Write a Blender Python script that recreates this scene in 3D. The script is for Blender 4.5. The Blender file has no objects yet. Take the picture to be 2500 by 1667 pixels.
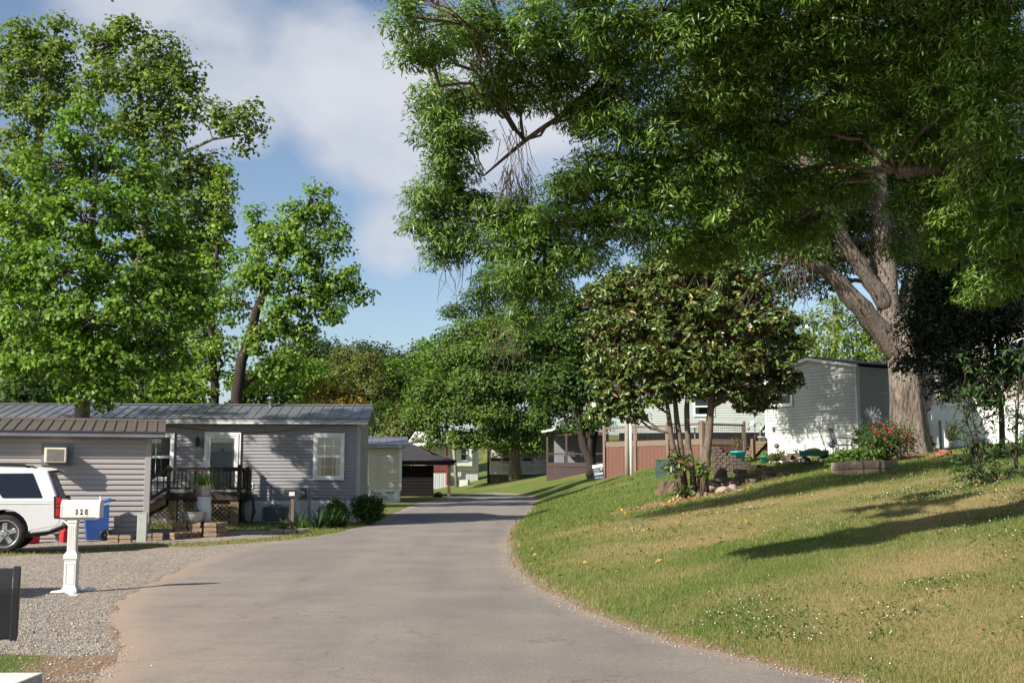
import bpy, bmesh, math, random
import numpy as np
from mathutils import Vector, Matrix

R = math.radians
scene = bpy.context.scene
COL = scene.collection

# ---------------------------------------------------------------- camera
F_PX, CX, CY = 2900.0, 1250.0, 833.5        # focal length and centre in photograph pixels (2500 x 1667)
PITCH = math.atan((1190.0 - CY) / F_PX)
CAM_Z = 1.5
cam = bpy.data.cameras.new('camera')
cam.lens = 36.0 * F_PX / 2500.0
cam.sensor_width = 36.0
cam.clip_start = 0.1
cam.clip_end = 3000.0
camo = bpy.data.objects.new('camera', cam)
COL.objects.link(camo)
camo.location = (0, 0, CAM_Z)
camo.rotation_euler = (R(90) + PITCH, 0, 0)
scene.camera = camo

# ---------------------------------------------------------------- light
SUN_EL = R(34.0)
SUN_AZ = Vector((-0.77, -0.64)).normalized()          # towards the sun, on the ground plan
sun = bpy.data.lights.new('sun', 'SUN')
sun.energy = 4.8
sun.angle = R(0.53)
sun.color = (1.0, 0.93, 0.82)
suno = bpy.data.objects.new('sun', sun)
COL.objects.link(suno)
sdir = Vector((SUN_AZ.x * math.cos(SUN_EL), SUN_AZ.y * math.cos(SUN_EL), math.sin(SUN_EL)))
suno.rotation_euler = sdir.to_track_quat('Z', 'Y').to_euler()
suno.location = (-30, -20, 40)

world = bpy.data.worlds.new('World')
scene.world = world
world.use_nodes = True
wn, wl = world.node_tree.nodes, world.node_tree.links
wn.clear()
w_out = wn.new('ShaderNodeOutputWorld')
w_bg = wn.new('ShaderNodeBackground')
w_bg.inputs['Strength'].default_value = 0.075
sky = wn.new('ShaderNodeTexSky')
sky.sky_type = 'NISHITA'
sky.sun_disc = False
sky.sun_elevation = SUN_EL
sky.sun_rotation = math.atan2(SUN_AZ.x, SUN_AZ.y)
sky.air_density = 1.0
sky.dust_density = 1.1
sky.ozone_density = 1.6
w_tc = wn.new('ShaderNodeTexCoord')
w_mix = wn.new('ShaderNodeMix'); w_mix.data_type = 'RGBA'

def w_math(op, a, b=None, clamp=False):
    n = wn.new('ShaderNodeMath'); n.operation = op; n.use_clamp = clamp
    for k, v in enumerate((a, b)):
        if v is None: continue
        if isinstance(v, (int, float)): n.inputs[k].default_value = v
        else: wl.new(v, n.inputs[k])
    if op == 'SMOOTH_MAX': n.inputs[2].default_value = .25
    return n.outputs[0]

def w_noise(scale, detail, off):
    m = wn.new('ShaderNodeMapping'); m.inputs['Location'].default_value = off
    m.inputs['Scale'].default_value = (1, 1, 1.5)
    wl.new(w_tc.outputs['Generated'], m.inputs['Vector'])
    n = wn.new('ShaderNodeTexNoise'); n.inputs['Scale'].default_value = scale
    n.inputs['Detail'].default_value = detail; n.inputs['Roughness'].default_value = 0.5
    wl.new(m.outputs['Vector'], n.inputs['Vector'])
    return n.outputs['Fac']

def dir_of(px, py):
    u, v = (px - CX) / F_PX, (CY - py) / F_PX
    d = Vector((u, math.cos(PITCH) - v * math.sin(PITCH), math.sin(PITCH) + v * math.cos(PITCH)))
    return d.normalized()

# soft cumulus: banks of cloud at their places in the sky, broken up by noise; loose clouds elsewhere
banks = [(540, 170, 5.6), (745, 150, 4.2), (270, 40, 5.4), (880, 260, 5.0), (1020, 340, 5.5), (1200, 300, 6.0), (960, 560, 2.6)]
acc = None
for bx, by, br in banks:
    d = dir_of(bx, by)
    dn = wn.new('ShaderNodeVectorMath'); dn.operation = 'DOT_PRODUCT'
    wl.new(w_tc.outputs['Generated'], dn.inputs[0]); dn.inputs[1].default_value = d
    t = w_math('SUBTRACT', 1.0, dn.outputs['Value'])
    t = w_math('DIVIDE', t, 1 - math.cos(R(br)))
    t = w_math('SUBTRACT', 1.0, t, True)
    acc = t if acc is None else w_math('SMOOTH_MAX', acc, t, True)
n1 = w_noise(7.0, 5.0, (3.1, 1.7, 0.4))
n2 = w_noise(2.3, 4.0, (0.3, 5.2, 2.4))
loose = w_math('MULTIPLY', w_math('SUBTRACT', n2, 0.52), 5.0, True)
n3 = w_noise(22.0, 6.0, (1.1, 0.7, 4.4))
bank = w_math('ADD', w_math('MULTIPLY', acc, 0.62), w_math('ADD', w_math('MULTIPLY', n1, 1.15), w_math('MULTIPLY', n3, 0.25)))
bank = w_math('MULTIPLY', w_math('SUBTRACT', bank, 0.83), 2.6, True)
bank = w_math('MULTIPLY', bank, w_math('MULTIPLY', acc, 4.0, True))
sp = wn.new('ShaderNodeSeparateXYZ'); wl.new(w_tc.outputs['Generated'], sp.inputs[0])
side = w_math('MULTIPLY', w_math('SUBTRACT', 0.8, sp.outputs['Y']), 4.0, True)   # loose clouds away from the view
cl = w_math('MAXIMUM', bank, w_math('MULTIPLY', loose, w_math('MULTIPLY', side, 0.55)))
cl = w_math('MULTIPLY', cl, w_math('MULTIPLY', w_math('SUBTRACT', sp.outputs['Z'], 0.0), 9.0, True))
cl = w_math('MULTIPLY', cl, 0.82)
w_sat = wn.new('ShaderNodeHueSaturation'); w_sat.inputs['Saturation'].default_value = 0.97
wl.new(sky.outputs['Color'], w_sat.inputs['Color'])
wl.new(cl, w_mix.inputs['Factor'])
wl.new(w_sat.outputs['Color'], w_mix.inputs[6])
w_cc = wn.new('ShaderNodeMix'); w_cc.data_type = 'RGBA'
wl.new(w_math('MULTIPLY', w_math('SUBTRACT', n1, 0.38), 3.4, True), w_cc.inputs['Factor'])
w_cc.inputs[6].default_value = (4.1, 4.35, 5.0, 1); w_cc.inputs[7].default_value = (5.5, 5.55, 5.8, 1)
wl.new(w_cc.outputs[2], w_mix.inputs[7])
wl.new(w_mix.outputs[2], w_bg.inputs['Color'])
wl.new(w_bg.outputs[0], w_out.inputs['Surface'])

scene.view_settings.view_transform = 'Standard'
scene.view_settings.look = 'None'
scene.view_settings.exposure = 0.95
scene.view_settings.gamma = 1.0
scene.view_settings.use_curve_mapping = False
scene.render.engine = 'CYCLES'
scene.cycles.use_denoising = True
scene.cycles.use_adaptive_sampling = True
scene.cycles.adaptive_threshold = 0.025
scene.cycles.max_bounces = 5
scene.cycles.diffuse_bounces = 2
scene.cycles.glossy_bounces = 3
scene.cycles.transmission_bounces = 3
scene.cycles.transparent_max_bounces = 8
scene.cycles.caustics_reflective = False
scene.cycles.caustics_refractive = False
scene.cycles.sample_clamp_indirect = 6.0

# ---------------------------------------------------------------- helpers
def interp(tab, v):
    return float(np.interp(v, [a for a, b in tab], [b for a, b in tab]))

XR = [(-20, 16), (0, 7.2), (5, 4.6), (9.1, 2.78), (10.8, 2.05), (12, 1.5), (14.6, .93), (18.6, .37), (22.7, .03), (30, -.12),
      (40, .1), (50, .7), (60, 1.1), (68, 1.35), (76, 1.3), (80, 1.0), (84, 0.2), (88, -1.5), (91, -5), (93, -10), (95, -20), (96, -40)]
XL = [(-20, -3), (0, -2.6), (9.1, -3.1), (11.3, -3.6), (14.6, -4.9), (18.5, -5.7), (26.4, -6.4), (31, -5.9), (34, -5.1),
      (41, -4.7), (52, -5.0), (64, -5.0), (70, -4.4), (75, -3.8), (79, -3.4), (81.5, -4.0), (83.5, -6.5), (85.5, -11), (87, -20), (88, -40)]
XLAWN = [(-20, 16), (0, 7.2), (5, 4.6), (9.1, 2.78), (10.8, 2.05), (12, 1.5), (14.6, .93), (18.6, .37), (22.7, .03), (30, -.12),
      (40, .1), (50, .7), (60, 1.1), (68, 1.35), (76, 1.3), (84, 0.1), (90, -3), (100, -5), (120, -10), (160, -16)]
ZR = [(-20, 0), (20, 0), (28, .1), (36, .22), (42, .3), (50, .42), (60, .6), (68, .76), (74, .88), (80, .96), (84, 1.0), (92, 1.05), (100, 1.1), (130, 1.3)]
SL = [(0, .19), (38, .2), (47, .25), (55, .3), (76, .3), (90, .2), (200, .18)]

def _smooth_tab(tab, step=0.5, k=5):
    xs = np.arange(tab[0][0], tab[-1][0] + 1e-6, step)
    ys = np.interp(xs, [a for a, b in tab], [b for a, b in tab])
    for _ in range(k):
        yp = np.pad(ys, 1, mode='edge'); ys = (yp[:-2] + 2 * yp[1:-1] + yp[2:]) / 4
    return xs, ys
_XLAWN, _ZR, _SL = _smooth_tab(XLAWN, .5, 8), _smooth_tab(ZR, .5, 30), _smooth_tab(SL, .5, 20)

def terrain(x, y):
    """ground height, vectorised"""
    x = np.asarray(x, float); y = np.asarray(y, float)
    z = np.interp(y, *_ZR)
    s = x - np.interp(y, *_XLAWN)
    a = np.maximum(s, 0) * np.interp(y, *_SL)
    h = a / (1 + (a / 3.0) ** 4) ** 0.25
    z = z + h
    far = np.clip((y - 135) / 90, 0, 1)
    z = z + 7.0 * far * far * (3 - 2 * far)
    # gentle unevenness off the road
    off = np.clip(np.abs(s + 2.6) - 3.2, 0, 2) / 2
    z = z + off * (0.035 * np.sin(x * 1.1 + y * .3) * np.sin(y * .8) + 0.015 * np.sin(x * 3.1 + 1) * np.sin(y * 2.3))
    return z
def T(x, y): return float(terrain(x, y))

def P(px, py, Y):
    """point seen at photograph pixel (px, py) at distance Y in front of the camera"""
    d = dir_of(px, py); t = Y / d.y
    return Vector((d.x * t, Y, CAM_Z + d.z * t))
def G(px, py, lo=6.0, hi=140.0):
    """the spot on the ground seen at pixel (px, py)"""
    d = dir_of(px, py); d = d / d.y
    ys = np.linspace(lo, hi, 4000)
    f = CAM_Z + d.z * ys - terrain(d.x * ys, ys)
    k = np.argmax(f < 0)
    Y = float(ys[k]) if f[k] < 0 else hi
    return Vector((d.x * Y, Y, T(d.x * Y, Y)))
def SC(Y): return Y / F_PX      # metres per photograph pixel at distance Y

def vnoise(x, y, seed=0):
    x = np.asarray(x, float); y = np.asarray(y, float)
    xi, yi = np.floor(x).astype(np.int64), np.floor(y).astype(np.int64)
    xf, yf = x - xi, y - yi
    xf, yf = xf * xf * (3 - 2 * xf), yf * yf * (3 - 2 * yf)
    def h(a, b):
        n = (a * 374761393 + b * 668265263 + seed * 144665) & 0x7fffffff
        n = ((n ^ (n >> 13)) * 1274126177) & 0x7fffffff
        return ((n ^ (n >> 16)) & 0xffff) / 65535.0
    return (h(xi, yi) * (1 - xf) + h(xi + 1, yi) * xf) * (1 - yf) + (h(xi, yi + 1) * (1 - xf) + h(xi + 1, yi + 1) * xf) * yf
def fnoise(x, y, seed=0):
    return .5 * vnoise(x, y, seed) + .3 * vnoise(x * 2.1, y * 2.1, seed + 1) + .2 * vnoise(x * 4.3, y * 4.3, seed + 2)

# ---------------------------------------------------------------- scene graph
def thing(name, label, cat, loc=(0, 0, 0), rotz=0.0, group=None):
    o = bpy.data.objects.new(name, None)
    o.empty_display_size = 0.1
    COL.objects.link(o)
    o.location = loc; o.rotation_euler = (0, 0, rotz)
    o['label'] = label; o['category'] = cat
    if group: o['group'] = group
    return o
def tag(o, label=None, cat=None, group=None, kind=None):
    if label: o['label'] = label
    if cat: o['category'] = cat
    if group: o['group'] = group
    if kind: o['kind'] = kind
    return o
def link(name, me, parent=None, loc=(0, 0, 0), rot=(0, 0, 0), scale=None):
    o = bpy.data.objects.new(name, me)
    COL.objects.link(o)
    o.parent = parent
    o.location = loc; o.rotation_euler = rot
    if scale is not None: o.scale = scale
    return o
def copy_tree(o, parent=None):
    c = o.copy(); COL.objects.link(c); c.parent = parent
    for ch in list(o.children): copy_tree(ch, c)
    return c

class MB:
    """collects shapes into one mesh"""
    def __init__(s): s.v = []; s.f = []; s.sm = []
    def add(s, vs, fs, smooth=False):
        n = len(s.v); s.v += [tuple(p) for p in vs]
        for f in fs: s.f.append(tuple(i + n for i in f)); s.sm.append(smooth)
        return s
    def box(s, x0, x1, y0, y1, z0, z1):
        v = [(x, y, z) for z in (z0, z1) for y in (y0, y1) for x in (x0, x1)]
        return s.add(v, [(0, 2, 3, 1), (4, 5, 7, 6), (0, 1, 5, 4), (1, 3, 7, 5), (3, 2, 6, 7), (2, 0, 4, 6)])
    def bar(s, p, q, w, h, up=(0, 0, 1)):
        p, q = Vector(p), Vector(q); d = (q - p).normalized(); up = Vector(up)
        sd = d.cross(up)
        if sd.length < 1e-4: sd = d.cross(Vector((0, 1, 0)))
        sd.normalize(); u = sd.cross(d)
        v = []
        for c in (p, q):
            for a, b in ((-1, -1), (1, -1), (1, 1), (-1, 1)): v.append(c + sd * (a * w / 2) + u * (b * h / 2))
        return s.add(v, [(3, 2, 1, 0), (4, 5, 6, 7), (0, 1, 5, 4), (1, 2, 6, 5), (2, 3, 7, 6), (3, 0, 4, 7)])
    def tube(s, path, rad, n=8, cap=True, smooth=True, rough=0.0, rs=0):
        path = [Vector(p) for p in path]
        if not hasattr(rad, '__len__'): rad = [rad] * len(path)
        vs = []; rnd = random.Random(rs)
        ref = Vector((0.3, 0.2, 1)) if abs((path[-1] - path[0]).normalized().z) < .9 else Vector((1, 0.1, 0.1))
        for i, p in enumerate(path):
            a, b = path[max(i - 1, 0)], path[min(i + 1, len(path) - 1)]
            d = (b - a).normalized(); x = d.cross(ref).normalized(); y = d.cross(x)
            for k in range(n):
                t = 2 * math.pi * k / n; rr = rad[i] * (1 + rough * (rnd.random() - .5))
                vs.append(p + x * (math.cos(t) * rr) + y * (math.sin(t) * rr))
        fs = []
        for i in range(len(path) - 1):
            for k in range(n):
                k2 = (k + 1) % n
                fs.append((i * n + k, i * n + k2, (i + 1) * n + k2, (i + 1) * n + k))
        s.add(vs, fs, smooth)
        if cap:
            m = len(s.v) - len(vs)
            s.f.append(tuple(m + k for k in range(n))[::-1]); s.sm.append(False)
            s.f.append(tuple(m + (len(path) - 1) * n + k for k in range(n))); s.sm.append(False)
        return s
    def lathe(s, prof, n=16, c=(0, 0, 0), axis='z', smooth=True):
        vs = []; c = Vector(c)
        for r, h in prof:
            for k in range(n):
                t = 2 * math.pi * k / n; a, b = r * math.cos(t), r * math.sin(t)
                vs.append(c + Vector({'z': (a, b, h), 'y': (a, h, b), 'x': (h, a, b)}[axis]))
        fs = []
        for i in range(len(prof) - 1):
            for k in range(n):
                k2 = (k + 1) % n; q = (i * n + k, i * n + k2, (i + 1) * n + k2, (i + 1) * n + k)
                fs.append(q if axis != 'y' else q[::-1])
        return s.add(vs, fs, smooth)
    def prism(s, poly, a, b, axis='y'):
        """polygon in the plane across axis, pushed from a to b"""
        n = len(poly); vs = []
        for h in (a, b):
            for p, q in poly: vs.append({'y': (p, h, q), 'x': (h, p, q), 'z': (p, q, h)}[axis])
        fs = [tuple(range(n)), tuple(range(2 * n - 1, n - 1, -1))]
        for k in range(n):
            k2 = (k + 1) % n; fs.append((k, k + n, k2 + n, k2))
        return s.add(vs, fs)
    def mesh(s, name, mat, fix=True):
        me = bpy.data.meshes.new(name)
        me.from_pydata(s.v, [], s.f)
        me.polygons.foreach_set('use_smooth', s.sm)
        if fix:
            bm = bmesh.new(); bm.from_mesh(me); bmesh.ops.recalc_face_normals(bm, faces=bm.faces); bm.to_mesh(me); bm.free()
        if mat: me.materials.append(mat)
        return me
    def build(s, name, mat, parent=None, loc=(0, 0, 0), rot=(0, 0, 0), bevel=0.0, seg=2):
        o = link(name, s.mesh(name, mat), parent, loc, rot)
        if bevel: 
            m = o.modifiers.new('bevel', 'BEVEL'); m.width = bevel; m.segments = seg; m.limit_method = 'ANGLE'; m.angle_limit = R(35)
        return o

def npmesh(name, V, Fq, mat, parent=None, cols=None, smooth=False):
    """big mesh from numpy arrays; Fq is (m,3) or (m,4)"""
    me = bpy.data.meshes.new(name)
    V = np.ascontiguousarray(V, np.float32); Fq = np.ascontiguousarray(Fq, np.int32)
    m, k = Fq.shape
    me.vertices.add(len(V)); me.vertices.foreach_set('co', V.ravel())
    me.loops.add(m * k); me.loops.foreach_set('vertex_index', Fq.ravel())
    me.polygons.add(m); me.polygons.foreach_set('loop_start', np.arange(0, m * k, k, dtype=np.int32))
    if smooth: me.polygons.foreach_set('use_smooth', np.ones(m, bool))
    if cols is not None:
        at = me.color_attributes.new('tint', 'FLOAT_COLOR', 'POINT')
        c = np.ones((len(V), 4), np.float32); c[:, :3] = cols
        at.data.foreach_set('color', c.ravel())
    me.update(); me.validate()
    me.materials.append(mat)
    return link(name, me, parent)

# ---------------------------------------------------------------- materials
def _nt(name):
    m = bpy.data.materials.new(name); m.use_nodes = True
    n, l = m.node_tree.nodes, m.node_tree.links
    return m, n, l, n['Principled BSDF']
def M(name, base, rough=.6, var=.12, scale=6.0, bump=0.0, bscale=60.0, spec=.4, metal=0.0, stretch=(1, 1, 1), base2=None, dirt=None, dscale=1.2):
    m, n, l, b = _nt(name)
    tc = n.new('ShaderNodeTexCoord'); mp = n.new('ShaderNodeMapping'); mp.inputs['Scale'].default_value = stretch
    l.new(tc.outputs['Object'], mp.inputs['Vector'])
    nz = n.new('ShaderNodeTexNoise'); nz.inputs['Scale'].default_value = scale; nz.inputs['Detail'].default_value = 6
    nz.inputs['Roughness'].default_value = .65
    l.new(mp.outputs[0], nz.inputs['Vector'])
    rp = n.new('ShaderNodeValToRGB'); l.new(nz.outputs['Fac'], rp.inputs['Fac'])
    c2 = base2 or base
    rp.color_ramp.elements[0].position = .3; rp.color_ramp.elements[1].position = .7
    rp.color_ramp.elements[0].color = (*[max(0, c * (1 - var)) for c in base], 1)
    rp.color_ramp.elements[1].color = (*[min(1, c * (1 + var)) for c in c2], 1)
    col = rp.outputs['Color']
    if dirt:
        n3 = n.new('ShaderNodeTexNoise'); n3.inputs['Scale'].default_value = dscale; n3.inputs['Detail'].default_value = 8
        l.new(tc.outputs['Object'], n3.inputs['Vector'])
        r3 = n.new('ShaderNodeValToRGB'); l.new(n3.outputs['Fac'], r3.inputs['Fac'])
        r3.color_ramp.elements[0].position = .48; r3.color_ramp.elements[1].position = .75
        r3.color_ramp.elements[0].color = (0, 0, 0, 1); r3.color_ramp.elements[1].color = (.7, .7, .7, 1)
        mx = n.new('ShaderNodeMix'); mx.data_type = 'RGBA'
        l.new(r3.outputs[0], mx.inputs['Factor']); l.new(col, mx.inputs[6]); mx.inputs[7].default_value = (*dirt, 1)
        col = mx.outputs[2]
    l.new(col, b.inputs['Base Color'])
    b.inputs['Roughness'].default_value = rough; b.inputs['Specular IOR Level'].default_value = spec; b.inputs['Metallic'].default_value = metal
    if bump:
        n2 = n.new('ShaderNodeTexNoise'); n2.inputs['Scale'].default_value = bscale; n2.inputs['Detail'].default_value = 5
        l.new(mp.outputs[0], n2.inputs['Vector'])
        bp = n.new('ShaderNodeBump'); bp.inputs['Strength'].default_value = bump; bp.inputs['Distance'].default_value = .02
        l.new(n2.outputs['Fac'], bp.inputs['Height']); l.new(bp.outputs[0], b.inputs['Normal'])
    return m
def M_leaf(name, trans=.35, rough=.5, spec=.35, tcol=(1.25, 1.35, .55), under=None):
    """leaf: per-leaf tint, light shining through"""
    m, n, l, b = _nt(name)
    at = n.new('ShaderNodeVertexColor'); at.layer_name = 'tint'
    col = at.outputs['Color']
    if under:
        geo = n.new('ShaderNodeNewGeometry'); mx = n.new('ShaderNodeMix'); mx.data_type = 'RGBA'
        l.new(geo.outputs['Backfacing'], mx.inputs['Factor']); l.new(col, mx.inputs[6]); mx.inputs[7].default_value = (*under, 1)
        col = mx.outputs[2]
    l.new(col, b.inputs['Base Color'])
    b.inputs['Roughness'].default_value = rough; b.inputs['Specular IOR Level'].default_value = spec
    tr = n.new('ShaderNodeBsdfTranslucent')
    ml = n.new('ShaderNodeMix'); ml.data_type = 'RGBA'; ml.blend_type = 'MULTIPLY'; ml.inputs['Factor'].default_value = 1
    l.new(at.outputs['Color'], ml.inputs[6]); ml.inputs[7].default_value = (*tcol, 1)
    l.new(ml.outputs[2], tr.inputs['Color'])
    ms = n.new('ShaderNodeMixShader'); ms.inputs['Fac'].default_value = trans
    l.new(b.outputs[0], ms.inputs[1]); l.new(tr.outputs[0], ms.inputs[2])
    l.new(ms.outputs[0], n['Material Output'].inputs['Surface'])
    return m
def M_bark(name, c1, c2, scale=3.0, bump=.9):
    m, n, l, b = _nt(name)
    tc = n.new('ShaderNodeTexCoord'); mp = n.new('ShaderNodeMapping'); mp.inputs['Scale'].default_value = (8, 8, 1.5)
    l.new(tc.outputs['Object'], mp.inputs['Vector'])
    nz = n.new('ShaderNodeTexNoise'); nz.inputs['Scale'].default_value = scale; nz.inputs['Detail'].default_value = 10; nz.inputs['Roughness'].default_value = .75
    l.new(mp.outputs[0], nz.inputs['Vector'])
    rp = n.new('ShaderNodeValToRGB'); rp.color_ramp.elements[0].position = .38; rp.color_ramp.elements[1].position = .64
    rp.color_ramp.elements[0].color = (*c1, 1); rp.color_ramp.elements[1].color = (*c2, 1)
    l.new(nz.outputs['Fac'], rp.inputs['Fac']); l.new(rp.outputs[0], b.inputs['Base Color'])
    bp = n.new('ShaderNodeBump'); bp.inputs['Strength'].default_value = bump; bp.inputs['Distance'].default_value = .11
    l.new(nz.outputs['Fac'], bp.inputs['Height']); l.new(bp.outputs[0], b.inputs['Normal'])
    b.inputs['Roughness'].default_value = .9; b.inputs['Specular IOR Level'].default_value = .15
    return m
def M_glass(name, tint=(.75, .8, .82)):
    m, n, l, b = _nt(name)
    n.remove(b)
    tr = n.new('ShaderNodeBsdfTransparent'); tr.inputs[0].default_value = (*tint, 1)
    gl = n.new('ShaderNodeBsdfGlossy'); gl.inputs['Roughness'].default_value = .02; gl.inputs[0].default_value = (.9, .9, .9, 1)
    fr = n.new('ShaderNodeFresnel'); fr.inputs[0].default_value = 1.65
    ms = n.new('ShaderNodeMixShader'); l.new(fr.outputs[0], ms.inputs[0]); l.new(tr.outputs[0], ms.inputs[1]); l.new(gl.outputs[0], ms.inputs[2])
    l.new(ms.outputs[0], n['Material Output'].inputs['Surface'])
    return m

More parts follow.
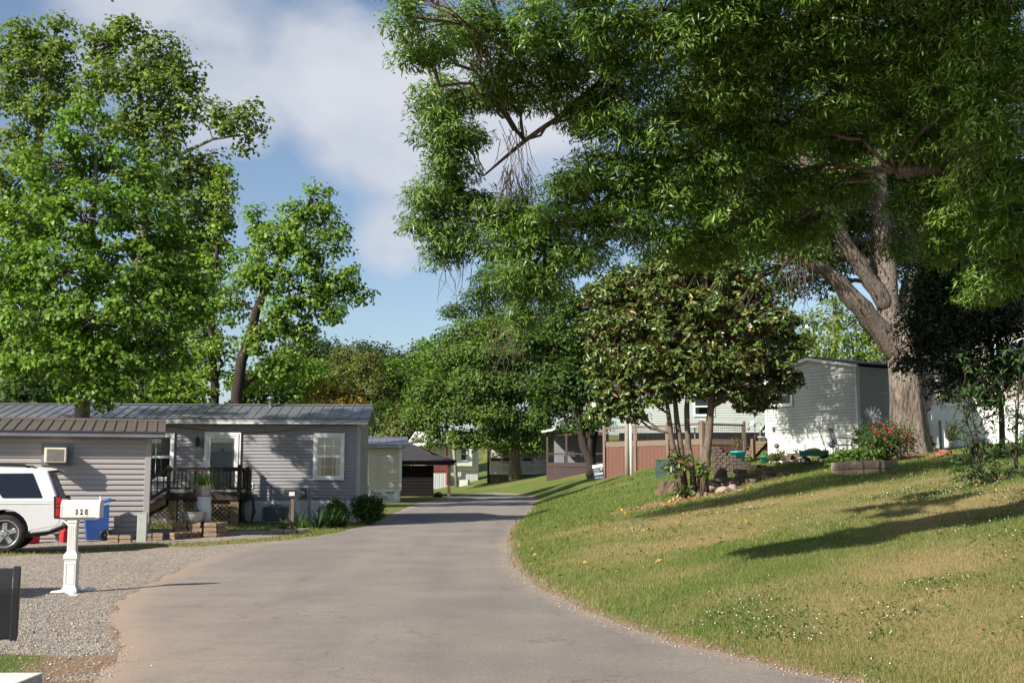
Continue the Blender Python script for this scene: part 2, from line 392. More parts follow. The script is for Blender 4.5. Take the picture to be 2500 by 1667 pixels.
MAT = dict(
    siding_grey=M('siding_grey', (.26, .257, .275), .5, .06, 3, 0, spec=.3, stretch=(.3, 1, 2), dirt=(.20, .19, .185), dscale=.9),
    siding_taupe=M('siding_taupe', (.34, .315, .305), .5, .05, 3, 0, spec=.3, stretch=(.3, 1, 2), dirt=(.29, .27, .255), dscale=.9),
    siding_cream=M('siding_cream', (.55, .52, .42), .55, .06, 3, 0, stretch=(.3, 1, 2), dirt=(.40, .38, .30)),
    siding_pale=M('siding_pale', (.44, .45, .43), .5, .05, 3, 0, stretch=(.3, 1, 2), dirt=(.34, .34, .31)),
    siding_sage=M('siding_sage', (.34, .38, .36), .55, .05, 3, 0, stretch=(.3, 1, 2), dirt=(.3, .33, .31)),
    siding_white=M('siding_white', (.75, .75, .73), .5, .04, 3, 0, dirt=(.6, .59, .55)),
    siding_tan=M('siding_tan', (.45, .39, .34), .55, .06, 3, 0, dirt=(.36, .31, .27)),
    siding_beige=M('siding_beige', (.5, .47, .4), .55, .06, 3, 0, dirt=(.4, .38, .32)),
    trim_white=M('trim_white', (.72, .73, .74), .45, .05, 4, 0, dirt=(.58, .58, .56)),
    trim_grey=M('trim_grey', (.34, .35, .37), .5, .06, 4, 0, dirt=(.27, .27, .27)),
    shade_trim=M('shade_trim', (.15, .16, .19), .5, .08, 4, 0, dirt=(.12, .12, .13)),  # trim grey darkened, the eave's shade put into the colour
    block_dark=M('block_dark', (.095, .07, .062), .9, .35, 10, .7, 45, spec=.15, dirt=(.06, .05, .045), dscale=4),
    skirt_white=M('skirt_white', (.68, .69, .7), .5, .06, 2, 0, dirt=(.5, .48, .43), dscale=2.0),
    skirt_grey=M('skirt_grey', (.55, .57, .6), .5, .06, 2, 0, dirt=(.42, .42, .42)),
    roof_grey=M('roof_grey', (.17, .18, .2), .38, .12, 2, 0, spec=.5, metal=.25, dirt=(.10, .10, .11), dscale=.8),
    roof_brown=M('roof_brown', (.105, .094, .086), .5, .14, 2.5, .1, 50, spec=.35, metal=.1, dirt=(.13, .085, .058), dscale=1.1),
    roof_dark=M('roof_dark', (.032, .030, .034), .8, .3, 9, .4, 40),
    roof_white=M('roof_white', (.7, .7, .7), .5, .08, 2, 0),
    wood_dark=M('wood_dark', (.042, .033, .027), .8, .4, 5, .3, 60, spec=.15, stretch=(1, 1, 1), dirt=(.085, .068, .05), dscale=3),
    wood_mid=M('wood_mid', (.17, .12, .075), .8, .3, 6, .3, 60, spec=.2, dirt=(.11, .085, .06), dscale=3),
    wood_lattice=M('wood_lattice', (.19, .145, .095), .8, .25, 6, .2, 60, spec=.2),
    wood_pole=M('wood_pole', (.27, .24, .2), .85, .2, 4, .3, 40, spec=.15, stretch=(4, 4, .5)),
    deck_tan=M('deck_tan', (.165, .118, .086), .6, .1, 4, 0),
    deck_rust=M('deck_rust', (.13, .058, .041), .65, .12, 4, .1),
    deck_purple=M('deck_purple', (.058, .037, .037), .6, .1, 4, 0),
    deck_red=M('deck_red', (.25, .06, .05), .6, .15, 4, 0),
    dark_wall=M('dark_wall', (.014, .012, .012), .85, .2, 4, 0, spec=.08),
    dark_backing=M('dark_backing', (.03, .032, .036), .8, .2, 3, 0),
    curtain=M('curtain', (.6, .6, .58), .8, .08, 6, 0, stretch=(8, 1, .3)),
    door_white=M('door_white', (.62, .66, .66), .45, .04, 3, 0),
    glass=M_glass('glass', (.95, .97, .97)),
    black_metal=M('black_metal', (.02, .02, .022), .45, .3, 8, 0),
    grey_metal=M('grey_metal', (.22, .23, .24), .5, .2, 8, 0, metal=.3, dirt=(.15, .13, .11)),
    galvanised=M('galvanised', (.42, .44, .46), .42, .18, 7, 0, metal=.55, dirt=(.3, .3, .29), dscale=3),
    rusty=M('rusty', (.13, .09, .07), .7, .35, 10, .2),
    concrete=M('concrete', (.56, .55, .53), .85, .07, 7, .25, 90, spec=.2, dirt=(.45, .43, .40)),
    concrete_post=M('concrete_post', (.40, .42, .39), .85, .15, 5, .15, 60, spec=.2, dirt=(.25, .27, .2), dscale=2.5),
    block_tan=M('block_tan', (.26, .19, .13), .9, .25, 9, .7, 45, spec=.15, dirt=(.14, .11, .08), dscale=4),
    block_brown=M('block_brown', (.21, .145, .12), .9, .3, 10, .7, 45, spec=.15, dirt=(.08, .065, .055), dscale=4),
    block_pale=M('block_pale', (.32, .25, .19), .9, .18, 8, .4, 50, spec=.15, dirt=(.2, .16, .12), dscale=3),
    brick_red=M('brick_red', (.3, .11, .08), .85, .2, 8, .3),
    rock=M('rock', (.25, .21, .165), .9, .25, 6, .6, 25, spec=.15, dirt=(.2, .19, .12), dscale=3),
    rock_white=M('rock_white', (.6, .59, .55), .85, .12, 9, .4, 30),
    stump=M('stump', (.12, .085, .06), .95, .3, 7, .8, 30, spec=.1, stretch=(3, 3, .7), dirt=(.2, .155, .115), dscale=3),
    plastic_blue=M('plastic_blue', (.025, .075, .28), .42, .08, 5, 0, spec=.45, dirt=(.04, .09, .25), dscale=3),
    plastic_red=M('plastic_red', (.55, .018, .02), .4, .06, 5, 0, spec=.45),
    plastic_black=M('plastic_black', (.02, .02, .02), .5, .2, 8, 0),
    plastic_teal=M('plastic_teal', (.01, .33, .42), .35, .06, 5, 0, spec=.5),
    plastic_green=M('plastic_green', (.01, .16, .09), .45, .1, 5, 0),
    box_green=M('box_green', (.018, .045, .034), .5, .12, 4, 0, dirt=(.03, .05, .035)),
    white_plastic=M('white_plastic', (.60, .595, .58), .38, .03, 4, 0, spec=.45, dirt=(.50, .48, .44), dscale=2.5),
    white_paint=M('white_paint', (.72, .72, .7), .5, .05, 6, 0),
    car_white=M('car_white', (.60, .61, .62), .22, .02, 2, 0, spec=.55),
    car_trim=M('car_trim', (.012, .012, .013), .45, .1, 6, 0),
    car_glass=M('car_glass', (.010, .012, .018), .06, .05, 2, 0, spec=.6),
    tyre=M('tyre', (.035, .034, .033), .85, .2, 12, .2, 80, spec=.15, dirt=(.10, .085, .07), dscale=5),
    alloy=M('alloy', (.48, .48, .49), .3, .08, 5, 0, metal=.75),
    tail_red=M('tail_red', (.42, .008, .012), .15, .15, 9, 0, spec=.6),
    ink=M('ink', (.012, .012, .012), .6, .02, 2, 0),
    navy=M('navy', (.03, .055, .095), .5, .08, 3, 0),
    paint_white=M('paint_white', (.8, .8, .8), .55, .02, 3, 0),
    flag_red=M('flag_red', (.5, .04, .05), .7, .08, 6, 0),
    flag_white=M('flag_white', (.75, .74, .72), .7, .05, 6, 0),
    straw=M('straw', (.42, .30, .14), .9, .25, 20, .5, 60),
    soil=M('soil', (.10, .062, .04), .95, .3, 8, .6, 40, spec=.1),
    rose_red=M('rose_red', (.5, .025, .075), .55, .15, 8, 0),
    petal_white=M('petal_white', (.8, .76, .66), .6, .06, 6, 0),
    ac_grille=M('ac_grille', (.30, .285, .26), .6, .1, 20, 0, dirt=(.2, .17, .13), dscale=6),
    ac_body=M('ac_body', (.66, .62, .52), .5, .06, 5, 0, dirt=(.5, .42, .3), dscale=4),
    bark_oak=M_bark('bark_oak', (.10, .075, .058), (.36, .31, .265), 2.4, 1.0),
    bark_grey=M_bark('bark_grey', (.10, .085, .07), (.30, .27, .23), 3.0, .5),
    bark_dark=M_bark('bark_dark', (.02, .016, .013), (.075, .06, .05), 3.0, .6),
    bark_magnolia=M_bark('bark_magnolia', (.08, .062, .046), (.19, .155, .12), 4.0, .3),
    twig=M('twig', (.09, .07, .052), .9, .25, 6, 0, spec=.1),
    leaf_oak=M_leaf('leaf_oak', .30, .42, .4, tcol=(1.1, 1.35, .5)),
    leaf_maple=M_leaf('leaf_maple', .42, .5, .3),
    leaf_far=M_leaf('leaf_far', .35, .6, .2),
    leaf_magnolia=M_leaf('leaf_magnolia', .12, .34, .5, under=(.16, .10, .045)),
    leaf_dark=M_leaf('leaf_dark', .2, .7, .12),
    grass=M_leaf('grass', .35, .6, .2, tcol=(1.1, 1.2, .6)),
)
# ================================================================ the ground
rng = np.random.default_rng(7)
_XLs, _XRs = _smooth_tab(XL, .5, 6), _smooth_tab(XR, .5, 6)
def xl(y): return np.interp(y, *_XLs)
def xr(y): return np.interp(y, *_XRs)

MAG = G(1685, 1212)          # foot of the magnolia
def masks(x, y):
    """gravel, dirt, green (0..1) of the ground at (x, y)"""
    x = np.asarray(x, float); y = np.asarray(y, float)
    nz = fnoise(x * .9, y * .9, 3); n2 = fnoise(x * .28, y * .28, 11); n3 = fnoise(x * 2.2, y * 2.2, 5)
    strip = 25.4 + (x + 10.4) * 1.30 + (nz - .5) * 1.2
    left = np.clip((xl(y) + .25 - x) / .5, 0, 1)
    g1 = left * np.clip((y - 9.2 - (nz - .5) * 1.0) / .6, 0, 1) * np.clip((strip - y) / .5, 0, 1)
    g2 = np.clip((-6.1 - x) / .6, 0, 1) * np.clip((y - strip - 1.5) / .5, 0, 1) * np.clip((36.6 + (nz - .5) * 2 - y) / .6, 0, 1)
    patch = np.clip(1.35 - np.hypot((x + 5.0) / 1.5, (y - 10.35) / .7), 0, 1)
    gravel = np.clip(np.maximum(g1, g2) - patch * 2 + (n3 - .5) * .5 * np.maximum(g1, g2), 0, 1)
    dl = np.abs(x - xl(y) + .15); dr = np.abs(x - xr(y))
    dirt = np.clip(1 - dl / (.55 + nz * .9), 0, 1) * np.clip((34 - y) / 8, 0, 1)
    dirt = np.maximum(dirt, np.clip(1 - dr / (.12 + nz * .35), 0, 1) * .9)
    mg = np.hypot((x - MAG.x + .5) / 2.9, (y - MAG.y + .9) / 2.2)
    dirt = np.maximum(dirt, np.clip(1.25 - mg + (nz - .5) * 1.2, 0, 1))
    dirt = np.maximum(dirt, np.clip((n3 - .66) * 3.5, 0, .6) * np.clip((n2 - .4) * 4, 0, 1))
    s = x - np.interp(y, *_XLAWN)
    green = np.clip(.60 + (n2 - .5) * 1.7 + (nz - .5) * .8 + .28 * np.exp(-np.maximum(s - .3, 0) / 1.6) - .22 * np.exp(-((y - 15) / 9) ** 2)
                    + .35 * np.clip((y - 26) / 14, 0, 1), 0, 1)
    green = np.where(s < -4, np.where(y < 33, .22 + .5 * nz + patch * 1.2, .75), green)
    green = np.where(y > 60, np.maximum(green, .65), green)
    return gravel, dirt, green

# --- terrain sheet
def axis(stops):
    out = []
    for a, b, st in stops: out += list(np.arange(a, b - 1e-6, st))
    return np.array(out + [stops[-1][1]])
xs = axis([(-700, -80, 40), (-80, -30, 4), (-30, -14, .8), (-14, 16, .2), (16, 40, 1.2), (40, 80, 5), (80, 700, 40)])
ys = axis([(-40, 0, 4), (0, 8, 1), (8, 40, .2), (40, 100, .6), (100, 160, 3), (160, 320, 10), (320, 1200, 80)])
X, Y = np.meshgrid(xs, ys)
Z = terrain(X, Y)
inr = np.clip(np.minimum(X - xl(Y), xr(Y) - X) / .35 - .3, 0, 1)
inr = np.where((Y < 96), inr, 0)
Z = Z - .05 * inr
ny, nx = X.shape
idx = np.arange(nx * ny).reshape(ny, nx)
Fq = np.stack([idx[:-1, :-1], idx[:-1, 1:], idx[1:, 1:], idx[1:, :-1]], -1).reshape(-1, 4)
gv, di, gr = masks(X, Y)
cols = np.stack([gv, di, gr], -1).reshape(-1, 3)

def ground_material():
    m, n, l, b = _nt('ground_cover')
    at = n.new('ShaderNodeVertexColor'); at.layer_name = 'tint'
    sep = n.new('ShaderNodeSeparateColor'); l.new(at.outputs['Color'], sep.inputs[0])
    tc = n.new('ShaderNodeTexCoord')
    def noise(s, d=6, r=.6, st=None):
        k = n.new('ShaderNodeTexNoise'); k.inputs['Scale'].default_value = s; k.inputs['Detail'].default_value = d; k.inputs['Roughness'].default_value = r
        l.new(tc.outputs['Object'], k.inputs['Vector']); return k.outputs['Fac']
    def ramp(f, stops):
        r = n.new('ShaderNodeValToRGB'); l.new(f, r.inputs['Fac'])
        while len(r.color_ramp.elements) < len(stops): r.color_ramp.elements.new(.5)
        for e, (p, c) in zip(r.color_ramp.elements, stops): e.position = p; e.color = (*c, 1)
        return r.outputs['Color']
    def mix(f, a, c, mode='MIX'):
        k = n.new('ShaderNodeMix'); k.data_type = 'RGBA'; k.blend_type = mode
        if isinstance(f, (int, float)): k.inputs['Factor'].default_value = f
        else: l.new(f, k.inputs['Factor'])
        l.new(a, k.inputs[6]); l.new(c, k.inputs[7]); return k.outputs[2]
    def math_(op, a, c, clamp=False):
        k = n.new('ShaderNodeMath'); k.operation = op; k.use_clamp = clamp
        for i, v in enumerate((a, c)):
            if isinstance(v, (int, float)): k.inputs[i].default_value = v
            else: l.new(v, k.inputs[i])
        return k.outputs[0]
    fine = noise(38, 8, .75); mid = noise(6, 6, .7)
    thatch = ramp(fine, [(.28, (.11, .075, .04)), (.5, (.235, .175, .085)), (.72, (.37, .29, .15))])
    blade = ramp(fine, [(.28, (.035, .055, .012)), (.5, (.095, .13, .03)), (.72, (.18, .21, .06))])
    gsel = math_('ADD', sep.outputs[2], math_('MULTIPLY', math_('SUBTRACT', mid, .5), 1.3), True)
    lawn = mix(gsel, thatch, blade)
    earth = ramp(noise(22, 8, .7), [(.3, (.13, .082, .052)), (.5, (.24, .155, .10)), (.75, (.36, .265, .19))])
    dsel = math_('MULTIPLY', math_('SUBTRACT', math_('ADD', sep.outputs[1], math_('MULTIPLY', math_('SUBTRACT', fine, .5), .9)), .32), 4.0, True)
    base = mix(dsel, lawn, earth)
    vo = n.new('ShaderNodeTexVoronoi'); vo.inputs['Scale'].default_value = 34; l.new(tc.outputs['Object'], vo.inputs['Vector'])
    vo2 = n.new('ShaderNodeTexVoronoi'); vo2.inputs['Scale'].default_value = 34; vo2.feature = 'DISTANCE_TO_EDGE'; l.new(tc.outputs['Object'], vo2.inputs['Vector'])
    sv = n.new('ShaderNodeSeparateColor'); l.new(vo.outputs['Color'], sv.inputs[0])
    stone = ramp(sv.outputs[0], [(0, (.145, .136, .128)), (.5, (.31, .292, .27)), (1, (.50, .468, .425))])
    tan = ramp(mid, [(.42, (1, 1, 1)), (.62, (1.0, .82, .62))])
    stone = mix(1.0, stone, tan, 'MULTIPLY')
    vsel = math_('MULTIPLY', math_('SUBTRACT', math_('ADD', sep.outputs[0], math_('MULTIPLY', math_('SUBTRACT', fine, .5), .8)), .4), 4.0, True)
    l.new(mix(vsel, base, stone), b.inputs['Base Color'])
    b.inputs['Roughness'].default_value = .95; b.inputs['Specular IOR Level'].default_value = .1
    bp = n.new('ShaderNodeBump'); bp.inputs['Strength'].default_value = .7; bp.inputs['Distance'].default_value = .03
    hgt = n.new('ShaderNodeMix'); hgt.data_type = 'FLOAT'
    l.new(vsel, hgt.inputs[0]); l.new(fine, hgt.inputs[2]); l.new(math_('MULTIPLY', vo2.outputs['Distance'], 3.0), hgt.inputs[3])
    l.new(hgt.outputs[0], bp.inputs['Height']); l.new(bp.outputs[0], b.inputs['Normal'])
    return m
ground = npmesh('ground', np.stack([X, Y, Z], -1).reshape(-1, 3), Fq, ground_material(), cols=cols, smooth=True)
ground['kind'] = 'structure'

# --- road sheet: station pairs along the bend
st_y = list(np.arange(-20, 78, .5))
pairs = [((float(xl(y)), y), (float(xr(y)), y)) for y in st_y]
bend = [((-3.45, 79), (1.05, 79.5)), ((-3.6, 80.4), (.75, 82)), ((-4.2, 81.9), (.1, 84.5)), ((-5.6, 83.1), (-1.2, 87.4)), ((-8, 84.2), (-3.6, 90)),
        ((-11, 85.2), (-7.5, 92)), ((-16, 86.3), (-14, 93.6)), ((-24, 87), (-23, 94.5)), ((-40, 88), (-40, 95.5))]
bend = [((interp([(76, -3.75), (78, -3.5)], 78), 78.2), (1.2, 78.2))] + bend
pairs += bend
def road_rows(pairs, n=36):
    rows = []
    for (a, b), (c, d) in pairs:
        t = np.linspace(0, 1, n)
        rows.append(np.stack([a + (c - a) * t, b + (d - b) * t], -1))
    return np.array(rows)
RW = road_rows(pairs)
# ragged edges
for k in range(RW.shape[0]):
    j = (fnoise(RW[k, 0, 1] * 1.7, 3.3, 21) - .5) * .35; RW[k, 0, 0] += j; RW[k, 1, 0] += j * .4
    j = (fnoise(RW[k, -1, 1] * 2.1, 8.3, 22) - .5) * .22; RW[k, -1, 0] += j; RW[k, -2, 0] += j * .4
rz = terrain(RW[..., 0], RW[..., 1])
crown = .05 * (1 - (2 * np.linspace(0, 1, RW.shape[1]) - 1) ** 2)[None, :]
rz = rz + .006 + crown * .6
ed = 1 - np.clip(np.minimum(np.linspace(0, 1, 36), 1 - np.linspace(0, 1, 36)) * 12, 0, 1)
edl = np.repeat(ed[None, :], RW.shape[0], 0)
lft = np.repeat((np.linspace(1, 0, 36) ** 2)[None, :], RW.shape[0], 0) * np.clip((30 - RW[..., 1]) / 15, 0, 1)
ri = np.arange(RW.shape[0] * 36).reshape(-1, 36)
RF = np.stack([ri[:-1, :-1], ri[:-1, 1:], ri[1:, 1:], ri[1:, :-1]], -1).reshape(-1, 4)
def road_material():
    m, n, l, b = _nt('old_asphalt')
    at = n.new('ShaderNodeVertexColor'); at.layer_name = 'tint'
    sep = n.new('ShaderNodeSeparateColor'); l.new(at.outputs['Color'], sep.inputs[0])
    tc = n.new('ShaderNodeTexCoord')
    def noise(s, d, r):
        k = n.new('ShaderNodeTexNoise'); k.inputs['Scale'].default_value = s; k.inputs['Detail'].default_value = d; k.inputs['Roughness'].default_value = r
        l.new(tc.outputs['Object'], k.inputs['Vector']); return k.outputs['Fac']
    f = noise(70, 6, .8); g = noise(.55, 6, .6); h = noise(2.6, 6, .7)
    r1 = n.new('ShaderNodeValToRGB'); l.new(f, r1.inputs[0]); e = r1.color_ramp.elements
    e[0].position = .3; e[0].color = (.135, .122, .112, 1); e[1].position = .72; e[1].color = (.285, .262, .24, 1)
    r2 = n.new('ShaderNodeValToRGB'); l.new(g, r2.inputs[0]); e = r2.color_ramp.elements
    e[0].position = .35; e[0].color = (.86, .86, .88, 1); e[1].position = .68; e[1].color = (1.12, 1.09, 1.04, 1)
    mx = n.new('ShaderNodeMix'); mx.data_type = 'RGBA'; mx.blend_type = 'MULTIPLY'; mx.inputs[0].default_value = 1
    l.new(r1.outputs[0], mx.inputs[6]); l.new(r2.outputs[0], mx.inputs[7])
    k2 = noise(30, 4, .7); r3 = n.new('ShaderNodeValToRGB'); l.new(k2, r3.inputs[0]); e = r3.color_ramp.elements
    e[0].position = .32; e[0].color = (.78, .78, .78, 1); e[1].position = .66; e[1].color = (1.17, 1.16, 1.15, 1)
    m9 = n.new('ShaderNodeMix'); m9.data_type = 'RGBA'; m9.blend_type = 'MULTIPLY'; m9.inputs[0].default_value = 1
    l.new(mx.outputs[2], m9.inputs[6]); l.new(r3.outputs[0], m9.inputs[7])
    # worn wheel tracks and stains along the road
    mpp = n.new('ShaderNodeMapping'); mpp.inputs['Scale'].default_value = (1.0, .10, 1); mpp.inputs['Rotation'].default_value = (0, 0, R(8)); l.new(tc.outputs['Object'], mpp.inputs['Vector'])
    kt = n.new('ShaderNodeTexNoise'); kt.inputs['Scale'].default_value = 1.3; kt.inputs['Detail'].default_value = 3; l.new(mpp.outputs[0], kt.inputs['Vector'])
    r4 = n.new('ShaderNodeValToRGB'); l.new(kt.outputs['Fac'], r4.inputs[0]); e = r4.color_ramp.elements
    e[0].position = .36; e[0].color = (.91, .91, .92, 1); e[1].position = .6; e[1].color = (1.04, 1.035, 1.02, 1)
    m8 = n.new('ShaderNodeMix'); m8.data_type = 'RGBA'; m8.blend_type = 'MULTIPLY'; m8.inputs[0].default_value = 1
    l.new(m9.outputs[2], m8.inputs[6]); l.new(r4.outputs[0], m8.inputs[7]); mx = m8
    # clay washed onto the left side and along the edges
    a = n.new('ShaderNodeMath'); a.operation = 'ADD'; l.new(sep.outputs[0], a.inputs[0]); 
    s = n.new('ShaderNodeMath'); s.operation = 'SUBTRACT'; l.new(h, s.inputs[0]); s.inputs[1].default_value = .60
    l.new(s.outputs[0], a.inputs[1])
    b2 = n.new('ShaderNodeMath'); b2.operation = 'MULTIPLY'; b2.use_clamp = True; l.new(a.outputs[0], b2.inputs[0]); b2.inputs[1].default_value = 1.6
    m2 = n.new('ShaderNodeMix'); m2.data_type = 'RGBA'; l.new(b2.outputs[0], m2.inputs[0]); l.new(mx.outputs[2], m2.inputs[6]); m2.inputs[7].default_value = (.30, .23, .175, 1)
    # cracks
    vo = n.new('ShaderNodeTexVoronoi'); vo.feature = 'DISTANCE_TO_EDGE'; vo.inputs['Scale'].default_value = .33
    dn = n.new('ShaderNodeTexNoise'); dn.inputs['Scale'].default_value = 1.6; dn.inputs['Detail'].default_value = 5; l.new(tc.outputs['Object'], dn.inputs['Vector'])
    va = n.new('ShaderNodeVectorMath'); va.operation = 'ADD'; l.new(tc.outputs['Object'], va.inputs[0]); l.new(dn.outputs['Color'], va.inputs[1]); l.new(va.outputs[0], vo.inputs['Vector'])
    cr = n.new('ShaderNodeMath'); cr.operation = 'LESS_THAN'; l.new(vo.outputs['Distance'], cr.inputs[0]); cr.inputs[1].default_value = .0035
    cm = n.new('ShaderNodeMath'); cm.operation = 'MULTIPLY'; l.new(cr.outputs[0], cm.inputs[0]); cm.inputs[1].default_value = .34
    m3 = n.new('ShaderNodeMix'); m3.data_type = 'RGBA'; l.new(cm.outputs[0], m3.inputs[0]); l.new(m2.outputs[2], m3.inputs[6]); m3.inputs[7].default_value = (.06, .055, .05, 1)
    l.new(m3.outputs[2], b.inputs['Base Color'])
    b.inputs['Roughness'].default_value = .9; b.inputs['Specular IOR Level'].default_value = .18
    bp = n.new('ShaderNodeBump'); bp.inputs['Strength'].default_value = .45; bp.inputs['Distance'].default_value = .015
    l.new(f, bp.inputs['Height']); l.new(bp.outputs[0], b.inputs['Normal'])
    return m
rc = np.stack([np.clip(edl * .45 + lft * .38, 0, 1), edl, edl], -1).reshape(-1, 3)
road = npmesh('road', np.stack([RW[..., 0], RW[..., 1], rz], -1).reshape(-1, 3), RF, road_material(), cols=rc, smooth=True)
road['kind'] = 'structure'

# concrete slab in the near corner and a patch of old tar beside it
sl = MB().box(-6.4, -3.62, 6.0, 9.42, -.05, .085)
tag(sl.build('concrete_slab', MAT['concrete'], bevel=.012), 'pale concrete slab cut off at the bottom left corner', 'slab')
# ================================================================ buildings
_pc = {}
def plank(parent, name, o, u, n, length, course, mat, lap=.024):
    """one siding board: o lower end, u along, n outward"""
    key = ('pl', tuple(round(c, 4) for c in (*u, *n)), round(length, 4), round(course, 4), mat.name)
    if key not in _pc:
        u_, n_ = Vector(u), Vector(n); z = Vector((0, 0, 1))
        prof = [(lap, 0), (lap + .001, .012), (lap * .72, course * .55), (lap * .2, course * .72), (.002, course + .004), (-.012, course + .004), (-.012, 0)]
        vs = []
        for t in (0, length):
            for a, b in prof: vs.append(u_ * t + n_ * a + z * b)
        k = len(prof)
        fs = [tuple(range(k)), tuple(range(2 * k - 1, k - 1, -1))] + [(i, i + k, (i + 1) % k + k, (i + 1) % k) for i in range(k)]
        _pc[key] = MB().add(vs, fs).mesh('siding_plank', mat)
    return link(name, _pc[key], parent, o)
def siding(parent, o, u, n, length, z0, z1, course, mat, clip=None, name='siding_plank'):
    """boards from z0 to z1; clip(z) gives (a, b) where the wall narrows"""
    k = int(round((z1 - z0) / course)); c = (z1 - z0) / k
    for i in range(k):
        z = z0 + i * c
        a, b = (0, length)
        if clip:
            a, b = clip(z + c * .6)
            if b - a < .15: continue
        p = Vector(o) + Vector(u) * a
        plank(parent, name, (p.x, p.y, z), u, n, b - a, c, mat)
def panels(parent, o, u, n, length, z0, z1, width, mat, name='skirt_panel'):
    """upright ribbed skirt panels"""
    k = max(1, int(round(length / width))); w = length / k
    key = ('sk', tuple(round(c, 4) for c in (*u, *n)), round(w, 4), round(z1 - z0, 3), mat.name)
    if key not in _pc:
        u_, n_ = Vector(u), Vector(n); h = z1 - z0
        prof = [(0, .004), (w * .08, .004), (w * .12, .02), (w * .42, .02), (w * .46, .008), (w * .54, .008), (w * .58, .02), (w * .9, .02), (w * .95, .004), (w - .004, .004)]
        vs = [u_ * a + n_ * b + Vector((0, 0, t)) for t in (0, h) for a, b in prof]; q = len(prof)
        _pc[key] = MB().add(vs, [(i, i + 1, i + 1 + q, i + q) for i in range(q - 1)]).mesh('skirt_panel', mat, fix=False)
    for i in range(k):
        p = Vector(o) + Vector(u) * (i * w)
        link(name, _pc[key], parent, (p.x, p.y, z0))
def roof_slope(parent, x0, x1, y0, z0, y1, z1, width, mat, name='roof_panel', rib=.022, thick=.02):
    """metal roof panels side by side from the eave line (y0,z0) up to the ridge (y1,z1)"""
    k = max(1, int(round((x1 - x0) / width))); w = (x1 - x0) / k
    key = ('rf', round(w, 4), round(y0 - y1, 3), round(z0 - z1, 3), mat.name)
    if key not in _pc:
        d = Vector((0, y1 - y0, z1 - z0)); nn = Vector((0, -(z1 - z0), y1 - y0)).normalized()
        if nn.z < 0: nn = -nn
        prof = [(0, 0), (0, rib), (.02, rib + .006), (.045, rib), (.055, 0), (w * .5, 0.002), (w - .001, 0), (w - .001, -thick), (0, -thick)]
        vs = [Vector((a, 0, 0)) + nn * b + d * t for t in (0, 1) for a, b in prof]; q = len(prof)
        fs = [(i, (i + 1) % q, (i + 1) % q + q, i + q) for i in range(q)] + [tuple(range(q)), tuple(range(2 * q - 1, q - 1, -1))]
        _pc[key] = MB().add(vs, fs).mesh('roof_panel', mat)
    for i in range(k): link(name, _pc[key], parent, (x0 + i * w, y0, z0))

def window(parent, cx, y, z0, z1, w, trim=.1, mats=('trim_white',), rotz=0, grid=(3, 2), blind=True, split=.5, off=(0, 0)):
    """sash window facing -y of its own frame"""
    t = MAT[mats[0]]; h = z1 - z0; mb = MB()
    a = w / 2
    mb.box(-a, -a + trim, -.05, 0, 0, h); mb.box(a - trim, a, -.05, 0, 0, h)
    mb.box(-a + trim, a - trim, -.05, 0, h - trim, h); mb.box(-a + trim, a - trim, -.06, 0, 0, trim * 1.1)
    wo = mb.build('window', t, parent, (cx, y, z0), (0, 0, rotz), bevel=.006)
    i0, i1, j0, j1 = -a + trim, a - trim, trim * 1.1, h - trim
    MB().box(i0, i1, -.003, 0, j0, j1).build('dark_backing', MAT['dark_backing'], wo)  # dark sheet on the wall stands in for the unlit room
    m = j0 + (j1 - j0) * split
    if blind:
        s = MB(); k = 16 if blind == 2 else 0
        if blind == 2:
            for q in range(k):
                zz = m + (j1 - m) * q / k; s.add([(i0 + .03, -.012, zz), (i1 - .03, -.012, zz), (i1 - .03, -.006, zz + (j1 - m) / k * .75), (i0 + .03, -.006, zz + (j1 - m) / k * .75)], [(0, 1, 2, 3)])
        else:
            n_ = 14
            for q in range(n_):
                xa, xb = i0 + .02 + (i1 - i0 - .04) * q / n_, i0 + .02 + (i1 - i0 - .04) * (q + 1) / n_
                lowz = m - .02 if 2 < q < 11 else j0 + .03
                s.add([(xa, -.006, lowz), (xb, -.011, lowz), (xb, -.011, j1 - .02), (xa, -.006, j1 - .02)], [(0, 1, 2, 3)])
        s.build('blind' if blind == 2 else 'curtain', MAT['curtain'], wo)
    s = MB()
    for (p, q, yy) in ((j0, m, -.03), (m, j1, -.038)):
        s.box(i0, i0 + .04, yy, yy + .012, p, q); s.box(i1 - .04, i1, yy, yy + .012, p, q)
        s.box(i0 + .04, i1 - .04, yy, yy + .012, p, p + .04); s.box(i0 + .04, i1 - .04, yy, yy + .012, q - .04, q)
    s.build('sash', MAT['trim_white'], wo)
    MB().box(i0 + .04, i1 - .04, -.0265, -.0225, j0 + .04, m - .04).build('pane', MAT['glass'], wo)
    MB().box(i0 + .04, i1 - .04, -.0345, -.0305, m + .04, j1 - .04).build('pane', MAT['glass'], wo)
    if grid:
        g = MB()
        for (p, q, yy) in ((j0 + .04, m - .04, -.0285), (m + .04, j1 - .04, -.0365)):
            for c in range(1, grid[0]):
                xx = i0 + (i1 - i0) * c / grid[0]; g.box(xx - .008, xx + .008, yy, yy + .0015, p, q)
            for c in range(1, grid[1]):
                zz = p + (q - p) * c / grid[1]; g.box(i0 + .04, i1 - .04, yy - .0012, yy - .0002, zz - .008, zz + .008)
        g.build('grille', MAT['trim_white'], wo)
    return wo

